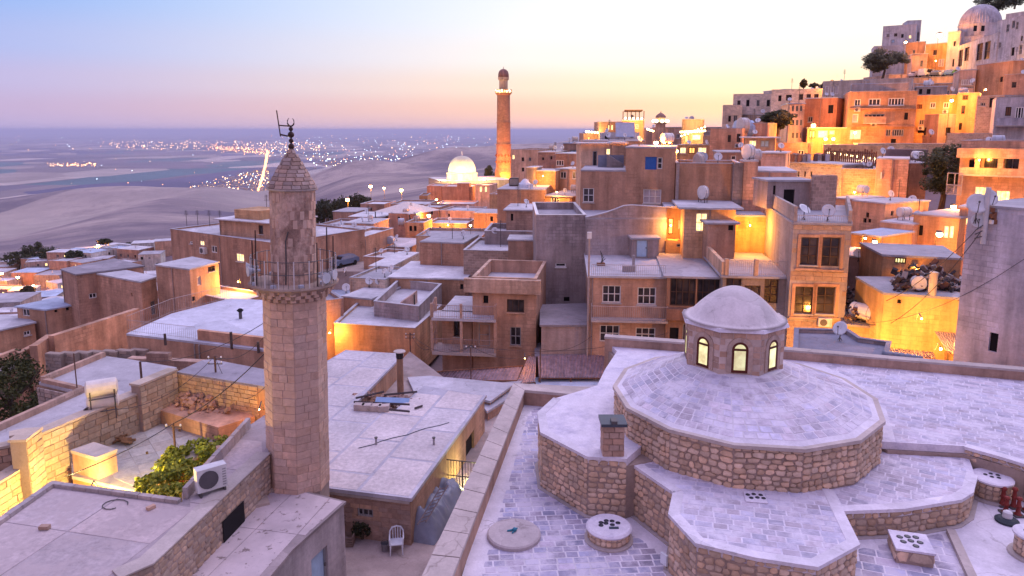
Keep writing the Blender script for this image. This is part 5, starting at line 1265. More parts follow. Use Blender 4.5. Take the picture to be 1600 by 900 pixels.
v = T('veranda_house', 'run-down house with dark wooden glazed veranda', 1042.5, 47, 1129, 46.5, 430, 10.5, (.30, .22, .18), [(1047, 434, 1087, 478, 'd', 4, 2, None, False, None, 'veranda_window'), (1089, 434, 1127, 478, 'd', 4, 2, None, False, None, 'veranda_window'), (1066, 506, 1084, 545, 'k'), (1046, 512, 1060, 545, 'k')], roof='slab', rmat=RG, over=.25)
i = 0; z = v.pick(0, 1085, 482)[1]; p0, e, n, L = v.fr(0); v.add('balcony_panel', plaster((.26, .18, .15)), M().box(v.P(0, 0, z - .75, .003), (e.x, e.y, 0), (0, 0, 1), L, .78, .5))
t4 = T('terrace_house', 'grey house with railed roof terrace beside the tall stone house', 1129.5, 45.5, 1238, 45, 430, 9, (.36, .31, .30), [(1134, 434, 1158, 466, 'd', 2, 2), (1163, 446, 1188, 470, 'k'), (1194, 434, 1216, 474, 'd', 2, 3)], roof='slab', rmat=RG, over=.15)
railing(t4.root, [t4.P(0, .1, t4.z1, -.02), t4.P(0, t4.fr(0)[3] - .1, t4.z1, -.02)], 1.0, RAIL, .13)
for u in (.05, .48, .96): p = t4.P(0, t4.fr(0)[3] * u, t4.z1, 0); M().cbox(p[0] - .12, p[0] + .12, p[1] - .05, p[1] + .19, t4.z1 + .003, t4.z1 + 1.1).build('railing_pillar', plaster(CRM), t4.root)
a, b = Vector(t4.P(0, .05, 0)), Vector(t4.P(0, .05, 0, -8)); M().prism(ccw([(a.x - .15, a.y), (a.x + .1, a.y), (b.x + .1, b.y), (b.x - .15, b.y)]), t4.z1 + .002, t4.z1 + .9, ztops=None).build('side_parapet', plaster(CRM), t4.root)
p = XY(1132, 396, t4.z1); o = root('air_cooler', (*p, t4.z1), 'large grey air cooler cabinet on the railed terrace', 'air cooler'); M().cbox(p[0] - .55, p[0] + .55, p[1], p[1] + .9, t4.z1 + .15, t4.z1 + 1.35).build('cabinet', flat((.42, .42, .48), 'galvanised', .5), o)
for t in range(6): M().cbox(p[0] - .48, p[0] + .48, p[1] - .02, p[1] - .002, t4.z1 + .75 + t * .1, t4.z1 + .80 + t * .1).build('louvre', METAL, o)
M().cbox(p[0] - .5, p[0] + .5, p[1] + .05, p[1] + .85, t4.z1 + .002, t4.z1 + .148).build('foot', METAL, o)
# tall stone house at the corner
SH = [atY(1240, 345, 44)[:2], atY(1331, 345, 43.4)[:2], atY(1325, 320, 54)[:2], atY(1196, 310, 55)[:2]]; zS = zat(1240, 347, 44)
s = House('stone_house', 'tall narrow stone house with four large framed windows', 'house', SH, -15, zS, plaster((.44, .38, .37)), roof='slab', rmat=RG, over=.06)
for w in ((1251, 371, 1278, 414), (1284, 371, 1312, 416), (1242, 448, 1270, 490), (1275, 448, 1304, 490)): s.win(*w, 'd', 2, 3, 0)
s.build()
p0, e, n, L = s.fr(0); ST = piece((.50, .345, .25), 'facade_stone', .2, .05)
blocks(s.root, s.P(0, 0, 0, .003), s.P(0, L, 0, .003), -14.5, zS - .16, ST, bh=.30, bw=(.45, .8), proud=.02, gap=.012, seed=90, skip=lambda a, b, c, d: any(a < o[2] + .22 and b > o[1] - .22 and c < o[4] + .22 and d > o[3] - .22 for o in s.open), maxn=300)
for o in s.open:
    m = M(); E = (e.x, e.y, 0)
    for (a, b, c, d) in ((o[1] - .22, o[3] - .2, o[1] - .03, o[4] + .2), (o[2] + .03, o[3] - .2, o[2] + .22, o[4] + .2), (o[1] - .03, o[4] + .03, o[2] + .03, o[4] + .2)): m.box(s.P(0, a, b, .004), E, (0, 0, 1), c - a, d - b, .06)
    m.build('window_surround', plaster((.52, .38, .29)), s.root); M().box(s.P(0, o[1] - .3, o[3] - .32, .004), E, (0, 0, 1), o[2] - o[1] + .6, .115, .16).build('sill', plaster((.54, .42, .34)), s.root)
for a, b, hh in ((SH[3], SH[0], 1.0), (SH[1], SH[2], .8)):
    A, B = Vector(a), Vector(b); ee = (B - A).normalized(); nn = Vector((-ee.y, ee.x)) * .2; M().prism(ccw([tuple(A), tuple(B), tuple(B + nn), tuple(A + nn)]), zS + .002, zS + hh).build('parapet', plaster((.44, .38, .37)), s.root)
railing(s.root, [s.P(0, .1, zS, -.02), s.P(0, L - .1, zS, -.02)], .45, RAIL, .12)
T('stair_hut', 'grey stair hut with black doorway on the tall stone house', 1200, 51.5, 1272, 51.5, 281, 3, GRY, [(1224, 296, 1241, 330, 'k', 1, 1, None, False, None, None, True), (1208, 290, 1212, 304, 'k')], roof='slab', rmat=RG, zb=zS + .003, cat='hut')
T('roof_wall', 'bare brick wall stub beside the grey stair hut', 1272.5, 50.6, 1309, 50.6, 274, .5, (.46, .31, .25), (), roof=None, zb=zS + .004, mas=True, cat='wall')
p = XY(1268, 347, zS); dish(p[0], p[1] + 1.2, zS, .42, math.radians(150), 'tilted pale dish leaning left on the tall stone house', el=48)
p = XY(1304, 349, zS); dish(p[0], p[1] + 1.0, zS, .42, math.radians(190), 'round pale dish facing front on the tall stone house', el=20)
# yellow-lit houses right of the stone house
n1 = RH('flat_roofed_house', 'small orange lit house with grilled window behind the junk roof', [(1380, 397), (1502, 403), (1472, 384), (1345, 379)], -8.0, -13, plaster(OCH), roof='slab', rmat=RG, over=.08); n1.win(1398, 402, 1416, 412, 'y', 4, 1); n1.build()
n2 = RH('junk_roof_house', 'yellow lit house with junk heaped on its roof', [(1382, 457), (1502, 465), (1502, 432), (1338, 432)], -9.4, -13.5, plaster(YLW), roof='slab', rmat=RG, over=.05); n2.win(1402, 468, 1408, 474, 'k'); n2.build()
m = M(); rr = random.Random(3)
for _ in range(420):
    u = rr.random(); p = atz(1400 + u * 95 + rr.gauss(0, 4), 436 + rr.random() * 20, -9.4); s_ = rr.uniform(.08, .32); vv = Vector((rr.gauss(0, 1), rr.gauss(0, 1), rr.gauss(0, 1))).normalized(); m.box((p[0], p[1], -9.4 + rr.random() ** 1.5 * 1.0 * math.sin(math.pi * min(1, u * .9 + .1))), vv, vv.orthogonal().normalized(), s_ * 1.6, s_ * .5, s_, rr.randrange(3))
tag(m.build('scrap_heap', [flat((.10, .05, .04), 'scrap_rust', .7), flat((.05, .04, .045), 'scrap_dark', .6), flat((.30, .24, .22), 'scrap_pale', .6)]), 'heap of rusty scrap on the yellow lit roof', 'scrap', kind='stuff')
p = XY(1434, 455, -9.4); tank(p[0], p[1], -9.4, .42, .5, math.radians(70), 'round pale drum lying in the scrap heap', legs=.1)
p = XY(1456, 461, -9.4); tag(M().tube([(p[0], p[1], -9.4), (p[0], p[1], -8.05)], .22, 12).build('chimney_pipe', flat((.5, .42, .36), 'pale_pipe', .5)), 'upright pale pipe standing in the scrap heap', 'pipe')
p = XY(1350, 493, -11.5); tank(p[0], p[1], -11.9, .5, 1.5, math.radians(120), 'large white water tank lying beside the stone house', legs=.15)
RH('shed', 'low orange lit shed roof under the white tank', [(1318, 505), (1390, 512), (1385, 488), (1318, 482)], -11.9, -15, plaster(OCH), roof='slab', rmat=RD_, cat='shed').build()
m = M()
for _ in range(160):
    p = atz(rr.uniform(1320, 1350), rr.uniform(462, 500), -11.7); s_ = rr.uniform(.08, .25); vv = Vector((rr.gauss(0, 1), rr.gauss(0, 1), rr.gauss(0, 1))).normalized(); m.box((p[0], p[1], -11.85 + rr.random() * .9), vv, vv.orthogonal().normalized(), s_ * 1.6, s_ * .6, s_, rr.randrange(3))
tag(m.build('scrap_heap', [flat((.10, .05, .04), 'scrap_rust', .7), flat((.05, .04, .045), 'scrap_dark', .6), flat((.30, .24, .22), 'scrap_pale', .6)]), 'heap of dark bags and scrap beside the white tank', 'scrap', kind='stuff')
gr = RH('flat_roofed_house', 'grey bitumen roof with a dish behind the mosque parapet', [(1240, 549), (1385, 562), (1392, 533), (1345, 527), (1325, 514), (1242, 512)], -11.0, -16, plaster(GRY), roof='parapet', rmat=screed((.22, .22, .28), 'bitumen'), ph=.25); gr.build()
p = XY(1312, 532, -11.2); dish(p[0], p[1], -11.2, .4, math.radians(235), 'pale dish on a tripod on the grey bitumen roof', el=30)
m = M()
for k in range(6):
    a, b = Vector(atz(1380 + k * 9, 552 + k * 1.2, -10.9)), Vector(atz(1396 + k * 9, 556 + k * 1.2, -10.9)); m.tube([a, b], .16, 7)
tag(m.build('rolled_sheets', flat((.20, .21, .27), 'folded_tarp', .5), shade=True), 'rolled blue grey sheets on the edge of the bitumen roof', 'sheets')
def corrugated(name, label, q, mat, waves=16, amp=.035, posts=0, zb=-16, group=None):
    """q: four world points, back-left, back-right, front-right, front-left"""
    q = [Vector(p) for p in q]; o = root(name, (q[3].x, q[3].y, zb), label, 'shed roof', group); m = M(); nx = waves * 6
    nrm = (q[1] - q[0]).cross(q[0] - q[3]).normalized(); nrm = nrm if nrm.z > 0 else -nrm; c = []
    for d in (0, -.012):
        for t in range(nx + 1):
            u = t / nx; hh = math.sin(u * waves * 2 * math.pi) * amp + d
            c.append(q[0].lerp(q[1], u) + nrm * hh); c.append(q[3].lerp(q[2], u) + nrm * hh)
    m.vs(c)
    for t in range(nx): m.f.append((t * 2, t * 2 + 1, t * 2 + 3, t * 2 + 2)); m.mi.append(0)
    m.build('corrugated_sheet', mat, o)
    for k in range(posts):
        for s_ in (0, 1):
            p = q[3 * (1 - s_)].lerp(q[2 - s_], k / max(1, posts - 1)); M().tube([(p.x, p.y, zb), (p.x, p.y, p.z - .05)], .05, 5).build('post', RUST, o)
    f = M(); f.tube([q[0] - nrm * .08, q[1] - nrm * .08], .04, 4); f.tube([q[3] - nrm * .08, q[2] - nrm * .08], .04, 4); f.build('purlin', RUST, o); return o
PURP = flat((.27, .19, .21), 'weathered_sheet', .5, .1, .35)
corrugated('corrugated_shed', 'long purple corrugated shed roof left of the stepped ridge', [atz(682, 580, -16.2), atz(817, 571, -16.2), atz(808, 594, -16.8), atz(668, 594, -16.8)], PURP, 26, posts=3, zb=-19)
corrugated('corrugated_shed', 'tall narrow corrugated roof piece with broken sheets', [atz(826, 557, -15.7), atz(838, 557, -15.7), atz(836, 596, -16.6), atz(806, 600, -16.7)], PURP, 5, posts=2, zb=-19)
corrugated('corrugated_shed', 'purple corrugated shed roof reaching behind the mosque roof', [atz(840, 556, -15.7), atz(950, 553, -15.7), atz(942, 590, -16.6), atz(842, 590, -16.6)], PURP, 20, posts=3, zb=-19)
RH('shed', 'low bluish roof slab before the corrugated shed', [(806, 612), (945, 606), (938, 592), (838, 590)], -16.9, -19, plaster(GRY), roof='slab', rmat=RB, cat='shed').build()
RH('flat_roofed_house', 'lilac flat roof between the white roof and the terrace parapet', [(650, 612), (735, 618), (765, 625), (800, 600), (672, 588), (640, 590)], -16.0, -18.5, plaster(DUS), roof='slab', rmat=RL).build()
RH('flat_roofed_house', 'lilac strip roof running to the terrace parapet', [(762, 640), (792, 622), (812, 596), (770, 600), (740, 612)], -16.3, -18.5, plaster(DUS), roof='slab', rmat=RG).build()
corrugated('corrugated_shed', 'orange lit striped awning roof by the mosque parapet', [atz(1372, 528, -12.6), atz(1452, 534, -12.6), atz(1462, 560, -12.8), atz(1392, 552, -12.8)], flat((.40, .31, .30), 'lilac_sheet', .5, .1, .2), 14, posts=2, zb=-16)
corrugated('corrugated_shed', 'steep striped sheet leaning against the grey wall', [atz(1458, 514, -11.4), atz(1495, 516, -11.4), atz(1512, 560, -12.2), atz(1478, 548, -12.2)], flat((.40, .31, .30), 'lilac_sheet', .5, .1, .2), 8, posts=2, zb=-16)
o = root('steel_truss', (*XY(1450, 545, -12), -14), 'rusty steel truss frame over the yellow lit yard', 'truss'); m = M(); A, B = Vector(atz(1412, 512, -11.6)), Vector(atz(1490, 516, -11.6)); dz = Vector((0, 0, -1.3))
m.tube([A, B], .05, 4); m.tube([A + dz, B + dz], .05, 4); m.build('chord', RUST, o)
for k in range(9):
    a = A.lerp(B, k / 8); b = A.lerp(B, min(1, (k + 1) / 8)); M().tube([a + (dz if k % 2 else Vector()), b + (Vector() if k % 2 else dz)], .03, 4).build('brace', RUST, o)
for t in (0, 1): p = A.lerp(B, t); M().tube([p, (p.x, p.y, -15)], .06, 4).build('post', RUST, o)
tag(M().prism(ccw(px([(1380, 575), (1510, 575), (1510, 505), (1330, 505)], -13.6)), -15, -13.6).build('yard_floor', screed(OCH, 'yard_earth')), kind='structure')
gw = T('blank_wall_house', 'tall blank lilac grey gable wall at the right edge', 1514, 35.5, 1640, 32.5, 318, 9, (.56, .53, .62), [(1545, 520, 1559, 550, 'k', 1, 1, None, False, None, 'hole')], roof='slab', rmat=RG, over=.05, zb=-16)
for (qx, qy, rr_, az, lab, ms) in ((1527, 318, .50, 200, 'large pale dish on the mast of the grey gable', .8), (1547, 309, .40, 170, 'smaller pale dish beside the mast of the grey gable', 1.0), (1530, 345, .36, 215, 'low dish on the side of the grey gable', .2)):
    p = atY(qx, qy, 34.6); dish(p[0], p[1], p[2] - ms - rr_ * .4, rr_, math.radians(az), lab, mast=ms, el=18)
o = root('mast_cluster', (*atY(1545, 330, 34.4)[:2], gw.z1 - .6), 'cluster of pale mast, insulators and boxes on the grey gable', 'mast'); p = atY(1541, 330, 34.4); M().tube([(p[0], p[1], gw.z1 - 1.9), (p[0], p[1], gw.z1 + .9)], .12, 8).build('mast', flat((.55, .52, .53), 'mast_paint', .5), o)
for k in range(9): M().cbox(p[0] + .25 + .12 * (k % 4), p[0] + .36 + .12 * (k % 4), p[1] - .1, p[1] + .1, gw.z1 - .9 + .3 * (k // 3), gw.z1 - .7 + .3 * (k // 3) + .1 * (k % 2)).build('junction_box', RUST if k % 3 else WHITE, o)
for k in range(3): M().tube([(p[0], p[1], gw.z1 - .9 - .3 * k), (p[0] - .5, p[1] - .1, gw.z1 - 1.2 - .2 * k)], .03, 4).build('bracket', METAL, o)
# ------------------------------------------------------------------ balcony house in the middle
b1 = T('balcony_house', 'cream two storey house with deep parapet roof behind the corrugated shed', 738, 50.5, 838, 49.8, 432, 7.0, (.50, .37, .30), [(792, 468, 819, 488, 'd', 3, 1, None, True), (797, 511, 814, 540, 'k'), (755, 462, 763, 474, 'k'), (707, 0, 708, 1)], roof='parapet', rmat=RL, ph=1.05, cop=plaster((.55, .45, .38)), zb=-19)
i = 0; p0, e, n, L = b1.fr(0); M().box(b1.P(0, -.55, b1.zt - .05, .004), (e.x, e.y, 0), (0, 0, 1), L + .9, 1.02, .45).build('roof_cornice', plaster((.56, .46, .39)), b1.root)
lw = T('porch_house', 'house wing with two railed porches left of the parapet house', 690, 51.5, 737.5, 51.2, 486, 5, (.50, .37, .30), [(709, 501, 723, 526, 'd', 2, 1, None, True), (750, 0, 751, 1)], roof='slab', rmat=RL, zb=-19, over=.02)
z1_, z2_ = lw.z1, zat(690, 543, 50.5); A0 = atY(674, 486, 49.6); A1 = atY(775, 492, 49.0); PO = ccw([A0[:2], A1[:2], (A1[0], A1[1] + 2.2), (A0[0], A0[1] + 2.2)]); pr_ = lw.root
COLM = plaster((.52, .41, .35))
M().prism(PO, z1_ - .2, z1_).build('upper_porch_floor', RL, pr_); M().prism(PO, z2_ - .25, z2_).build('lower_porch_floor', COPE, pr_)
for u in (0.0, .02, .46, .99):
    p = Vector(A0).lerp(Vector(A1), u); yb = 1.9 if u == .02 else .05; top = z1_ + (1.0 if u in (0, .02, .99) else -.2)
    M().cbox(p.x - .1, p.x + .1, p.y + yb, p.y + yb + .2, z2_ + .002, z1_ - .202).build('column', COLM, pr_)
    M().cbox(p.x - .1, p.x + .1, p.y + yb, p.y + yb + .2, z1_ + .002, z1_ + 1.05).build('railing_pillar', COLM, pr_)
for zz in (z1_, z2_): railing(pr_, [(A0[0], A0[1] + 2.0, zz), (A0[0], A0[1] + .06, zz), (A1[0], A1[1] + .06, zz), (A1[0], A1[1] + 1.0, zz)], .95, flat((.36, .25, .23), 'porch_rail', .6), .13)
p = XY(748, 465, z1_); tag(M().cbox(p[0] - .38, p[0] + .38, p[1], p[1] + .6, z1_ + .005, z1_ + .42).build('wooden_chest', flat((.18, .06, .05), 'red_brown_wood', .6)), 'small red brown chest on the upper porch', 'chest')
p = b1.pick(0, 757, 540); b1.root
dd = House('porch_door', 'pale door leaf opening onto the lower porch', 'door', ccw([atY(746, 500, 50.35)[:2], atY(768, 500, 50.2)[:2], atY(768, 500, 50.38)[:2], atY(746, 500, 50.49)[:2]]), z2_, zat(757, 501, 50.3), plaster((.48, .40, .36)), roof=None); dd.win(748, 506, 765, 541, 'g', 1, 2, door=True); dd.build()
# ------------------------------------------------------------------ brown houses above
q1 = T('brown_house', 'big brown plaster house with blue shutter high on its wall', 978, 61, 1056, 60, 229, 9, (.47, .33, .25), [(1005, 296, 1033, 318, 'c', 3, 2), (1008, 245, 1026, 265, 'b', 2, 1, None, False, 'blue shutters'), (1027, 246, 1035, 264, 'w', 1, 2)], roof='slab', rmat=RG, over=.05)
q2 = T('brown_house', 'lower brown wing with one white window beside the blue shutter house', 908, 61.6, 977.5, 61, 265, 9, (.45, .32, .25), [(911, 294, 928, 316, 'w', 2, 2)], roof='slab', rmat=RG, over=.05)
T('rooftop_house', 'cream rooftop house with dark door and lit window', 908, 69, 956, 69, 223, 5, CRM, [(926, 236, 933, 264, 'g', 1, 1, None, False, None, None, True), (947, 232, 954, 242, 'l', 1, 1)], roof='slab', over=.3)
T('rooftop_house', 'tan rooftop block right of the cream rooftop house', 956.5, 68.6, 980, 68.5, 222, 5, TAN, [], roof='slab')
tag(M().box(atY(934, 265, 66), (1, 0, 0), (0, 0, 1), 2.4, 1.35, .1).build('sheet_metal_fence', flat((.20, .22, .30), 'blue_sheet', .5)), 'blue grey sheet fence on the brown wing roof', 'fence')
tag(M().prism(ccw([atY(948, 250, 65)[:2], atY(974, 250, 65)[:2], atY(974, 250, 65.6)[:2], atY(948, 250, 65.6)[:2]]), zat(948, 266, 65), zat(948, 241, 65), ztops=[zat(948, 241, 65), zat(948, 256, 65), zat(948, 256, 65), zat(948, 241, 65)]).build('stair_wall', plaster((.30, .26, .27))), 'sloping grey stair wall on the brown wing roof', 'wall')
P1 = T('recess_wall_house', 'orange brown blank wall framed by grey piers', 1057, 59, 1160, 58, 254, 6, (.46, .31, .22), [], roof='parapet', rmat=RL, ph=.3)
p0, e, n, L = P1.fr(0)
for u, w in ((0, .25), (L - .75, .75)): M().box(P1.P(0, u, -16, .004), (e.x, e.y, 0), (0, 0, 1), w, P1.z1 + 16.02, .7 if u else .3).build('pier', plaster((.34, .28, .27)), P1.root)
rh = T('rooftop_house', 'small lit house with arched window and white roof slab', 1070, 53.5, 1150, 53, 323, 5.0, (.56, .42, .30), [(1087, 333, 1105, 362, 'l', 2, 2)], roof='slab', rmat=RL, over=.5)
p = XY(1098, 316, rh.z1); tank(p[0], p[1], rh.z1, .55, .35, 0.4, 'round white tank on the small lit house')
T('hut', 'small grey brown hut with flat roof beside the arched window', 1107, 51.6, 1150, 51.5, 347, 2.5, (.40, .31, .27), [(1138, 352, 1146, 360, 'k')], roof='slab', rmat=RG, over=.25, cat='hut')
T('porch_house', 'open lit porch left of the arched window', 1042, 57, 1069, 56.8, 322, 4, OCH, [(1044, 341, 1052, 366, 'o', 1, 1), (1060, 344, 1067, 358, 'l', 1, 1)], roof='slab', over=.2)
T('yellow_wall', 'low bright yellow lit wall behind the veranda roof', 1041, 55.6, 1121, 55.4, 375, .8, YLW, [(1057, 381, 1066, 386, 'g', 1, 1)], roof=None, cat='wall', zb=-14)
T('yellow_lit_house', 'yellow lit blank house wall left of the tall stone house', 1146, 54.5, 1200, 54.2, 336, 4, YLW, [], roof='slab', over=.03, zb=-14)
P2 = T('pink_house', 'large pale pink blank house wall above the yellow house', 1160.5, 57.5, 1245, 56.5, 266, 7, (.60, .42, .34), [(1169, 282, 1172, 286, 'k')], roof='slab', over=.04)
T('chimney_block', 'tall pink chimney block on the pink house corner', 1163, 57.2, 1185, 57.1, 250, 1.5, (.60, .42, .34), [], roof='slab', over=.03, cat='chimney')
p = atY(1169, 248, 58); tank(p[0], p[1], p[2] - .1, .62, .5, .3, 'white round tank on the pink chimney block', legs=.05)
p = atY(1178, 240, 66); tank(p[0], p[1], p[2] - .9, .62, 1.0, .2, 'grey tank behind the pink chimney block', (.45, .42, .43), legs=.1)
p = atY(1092, 252, 60); tank(p[0], p[1], p[2] - .7, .62, .5, .3, 'brownish round tank on the framed orange wall', (.45, .36, .32), legs=.1)
T('grey_house', 'grey house with one small white framed opening behind the tanks', 1122, 76, 1196, 75, 237, 7, (.38, .31, .29), [(1142, 243, 1150, 250, 'w', 1, 1)], roof='slab', rmat=RG)
T('white_wall_house', 'pale pink end wall beside the terrace restaurant', 1190, 73, 1228, 72, 238, 6, (.66, .55, .52), [], roof='slab')
# ------------------------------------------------------------------ skyline in the middle
T('skyline_house', 'dark terrace house with plants left on the skyline', 912, 122, 938, 122, 208, 8, BR, [(918, 212, 922, 218, 'o', 1, 1)], ph=.6)
T('skyline_house', 'tan house with planters along its roof on the skyline', 937, 119, 972, 119, 190, 8, TAN, [(950, 194, 953, 203, 'l', 1, 1), (955, 194, 958, 203, 'l', 1, 1)], ph=.5)
sk = T('skyline_house', 'ochre house with rooftop pergola on the skyline', 972.5, 113, 1007, 112.5, 187, 8, OCH, [(993, 194, 998, 201, 'w', 2, 1), (984, 210, 990, 216, 'l', 1, 1)], roof='slab')
for k in range(6):
    p = sk.P(0, sk.fr(0)[3] * (k / 5 * .94 + .03), sk.z1, -.2 if k % 2 else -2.8); M().tube([p, (p[0], p[1], sk.z1 + 1.35)], .07, 5).build('pergola_post', DARKW, sk.root)
M().prism(inset(sk.poly, .3), sk.z1 + 1.36, sk.z1 + 1.55).build('pergola_roof', flat((.14, .07, .05), 'pergola_wood', .8), sk.root)
T('skyline_house', 'white and blue house below the pergola house', 937, 100, 998, 99, 207, 8, (.60, .58, .62), [(985, 211, 990, 215, 'k'), (945, 212, 950, 217, 'k')], ph=.4)
tag(M().box(atY(962, 214, 97), (1, .1, 0), (.0, .3, 1), 2.6, 1.9, .2).build('tarpaulin_stack', flat((.40, .47, .62), 'blue_tarp_b', .5)), 'blue grey covered stack on the white house', 'tarpaulin')
T('long_house', 'long low brown house under the white and blue house', 908, 94, 1000, 92, 219, 6, (.46, .35, .29), [(930, 224, 934, 231, 'k'), (950, 223, 953, 230, 'k')], roof='slab', rmat=RL)
T('restaurant_house', 'lamp hung terrace restaurant tower on the skyline', 1066, 127, 1100, 126, 186, 8, (.40, .30, .24), [(1070, 212, 1075, 222, 'o', 1, 1), (1082, 211, 1094, 218, 'l', 3, 1), (1070, 226, 1092, 238, 'o', 4, 1)], ph=.5)
T('restaurant_house', 'low lit front of the terrace restaurant', 1058, 110, 1110, 108, 226, 6, OCH, [(1062, 230, 1072, 240, 'l', 2, 1), (1076, 230, 1086, 240, 'o', 2, 1), (1090, 230, 1104, 240, 'l', 2, 1)], ph=.3)
T('pink_house', 'salmon house with two slim windows right of the restaurant', 1110, 101, 1160, 99, 200, 8, (.62, .42, .32), [(1137, 211, 1142, 222, 'd', 2, 1), (1151, 209, 1157, 222, 'd', 2, 1)], ph=.4)
p = atY(1161, 196, 102); tank(p[0], p[1], p[2] - 1.2, 1.1, 1.0, .2, 'pale tank above the salmon house', (.5, .45, .45), legs=.1); p = atY(1162, 201, 104); tank(p[0], p[1], p[2] - 1.5, 1.3, 2.4, .1, 'blue tank beside the pale tank above the salmon house', (.30, .40, .60), legs=.1)
T('salmon_wall_house', 'plain salmon wall below the dark tree', 1158, 104, 1200, 102, 192, 6, (.56, .40, .32), [(1170, 215, 1176, 221, 'k')], ph=.3)
T('canopy_house', 'shop with white canopy and blue screen light below the dark tree', 1165, 93, 1212, 92, 214, 5, (.50, .40, .33), [(1188, 219, 1202, 230, 'p', 2, 1), (1170, 219, 1182, 229, 'l', 3, 1)], roof='slab', rmat=RW, over=.6)
T('stone_mansion', 'stepped stone mansion with dark doorway at the skyline left', 1130, 142, 1160, 141, 164, 10, (.62, .48, .39), [(1138, 181, 1142, 190, 'k'), (1146, 180, 1152, 190, 'k')], ph=.5, mas=True)
T('stone_mansion', 'tall stone mansion on the skyline above the salmon house', 1146, 150, 1216, 147, 147, 12, (.62, .49, .41), [(1152, 157, 1157, 166, 'k'), (1166, 156, 1171, 166, 'k'), (1182, 156, 1187, 166, 'k'), (1198, 156, 1203, 166, 'k'), (1160, 178, 1166, 188, 'k'), (1176, 178, 1182, 188, 'k')], ph=.5, mas=True)
am = T('arcade_mansion', 'stone mansion with arched windows and palms behind its roof', 1206, 137, 1292, 133, 140, 11, (.64, .52, .44), [(1228, 148, 1237, 157, 'd', 2, 2), (1248, 147, 1255, 156, 'd', 2, 2), (1260, 147, 1267, 156, 'd', 2, 2), (1272, 147, 1279, 156, 'd', 2, 2), (1216, 149, 1221, 158, 'k')], ph=.4, mas=True)
# ------------------------------------------------------------------ right hillside
cn = T('narrow_house', 'narrow cream house with three rows of slim windows', 1232, 112, 1258, 111.4, 161, 9, (.62, .50, .43), [], roof='slab', rmat=RB); cn = None
nh = FH('narrow_house', 'narrow pale front with nine slim windows before the cream house', 1234, 111, 1256, 110.6, 164, .5, plaster((.64, .52, .45)), roof=None)
for yy in (165, 187, 207):
    for xx in (1237, 1243.5, 1250): nh.win(xx, yy, xx + 4, yy + 9, 'g', 2, 1)
nh.build()
T('red_house', 'red brown house with sloping blue roof edge', 1258.5, 114, 1309, 111, 153, 8, (.50, .30, .21), [(1294, 164, 1302, 177, 'k'), (1262, 182, 1270, 191, 'k')], roof='slab', rmat=RB)
T('red_house', 'lower orange house front with lit awning', 1262, 108, 1328, 106, 199, 4, OCH, [(1278, 204, 1293, 215, 'l', 3, 1), (1296, 204, 1304, 210, 'l', 1, 1), (1264, 204, 1274, 216, 'o', 2, 1)], roof='slab')
T('long_house', 'long pale grey house with four tall windows behind the red house', 1286, 124, 1345, 120, 127, 10, (.50, .44, .43), [(1289, 134, 1295, 147, 'c', 1, 1), (1297, 134, 1303, 147, 'c', 1, 1), (1305, 134, 1310, 147, 'c', 1, 1)], ph=.3)
T('retaining_wall', 'long pale retaining wall under the upper street', 1345, 124, 1425, 120, 124, 6, (.50, .44, .43), [], ph=.3, cat='wall')
og = T('orange_house', 'large orange three storey house with white windows on the hillside', 1328, 106, 1434, 103, 143, 10, (.52, .36, .24), [(1335, 155, 1345, 166, 'w', 2, 1), (1357, 154, 1376, 165, 'w', 3, 1), (1388, 153, 1413, 165, 'w', 5, 1), (1332, 178, 1341, 191, 'c', 1, 1), (1350, 178, 1382, 190, 'g', 5, 1), (1413, 176, 1419, 187, 'k'), (1384, 202, 1392, 213, 'g', 2, 1), (1394, 202, 1412, 213, 'g', 5, 1), (1392, 217, 1400, 225, 'k'), (1328, 203, 1345, 217, 'l', 4, 1)], ph=.5)
p0, e, n, L = og.fr(0); o_ = M()
for yy in (171, 198): z = og.pick(0, 1380, yy)[1]; o_.box(og.P(0, 0, z, .004), (e.x, e.y, 0), (0, 0, 1), L, .22, .35)
o_.build('string_course', plaster((.42, .31, .25)), og.root); balcony(og, 1348, 1383, 192, 1.0, .9, solid=plaster((.44, .34, .30)))
T('roof_deck', 'grey railed roof deck above the orange house', 1332, 113, 1420, 110, 131, 5, (.40, .35, .35), [], ph=.8, rmat=RB, cat='house')
yh = T('yellow_lit_house', 'bright yellow lamp lit house in the middle of the hillside', 1428, 110, 1497, 107, 149, 9, (.60, .44, .20), [(1433, 163, 1441, 170, 'r', 2, 1), (1453, 160, 1462, 169, 'w', 2, 1), (1474, 160, 1483, 169, 'w', 2, 1), (1436, 187, 1444, 195, 'g', 2, 1), (1452, 187, 1461, 195, 'w', 2, 1), (1474, 187, 1482, 195, 'w', 2, 1), (1434, 204, 1444, 208, 'k'), (1447, 204, 1456, 208, 'k'), (1460, 204, 1468, 208, 'k'), (1474, 204, 1484, 208, 'k')], ph=.3)  # tan house; the lamp's yellow light is mixed into the wall colour
T('corner_house', 'orange pink corner house right of the yellow house', 1497.5, 106.5, 1530, 105, 145, 9, (.54, .37, .27), [(1504, 147, 1513, 156, 'd', 2, 1), (1502, 165, 1508, 178, 'd', 1, 1), (1498, 192, 1503, 203, 'k')], ph=.3)
T('flat_roofed_house', 'grey blue roof house above the yellow house', 1432, 122, 1480, 120, 135, 6, (.36, .33, .36), [(1436, 139, 1441, 147, 'k'), (1448, 139, 1454, 147, 'k')], roof='slab', rmat=RB)
T('white_house', 'white pink house with a strip of shuttered windows', 1500, 120, 1526, 119, 109, 8, (.66, .54, .50), [(1502, 124, 1521, 133, 'c', 5, 1), (1502, 135, 1521, 138, 'g', 6, 1)], roof='slab')
T('side_wall_house', 'orange side wall rising right of the white pink house', 1526.5, 120, 1583, 112, 101, 8, (.52, .36, .26), [(1562, 120, 1567, 128, 'k')], roof='slab')
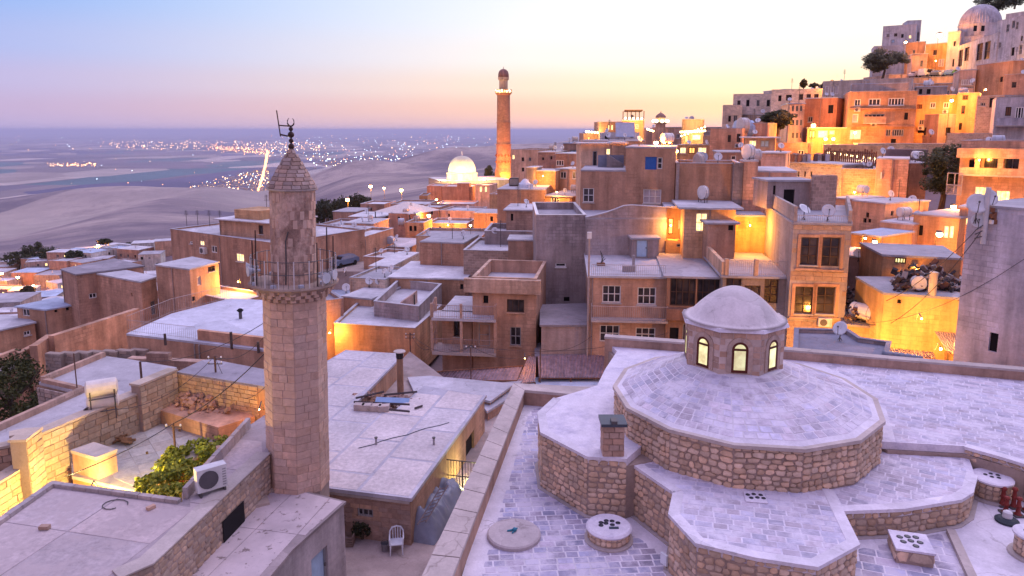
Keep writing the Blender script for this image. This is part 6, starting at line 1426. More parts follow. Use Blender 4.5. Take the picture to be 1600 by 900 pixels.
T('ruin', 'broken stone terrace with dark doorway on the right slope', 1527, 98, 1570, 95, 150, 6, (.45, .34, .28), [(1546, 148, 1556, 168, 'k'), (1532, 160, 1540, 166, 'k')], ph=.3, mas=True, cat='ruin')
T('flat_roofed_house', 'brown block near the right edge under the mosque street', 1570, 100, 1660, 96, 116, 8, (.46, .35, .29), [(1581, 128, 1588, 137, 'k')], ph=.3)
bw = T('apartment_house', 'pale blue white apartment block at the right edge', 1557, 88, 1680, 84, 152, 10, (.56, .54, .60), [(1571, 167, 1580, 181, 'r', 2, 1), (1586, 167, 1600, 187, 'w', 3, 1)], ph=.9, zb=-4)
balcony(bw, 1556, 1640, 196, 1.2, .9, solid=plaster((.50, .50, .60)))
cb = T('column_house', 'salmon apartment house with pillared balcony at the right edge', 1503, 68, 1690, 62, 219, 10, (.58, .41, .32), [(1538, 243, 1563, 267, 'd', 3, 1), (1570, 243, 1594, 270, 'g', 2, 1), (1514, 250, 1523, 266, 'k'), (1522, 292, 1544, 322, 'l', 3, 1), (1556, 298, 1578, 318, 'l', 3, 1)], ph=.7)
z = balcony(cb, 1504, 1640, 271, 1.3, .65, solid=plaster((.56, .42, .35))); p0, e, n, L = cb.fr(0)
for pxx in (1531, 1567, 1600):
    u = cb.pick(0, pxx, 250)[0]; M().box(cb.P(0, u - .22, z + .003, .75), (e.x, e.y, 0), (0, 0, 1), .44, cb.zt - .95 - z, .42).build('column', plaster((.62, .47, .38)), cb.root)
M().box(cb.P(0, -.1, cb.zt - .92, .003), (e.x, e.y, 0), (0, 0, 1), L + .2, .9, 1.3).build('upper_ledge', plaster((.58, .42, .34)), cb.root)
o = root('metal_frame_balcony', (*atY(1490, 300, 66)[:2], -8), 'thin metal frame cage hung left of the salmon apartment house', 'metal cage'); a, b = Vector(atY(1478, 303, 67)), Vector(atY(1501, 305, 65.5)); m = M()
for t in (0, .5, 1): q = a.lerp(b, t); m.tube([q, q + Vector((0, 0, 2.0))], .05, 4)
for hh in (0, .9, 2.0): m.tube([a + Vector((0, 0, hh)), b + Vector((0, 0, hh))], .04, 4)
m.build('frame', RAIL, o); m = M()
for t in range(16): q = a.lerp(b, t / 15); m.tube([q, q + Vector((0, 0, .9))], .02, 4)
m.build('bars', RAIL, o)
T('retaining_wall', 'rough stone retaining wall below the orange house', 1340, 99, 1505, 95, 224, 4, (.46, .36, .29), [], ph=.2, mas=True, cat='wall')
T('retaining_wall', 'tan retaining wall under the lamps left of the dark wall', 1288, 100, 1392, 97, 226, 3, (.50, .40, .33), [], ph=.2, cat='wall')
T('retaining_wall', 'stone slope wall right of the hillside tree', 1480, 93, 1560, 88, 208, 4, (.48, .36, .29), [], ph=.2, mas=True, cat='wall')
T('dark_wall', 'dark purple wall behind the blank salmon towers', 1384, 88, 1450, 86, 233, 3, (.22, .16, .17), [], roof=None, cat='wall')
bt = T('blank_tower', 'blank salmon twin tower block with a dark groove', 1370, 76, 1421, 74.5, 247, 7, (.60, .43, .36), [], roof='slab', over=.03)
p0, e, n, L = bt.fr(0); M().box(bt.P(0, L * .54, -12, .004), (e.x, e.y, 0), (0, 0, 1), L * .13, bt.z1 + 11.9, .02).build('groove', plaster((.40, .27, .24)), bt.root); M().box(bt.P(0, L * .16, bt.z1 - 2.2, .004), (e.x, e.y, 0), (0, 0, 1), .12, .7, .12).build('light_fitting', WHITE, bt.root)
T('brown_wall_house', 'orange brown wall right of the salmon towers behind the tree', 1421.5, 75.5, 1450, 75, 254, 6, (.48, .32, .23), [], roof='slab')
T('stone_hall', 'orange lit stone hall left of the salmon towers', 1315, 79, 1369, 77.5, 263, 7, (.52, .35, .24), [], ph=.2, mas=True)
rt = T('terrace_restaurant', 'long cream arcaded terrace restaurant lit from below', 1224, 88, 1318, 81, 252, 14, CRM, [(1246, 268, 1249, 276, 'k'), (1256, 268, 1259, 276, 'k'), (1266, 268, 1269, 276, 'k')], roof='slab', rmat=RL, over=.4, mas=True)
m = M(); ztr = rt.z1
TB = root('terrace_railing', (*atY(1330, 262, 84)[:2], ztr), 'red brown baluster railing with planters on the terrace restaurant', 'railing')
a, b = Vector(atY(1288, 246, 90)), Vector(atY(1368, 256, 80)); a.z = b.z = ztr
for k in range(26): q = a.lerp(b, k / 25); M().tube([q, q + Vector((0, 0, 1.3 + .4 * RND.random()))], .10, 5).build('baluster', flat((.20, .08, .05), 'red_wood', .7), TB)
M().tube([a + Vector((0, 0, 1.2)), b + Vector((0, 0, 1.2))], .05, 4).build('handrail', DARKW, TB)
for k in range(11):
    p = atY(RND.uniform(1232, 1300), 252, RND.uniform(86, 92)); o = root('restaurant_table', (p[0], p[1], ztr), 'small dark table on the restaurant terrace, %s of the scattered tables' % ordinal(k + 1), 'table', 'tables on the restaurant terrace'); M().lathe((p[0], p[1], ztr), [(.55, .72), (.55, .78)], 10).build('top', flat((.16, .08, .06), 'table_wood', .6), o); M().tube([(p[0], p[1], ztr), (p[0], p[1], ztr + .72)], .06, 5).build('leg', METAL, o)
    for t in range(3): aa = t * 2.1 + k; M().cbox(p[0] + .8 * math.cos(aa) - .2, p[0] + .8 * math.cos(aa) + .2, p[1] + .8 * math.sin(aa) - .2, p[1] + .8 * math.sin(aa) + .2, ztr + .01, ztr + .9).build('chair', flat((.45, .40, .42) if t % 2 else (.2, .1, .08), 'chair_fabric', .7), o)
# lit cluster
T('arched_house', 'cream house with three little arched openings lit warmly', 1334, 66, 1384, 63, 312, 6, (.66, .52, .40), [(1353, 332, 1358, 340, 'k'), (1349, 341, 1354, 348, 'k'), (1356, 342, 1361, 348, 'k'), (1392, 330, 1396, 337, 'k')], roof='slab', over=.1)
T('stone_terrace', 'yellow lit stone terrace wall above the arched house', 1350, 69, 1441, 67, 322, 5, YLW, [(1389, 330, 1394, 338, 'k')], roof='slab', mas=True, over=.05)
T('lamp_house', 'brightly lamp lit ochre house with window and side lamp', 1428, 60, 1500, 57, 333, 6, (.58, .43, .27), [(1474, 353, 1482, 372, 'l', 1, 2), (1483, 353, 1490, 372, 'l', 1, 2), (1435, 352, 1442, 368, 'k')], roof='slab', rmat=RG, over=.12)
T('arched_house', 'cream stepped house with round arch below the lamps', 1378, 61, 1428, 59, 345, 5, (.64, .50, .38), [(1400, 372, 1412, 380, 'k')], roof='slab', over=.1)
T('flat_roofed_house', 'yellow lit house with blue grey roof right behind the stone house', 1331, 58, 1376, 56, 363, 5, YLW, [], roof='slab', rmat=RB, over=.15)
T('flat_roofed_house', 'lilac roofed house low between the stone house and the orange house', 1320, 50.5, 1348, 50, 398, 4, (.45, .35, .33), [], roof='slab', rmat=RL)
T('lit_house', 'cream lit wall behind the tall stone house', 1304, 72, 1340, 70, 308, 5, (.62, .48, .36), [], roof='slab')
T('side_house', 'salmon house below the pillared balcony half hidden by the gable', 1500, 58, 1600, 55, 322, 6, (.58, .42, .32), [(1508, 338, 1520, 352, 'l', 2, 1)], roof='slab')
# upper street, medrese and houses at the top right
T('retaining_wall', 'pale street wall carrying the parked cars', 1405, 168, 1512, 158, 122, 12, (.52, .44, .40), [], roof='slab', rmat=RG, cat='wall')
ZST = zat(1405, 122, 168)
CARS = [(1434, 168, (.45, .44, .50), 'silver car first from the tree on the upper street'), (1449, 166, (.62, .62, .66), 'white minibus on the upper street'), (1464, 165, (.10, .11, .16), 'dark car on the upper street beside the minibus'), (1476, 164, (.50, .50, .56), 'silver car third from the tree on the upper street'), (1488, 163, (.12, .22, .45), 'blue car on the upper street'), (1499, 162, (.08, .25, .10), 'green car at the right end of the upper street')]
for k, (qx, Y, c, lab) in enumerate(CARS): p = atY(qx, 118, Y); car(p[0], p[1], ZST + .02, math.radians(200 + (k % 3) * 12), c, lab, van=k == 1, L=5.4 if k == 1 else 4.2)
T('hill_house', 'pale angular house standing alone at the top of the hill', 1380, 190, 1432, 186, 41, 9, (.60, .58, .62), [(1385, 53, 1390, 58, 'k'), (1397, 52, 1402, 57, 'd', 2, 1), (1408, 53, 1412, 59, 'k'), (1420, 55, 1424, 60, 'l', 1, 1), (1392, 62, 1398, 67, 'p', 1, 1)], ph=.5)
T('hill_house', 'taller rear part of the pale angular house', 1418, 192, 1440, 191, 32, 6, (.60, .58, .62), [(1432, 50, 1436, 70, 'k')], ph=.4)
T('hill_house', 'low base of the pale angular house behind the tree', 1366, 186, 1440, 182, 72, 8, (.56, .53, .56), [], ph=.4)
T('orange_house', 'orange lit house front left of the star lamp', 1416, 174, 1446, 172, 66, 6, OCH, [(1426, 78, 1430, 84, 'k')], roof='slab')
T('orange_house', 'orange lit house under the star lamp', 1446.5, 170, 1485, 166, 69, 7, (.60, .40, .2), [(1458, 78, 1464, 86, 'd', 2, 1), (1466, 92, 1475, 104, 'c', 2, 1)], roof='slab')
T('tan_house', 'tan house with two openings left of the lit house', 1426, 168, 1450, 167, 84, 5, (.52, .42, .35), [(1438, 94, 1442, 104, 'k')], roof='slab')
T('medrese_wing', 'narrow pale wing with slim niche beside the lit house', 1482, 165, 1501, 163, 50, 8, (.56, .53, .56), [(1490, 64, 1493, 72, 'k'), (1488, 92, 1491, 104, 'k')], ph=.3)
md = T('medrese', 'pale arcaded medrese wall with tall arched windows', 1498, 163, 1558, 140, 72, 14, (.62, .60, .64), [(1497.5, 78, 1504, 104, 'd', 1, 2), (1507, 74, 1514, 95, 'd', 1, 2), (1526, 68, 1535, 94, 'd', 1, 2), (1538, 65, 1547, 92, 'd', 1, 2), (1553, 66, 1556, 76, 'k')], ph=.3)
md2 = T('medrese', 'tall pale medrese block with portal at the right edge', 1558.5, 141, 1700, 118, 33, 12, (.64, .62, .66), [(1560, 66, 1564, 75, 'k'), (1572, 38, 1577, 50, 'k'), (1581, 32, 1586, 44, 'k'), (1587, 34, 1591, 46, 'k'), (1580, 74, 1585, 87, 'k'), (1592, 70, 1597, 85, 'k'), (1595, 56, 1598, 64, 'k')], ph=.4)
T('medrese', 'upper rear storey of the medrese below the trees', 1572, 150, 1700, 135, 22, 8, (.62, .60, .64), [(1589, 12, 1592, 20, 'k')], ph=.3)
dcx = atY(1531, 40, 166); o = root('ribbed_dome', (dcx[0], dcx[1], dcx[2] - 4), 'ribbed grey dome of the medrese at the top right', 'dome'); m = M(); Rd = 4.15; NRB = 48; prof = []
for t in range(13): a = t / 12 * math.pi / 2; prof.append((math.cos(a), math.sin(a)))
idx = []
for c_, s_ in prof:
    ring = []
    for k in range(NRB * 2):
        a = math.pi * k / NRB; rr_ = Rd * (1 + (.018 if k % 2 else -.018)) * max(c_, .01); ring.append((dcx[0] + rr_ * math.cos(a), dcx[1] + rr_ * math.sin(a), dcx[2] + Rd * 1.12 * s_))
    idx.append(m.vs(ring))
for i in range(12):
    for k in range(NRB * 2): j = (k + 1) % (NRB * 2); m.f.append((idx[i] + k, idx[i] + j, idx[i + 1] + j, idx[i + 1] + k)); m.mi.append(0)
m.build('shell', plaster((.54, .53, .60)), o); M().lathe((dcx[0], dcx[1], 0), [(Rd * 1.02, dcx[2] - 2.6), (Rd * 1.02, dcx[2] - .1), (Rd * 1.05, dcx[2] - .05), (Rd * 1.05, dcx[2] + .1), (Rd * .98, dcx[2] + .12)], 40).build('drum', plaster((.58, .56, .60)), o)
M().lathe((dcx[0], dcx[1], 0), [(Rd * 1.25, dcx[2] - 6), (Rd * 1.25, dcx[2] - 2.7), (Rd * 1.0, dcx[2] - 2.6)], 8, a0=.4).build('base', plaster((.58, .56, .60)), o)
for pxx in (1523, 1535): q = atY(pxx, 45, 166 - Rd); M().box((q[0] - .35, q[1] - .1, dcx[2] - 1.8), (1, 0, 0), (0, 0, 1), .7, 1.2, .1).build('window', BLACK, o)
# ------------------------------------------------------------------ middle distance: round the great minaret
MX, MY = 787, 255
gp = atY(MX, 288, MY); gm = root('great_minaret', gp, 'tall floodlit cylindrical minaret with lit balcony on the skyline', 'minaret'); zz = lambda y: zat(MX, y, MY)
RED = masonry((.42, .22, .14), 'red_stone', .7, .35)
M().lathe((gp[0], gp[1], 0), [(3.3, gp[2] - 6), (3.2, zz(268)), (2.75, zz(262)), (2.62, zz(226))], 28).build('lower_shaft', RED, gm); M().lathe((gp[0], gp[1], 0), [(2.85, zz(226)), (2.85, zz(225)), (2.5, zz(224.6)), (2.42, zz(192))], 28).build('middle_shaft', RED, gm); M().lathe((gp[0], gp[1], 0), [(2.6, zz(192)), (2.6, zz(191)), (2.38, zz(190.6)), (2.3, zz(152)), (2.3, zz(149)), (2.9, zz(146)), (2.95, zz(145))], 28).build('upper_shaft', RED, gm)
m = M()
for k in range(20): a = 2 * math.pi * k / 20; c = (gp[0] + 2.8 * math.cos(a), gp[1] + 2.8 * math.sin(a)); m.tube([(*c, zz(145)), (*c, zz(140.5))], .16, 4)
m.lathe((gp[0], gp[1], 0), [(2.72, zz(141)), (2.95, zz(141)), (2.95, zz(140)), (2.72, zz(140))], 28); m.build('balustrade', plaster((.62, .52, .38)), gm)
M().lathe((gp[0], gp[1], 0), [(1.55, zz(146)), (1.5, zz(126)), (1.95, zz(124)), (1.95, zz(121))], 20).build('lantern', plaster((.66, .56, .42)), gm); M().lathe((gp[0], gp[1], 0), [(1.9, zz(121)), (1.88, zz(116)), (1.6, zz(111.5)), (.9, zz(108.5)), (.12, zz(107.6)), (.06, zz(104))], 20).build('dome_cap', plaster((.30, .20, .19)), gm, True)
for y0 in (242, 252):
    for k in range(8):
        a = -math.pi + k * math.pi / 7; c = (gp[0] + 2.72 * math.cos(a), gp[1] + 2.72 * math.sin(a)); M().lathe((c[0], c[1], zz(y0 + 3)), [(.05, 0), (.32, .5), (.05, 1.1)], 6).build('niche', plaster((.30, .14, .09)), gm)
for dx, dy, y_, en in ((-6, -7, 281, 6500), (6, -7, 281, 6500), (0, -5, 279, 5000), (-7, -8, 262, 5000), (7, -8, 262, 5000)):
    l = bpy.data.lights.new('flood_light', 'POINT'); l.energy = en; l.color = (1, .30, .03); l.shadow_soft_size = .3; lo = bpy.data.objects.new('flood_light', l); COL.objects.link(lo); lo.parent = gm; lo.location = Vector((gp[0] + dx, gp[1] + dy, zz(y_))) - ORG[gm.name]
for k in range(6):
    a = 2 * math.pi * k / 6 + .3; p = (gp[0] + 2.25 * math.cos(a), gp[1] + 2.25 * math.sin(a), zz(143)); l = bpy.data.lights.new('balcony_light', 'POINT'); l.energy = 260; l.color = (1, .86, .5); l.shadow_soft_size = .2; lo = bpy.data.objects.new('balcony_light', l); COL.objects.link(lo); lo.parent = gm; lo.location = Vector(p) - ORG[gm.name]
    M().ball((p[0] * 1 + .5 * math.cos(a), p[1] + .5 * math.sin(a), zz(141)), .25, 8, 5).build('bulb', glow((1, .92, .6), 6), gm)
T('great_mosque', 'broad flat roofed hall under the floodlit dome', 690, 232, 800, 240, 283, 20, (.56, .50, .42), [(705, 286, 709, 290, 'l', 1, 1)], roof='slab', rmat=RL, cat='mosque')
dp = atY(722, 278, 240); do = root('floodlit_dome', dp, 'pale floodlit dome with drum and spike', 'dome'); Rd = 4.7; prof = [(Rd * 1.12, -1.6), (Rd * 1.1, 1.4), (Rd * 1.14, 1.5), (Rd * 1.14, 1.8), (Rd, 1.9)]
M().lathe(dp, prof, 36).build('drum', plaster((.66, .62, .50)), do); pr2 = []
for t in range(14): a = t / 13 * math.pi / 2; pr2.append((Rd * math.cos(a) ** .85 + .02, 1.9 + Rd * 1.18 * math.sin(a)))
M().lathe(dp, pr2, 40).build('shell', piece((.68, .64, .50), 'dome_lead', .05, .02), do, True); M().lathe(dp, [(.3, 1.9 + Rd * 1.17), (.25, 1.9 + Rd * 1.3), (.08, 1.9 + Rd * 1.5)], 8).build('spike', WHITE, do)
for dx, dy in ((-8, -6), (0, -9), (8, -6)):
    l = bpy.data.lights.new('flood_light', 'POINT'); l.energy = 3300; l.color = (1, .82, .36); l.shadow_soft_size = .4; lo = bpy.data.objects.new('flood_light', l); COL.objects.link(lo); lo.parent = do; lo.location = (dx, dy, 2.2)
T('brown_house', 'brown block left of the house before the floodlit dome', 667, 196, 690, 195.5, 290, 9, (.44, .30, .24), [], ph=.3)
T('brown_house', 'wide brown blank house right before the floodlit dome', 690.5, 194, 738, 193, 291, 10, (.40, .28, .23), [], ph=.3)
T('brown_house', 'small taller gable piece on the wide brown house', 714, 193, 733, 192.6, 286, 3, (.42, .29, .24), [], roof='slab')
T('flat_roofed_house', 'rosy low house under the wide brown house', 682, 175, 740, 174, 318, 8, PNK, [], ph=.3)
T('white_house', 'long whitish house with dark rail lit at its right end', 687, 138, 742, 136, 328, 8, (.58, .50, .48), [(700, 334, 703, 340, 'k')], ph=.3)
T('flat_roofed_house', 'bright market house left of the great minaret', 742, 190, 765, 189, 289, 8, CRM, [(749, 291, 753, 300, 'l', 1, 1), (757, 290, 761, 300, 'l', 1, 1)], ph=.3)
T('flat_roofed_house', 'orange lit house right of the market house', 765, 175, 790, 174, 303, 8, OCH, [], ph=.3)
T('cream_tower', 'tall cream block right of the great minaret', 798, 175, 842, 172, 233, 12, (.56, .47, .40), [(800, 242, 804, 249, 'l', 1, 1), (815, 246, 819, 252, 'k'), (826, 246, 830, 252, 'k'), (815, 262, 819, 268, 'k'), (832, 262, 836, 268, 'k')], ph=.3)
T('purple_house', 'dusky purple house right of the cream block', 841, 124, 868, 123, 237, 8, (.34, .25, .25), [(847, 246, 850, 250, 'k'), (860, 244, 863, 249, 'k')], roof='slab')
T('brown_house', 'brown house with white window below the blue roof', 868.5, 120, 908, 118, 239, 8, (.42, .31, .26), [(868.5, 250, 881, 259, 'w', 3, 1)], roof='slab', rmat=RB)
T('flat_roofed_house', 'house with glazed blue roof room behind the brown house', 880, 132, 912, 130, 223, 6, (.45, .36, .33), [(890, 234, 903, 239, 'p', 2, 1)], roof='slab', rmat=RB, over=.3)
T('balcony_house', 'lit house with two white windows and a balcony over the lane', 868, 108, 908, 106, 263, 6, (.60, .46, .38), [(875, 268, 885, 279, 'w', 2, 1), (894, 268, 903, 280, 'w', 2, 1)], roof='slab')
T('orange_wall', 'orange lamp lit wall left of the lane balcony', 834, 106, 868, 105, 266, 5, (.56, .38, .26), [], roof='slab', cat='wall')
T('grey_hut', 'narrow grey pillar house beside the orange wall', 822, 105, 834, 104.6, 261, 4, (.34, .28, .27), [], roof='slab')
ob = T('overhang_house', 'brown house with flat roof clutter before the great minaret', 777, 98, 851, 97, 295, 12, (.43, .31, .25), [], roof='slab', rmat=RG, over=.05)
T('overhang_house', 'lit recessed front with window beside the clutter roof', 851.5, 97.5, 893, 96, 305, 9, (.58, .43, .30), [(861, 308, 874, 320, 'w', 3, 1)], roof='slab', rmat=RG, over=.3)
p = XY(803, 291, ob.z1); o = root('air_cooler', (*p, ob.z1), 'dark slatted cooler box on the clutter roof', 'air cooler'); M().cbox(p[0] - .7, p[0] + .7, p[1], p[1] + 1, ob.z1 + .1, ob.z1 + 1.2).build('cabinet', METAL, o); M().cbox(p[0] - .6, p[0] + .6, p[1] - .05, p[1] - .005, ob.z1 + .2, ob.z1 + 1.05).build('grille', flat((.25, .22, .2), 'grille_b', .6), o); M().cbox(p[0] - .65, p[0] + .65, p[1] + .1, p[1] + .9, ob.z1 + .003, ob.z1 + .098).build('foot', METAL, o)
p = XY(820, 292, ob.z1); m = M(); m.lathe((*p, ob.z1 + .004), [(.95, 0), (.9, .4), (.55, .8), (.2, 1.15)], 9); tag(m.build('covered_pile', flat((.60, .64, .74), 'pale_sheet', .5), shade=False), 'pile covered with a pale sheet on the clutter roof', 'tarpaulin')
T('low_house', 'low grey house with pale slab roof left of the tall blank block', 791, 76, 838, 75.6, 327, 6, (.42, .33, .29), [(798, 334, 802, 345, 'k')], roof='slab', rmat=RL, over=.3)
T('low_house', 'grey parapet wall house with dish under the pale slab', 757, 72, 838.5, 71.5, 360, 6, (.36, .30, .30), [], ph=.6, rmat=RL)
T('low_house', 'small slab roof room on the brick house', 794, 65, 841, 64.8, 374, 3, (.44, .34, .29), [(832, 366, 837, 370, 'w', 1, 1)], roof='slab', rmat=RL, over=.1)
T('brick_house', 'broad rough brick house wall behind the balcony house', 724, 67, 838, 66, 390, 8, (.42, .31, .26), [], roof='parapet', rmat=RL, ph=.3, mas=True)
T('brown_house', 'plain brown house left of the rough brick house', 656, 72, 724, 71, 377, 6, (.40, .28, .22), [], roof='slab', rmat=RG, over=.03)
T('low_house', 'tan low house with white slab roof below the plain brown house', 608, 66, 726, 65, 432, 8, (.48, .35, .26), [(719, 444, 724, 452, 'k')], roof='slab', rmat=RW, over=.15)
T('low_house', 'small stone house with white roof left of the tan low house', 576, 73, 611, 72.5, 415, 9, (.52, .42, .36), [], roof='slab', rmat=RW, over=.02, mas=True)
T('low_house', 'cream rough walled house with blue rimmed roof', 546, 66, 601, 65, 433, 6, (.54, .43, .36), [], ph=.25, rmat=RG, mas=True)
T('low_house', 'low cream shed beside the blue rimmed roof', 537, 62, 580, 61, 462, 5, (.54, .42, .34), [], roof='slab', rmat=RL)
c1 = RH('orange_wall_house', 'low house with half orange wall in the middle of the town', [(522, 504), (648, 512), (690, 476), (600, 462), (565, 466)], -15.3, -19.5, plaster((.52, .37, .25)), roof='parapet', rmat=RL, ph=.25); c1.win(559, 0, 560, 1); c1.build()
c2 = RH('roof_terrace', 'grey walled roof terrace behind the half orange house', [(584, 470), (654, 478), (690, 443), (622, 436)], -14.2, -17, plaster(GRY), roof='parapet', rmat=RL, ph=.8); c2.build()
a = XY(613, 486, -15.5); o = root('stair_hut', (*a, -15.5), 'wedge shaped stair hut on the half orange house', 'hut'); m = M(); A, B = Vector(XY(613, 486, -15.5)), Vector(XY(646, 488, -15.5)); nn = Vector((.15, 1.6)); m.prism(ccw([tuple(A), tuple(B), tuple(B + nn), tuple(A + nn)]), -15.5, -14, ztops=[-15.3, -13.9, -13.9, -15.3]); m.build('wall', plaster((.46, .38, .36)), o); M().box((B.x + .01, B.y + .2, -15.5), (.09, .99, 0), (0, 0, 1), 1.0, 1.45, .01).build('door', BLACK, o)
T('low_house', 'pinkish house with dark roof left of the half orange house', 500, 56, 536, 57, 470, 8, (.46, .34, .29), [], ph=.3, rmat=RD_)
MID = [(545, 132, 600, 131, 338, 8, (.40, .30, .27), 'brown flat house with pale right end under the star lamp'), (607, 127, 650, 126, 333, 7, (.42, .33, .30), 'grey brown house under the tent roof'), (652, 142, 686, 141, 323, 7, (.44, .33, .28), 'brown house left of the long whitish house'), (667, 119, 729, 118, 348, 7, (.42, .34, .30), 'rough grey house below the long whitish house'), (633, 112, 662, 111.5, 347, 5, (.56, .38, .24), 'small orange lit cube house'), (538, 117, 583, 116, 348, 7, (.58, .50, .44), 'cream house with white roof strip'), (482, 101, 540, 99, 362, 8, (.58, .40, .28), 'orange lit house right of the near minaret'), (532, 95, 569, 94, 368, 9, (.44, .34, .29), 'rough brown house above the parked vehicle'), (588, 101, 640, 100, 384, 8, (.54, .46, .44), 'low white roofed house with two tanks'), (650, 96, 752, 95, 368, 8, (.56, .46, .38), 'long tan house with white roof slab'), (568, 86, 603, 85, 400, 6, (.46, .35, .30), 'small brown house by the dirt lane'), (740, 118, 778, 117, 332, 6, (.42, .34, .30), 'grey house with blue things on its roof'), (610, 150, 668, 149, 318, 9, (.48, .36, .30), 'long rosy house below the middle star lamp'), (655, 160, 668, 160, 305, 6, OCH, 'orange lit end wall beside the brown block'), (563, 160, 600, 159, 318, 8, (.42, .33, .3), 'low brown house left of the long rosy house'), (520, 150, 556, 149, 330, 8, (.42, .32, .28), 'small brown house at the left of the star lamps'), (498, 120, 534, 119, 350, 8, (.40, .31, .28), 'dusky house right above the orange lit house')]
for k, (x0, Y0, x1, Y1, yt, D, c, lab) in enumerate(MID):
    w = []; rr = random.Random(40 + k)
    for t in range(rr.randrange(1, 4)): xx = x0 + (x1 - x0) * rr.uniform(.1, .8); w.append((xx, yt + 6, xx + 500 / Y0, yt + 6 + 900 / Y0, rr.choice('kkgw'), 1, 1))
    T('town_house', lab, x0, Y0, x1, Y1, yt, D, c, w, roof=rr.choice(('slab', 'parapet')), rmat=rr.choice((RL, RW, RG)), ph=.4)
p = atY(632, 333, 128); o = root('tent_roof', (p[0], p[1], p[2]), 'pale pyramid tent roof in the middle distance', 'tent'); m = M(); m.lathe((p[0], p[1] + 4, p[2]), [(6.2, 0), (.1, 1.7)], 4, a0=.2); m.build('canvas', flat((.62, .54, .50), 'canvas', .7), o); m = M()
for k in range(4): a = .2 + k * math.pi / 2; m.tube([(p[0] + 6 * math.cos(a), p[1] + 4 + 6 * math.sin(a), p[2] - 2.5), (p[0] + 6 * math.cos(a), p[1] + 4 + 6 * math.sin(a), p[2])], .1, 5)
m.build('poles', METAL, o)
zl_ = atY(536, 408, 88)[2] - .6; tag(M().prism(ccw(px([(505, 424), (575, 424), (590, 400), (505, 402)], zl_)), zl_ - 9, zl_ - .01).build('lane', GRND), kind='structure')
p = atY(536, 408, 88); car(p[0], p[1], p[2] - .6, math.radians(60), (.16, .20, .30), 'dark blue car parked beside the rough brown house', 'vehicles in the lanes')
# ------------------------------------------------------------------ left middle: blocks beyond the yards
h5 = T('long_house', 'long brown house with lit windows and air conditioners left of the minaret', 266, 92, 430, 80, 357, 14, (.44, .32, .26), [(312, 376, 319, 384, 'l', 2, 1), (369, 396, 381, 409, 'l', 3, 1), (296, 377, 301, 381, 'w', 1, 1), (330, 384, 339, 395, 'w', 2, 1)], ph=.25, rmat=RL)
u, z = h5.pick(0, 321, 396); q = h5.P(0, u, z, .25); p0, e, n, L = h5.fr(0); acunit(h5.root, q[0], q[1], q[2], math.atan2(e.y, e.x), None, 1.1, .8, .4, 0)
pth = T('penthouse', 'penthouse with broad white roof slab on the long brown house', 342, 88, 424, 84, 341, 7, (.46, .35, .28), [(404, 352, 411, 366, 'd', 1, 1)], roof='slab', rmat=RW, over=.5, zb=h5.zt)
T('roof_box', 'small ochre box on the penthouse roof', 366, 88, 405, 86, 327, 4, (.52, .38, .24), [], roof=None, zb=pth.z1 + .003, cat='roof box')
for k, xx in enumerate((276, 294, 313, 330)): p = atY(xx, 358, 93); antenna(p[0], p[1] + 3, h5.zt, 2.2, '%s pole from the left on the long brown house' % ordinal(k + 1))
h4 = RH('tan_house', 'tan house with plain front and orange lit side door', [(243, 413), (296, 420), (341, 409), (300, 401)], -12.4, -21, plaster((.47, .36, .30)), roof='slab', rmat=RL, over=.08); h4.win(325, 416, 336, 424, 'k'); h4.win(296, 464, 305, 471, 'k'); h4.win(308, 432, 314, 446, 'c', 1, 1); h4.build()
RH('tan_house', 'flat terrace in front of the plain tan house', [(296, 455), (372, 472), (420, 458), (345, 446)], -15.2, -20, plaster((.50, .38, .30)), roof='parapet', rmat=RL, ph=.3).build()
h1 = RH('brown_house', 'tall brown block with flat roof left of the patched house', [(96, 420), (119, 428), (224, 415), (178, 404)], -13.6, -24, plaster((.43, .32, .27)), roof='slab', rmat=RD_, over=.1); h1.win(139, 458, 151, 466, 'w', 2, 1); h1.build()
h2 = RH('patched_house', 'patched plaster house with flaking walls beside the tall brown block', [(150, 427), (220, 440), (244, 432), (188, 420)], -13.8, -23, plaster((.50, .36, .29), var=.45), roof='slab', rmat=RL, over=.06); h2.win(205, 458, 207, 463, 'k'); h2.win(236, 470, 243, 492, 'k'); h2.build()
h3 = RH('blue_roof_house', 'low tan house with bright blue roof sheet', [(26, 478), (73, 483), (123, 474), (88, 465)], -17.0, -23, plaster((.47, .36, .29)), roof='slab', rmat=RB, over=.15); h3.win(35, 483, 46, 494, 'w', 2, 1); h3.win(85, 484, 90, 488, 'k'); h3.win(103, 480, 108, 485, 'k'); h3.build()
RH('low_house', 'ochre house with curved pale roof at the left edge', [(-40, 520), (0, 515), (54, 503), (30, 493), (-40, 498)], -18.2, -24, plaster((.50, .35, .25)), roof='slab', rmat=RL).win(37, 517, 48, 524, 'w', 2, 1).build()
# ================================================================== left yards and walls
WARMB = piece((.52, .39, .27), 'yard_stone', .25, .08)
wl_ = root('yard_wall', (*XY(150, 690, -13.5), -15.3), 'long lamp lit stone wall of the sunken yard', 'wall')
def wallseg(parent, a, b, z, zb, t, seed, bh=.27, side=-1, mat=None, cap=True, both=False, bw=(.35, .65)):
    A, B = Vector(XY(*a, z)), Vector(XY(*b, z)); e = (B - A).normalized(); n = Vector((e.y, -e.x)); pl = ccw([tuple(A), tuple(B), tuple(B - n * t), tuple(A - n * t)])
    o = M().prism(pl, zb, z).build('wall_core', WALLM, parent); blocks(o, A + n * .004, B + n * .004, zb, z - .02, mat or WARMB, bh=bh, bw=bw, proud=.03, gap=.02, seed=seed, jit=.02)
    if cap: M().prism(inset(pl, -.05), z + .002, z + .10).build('wall_cap', screed((.52, .42, .34), 'cap_earth', .3), parent)
    return A, B
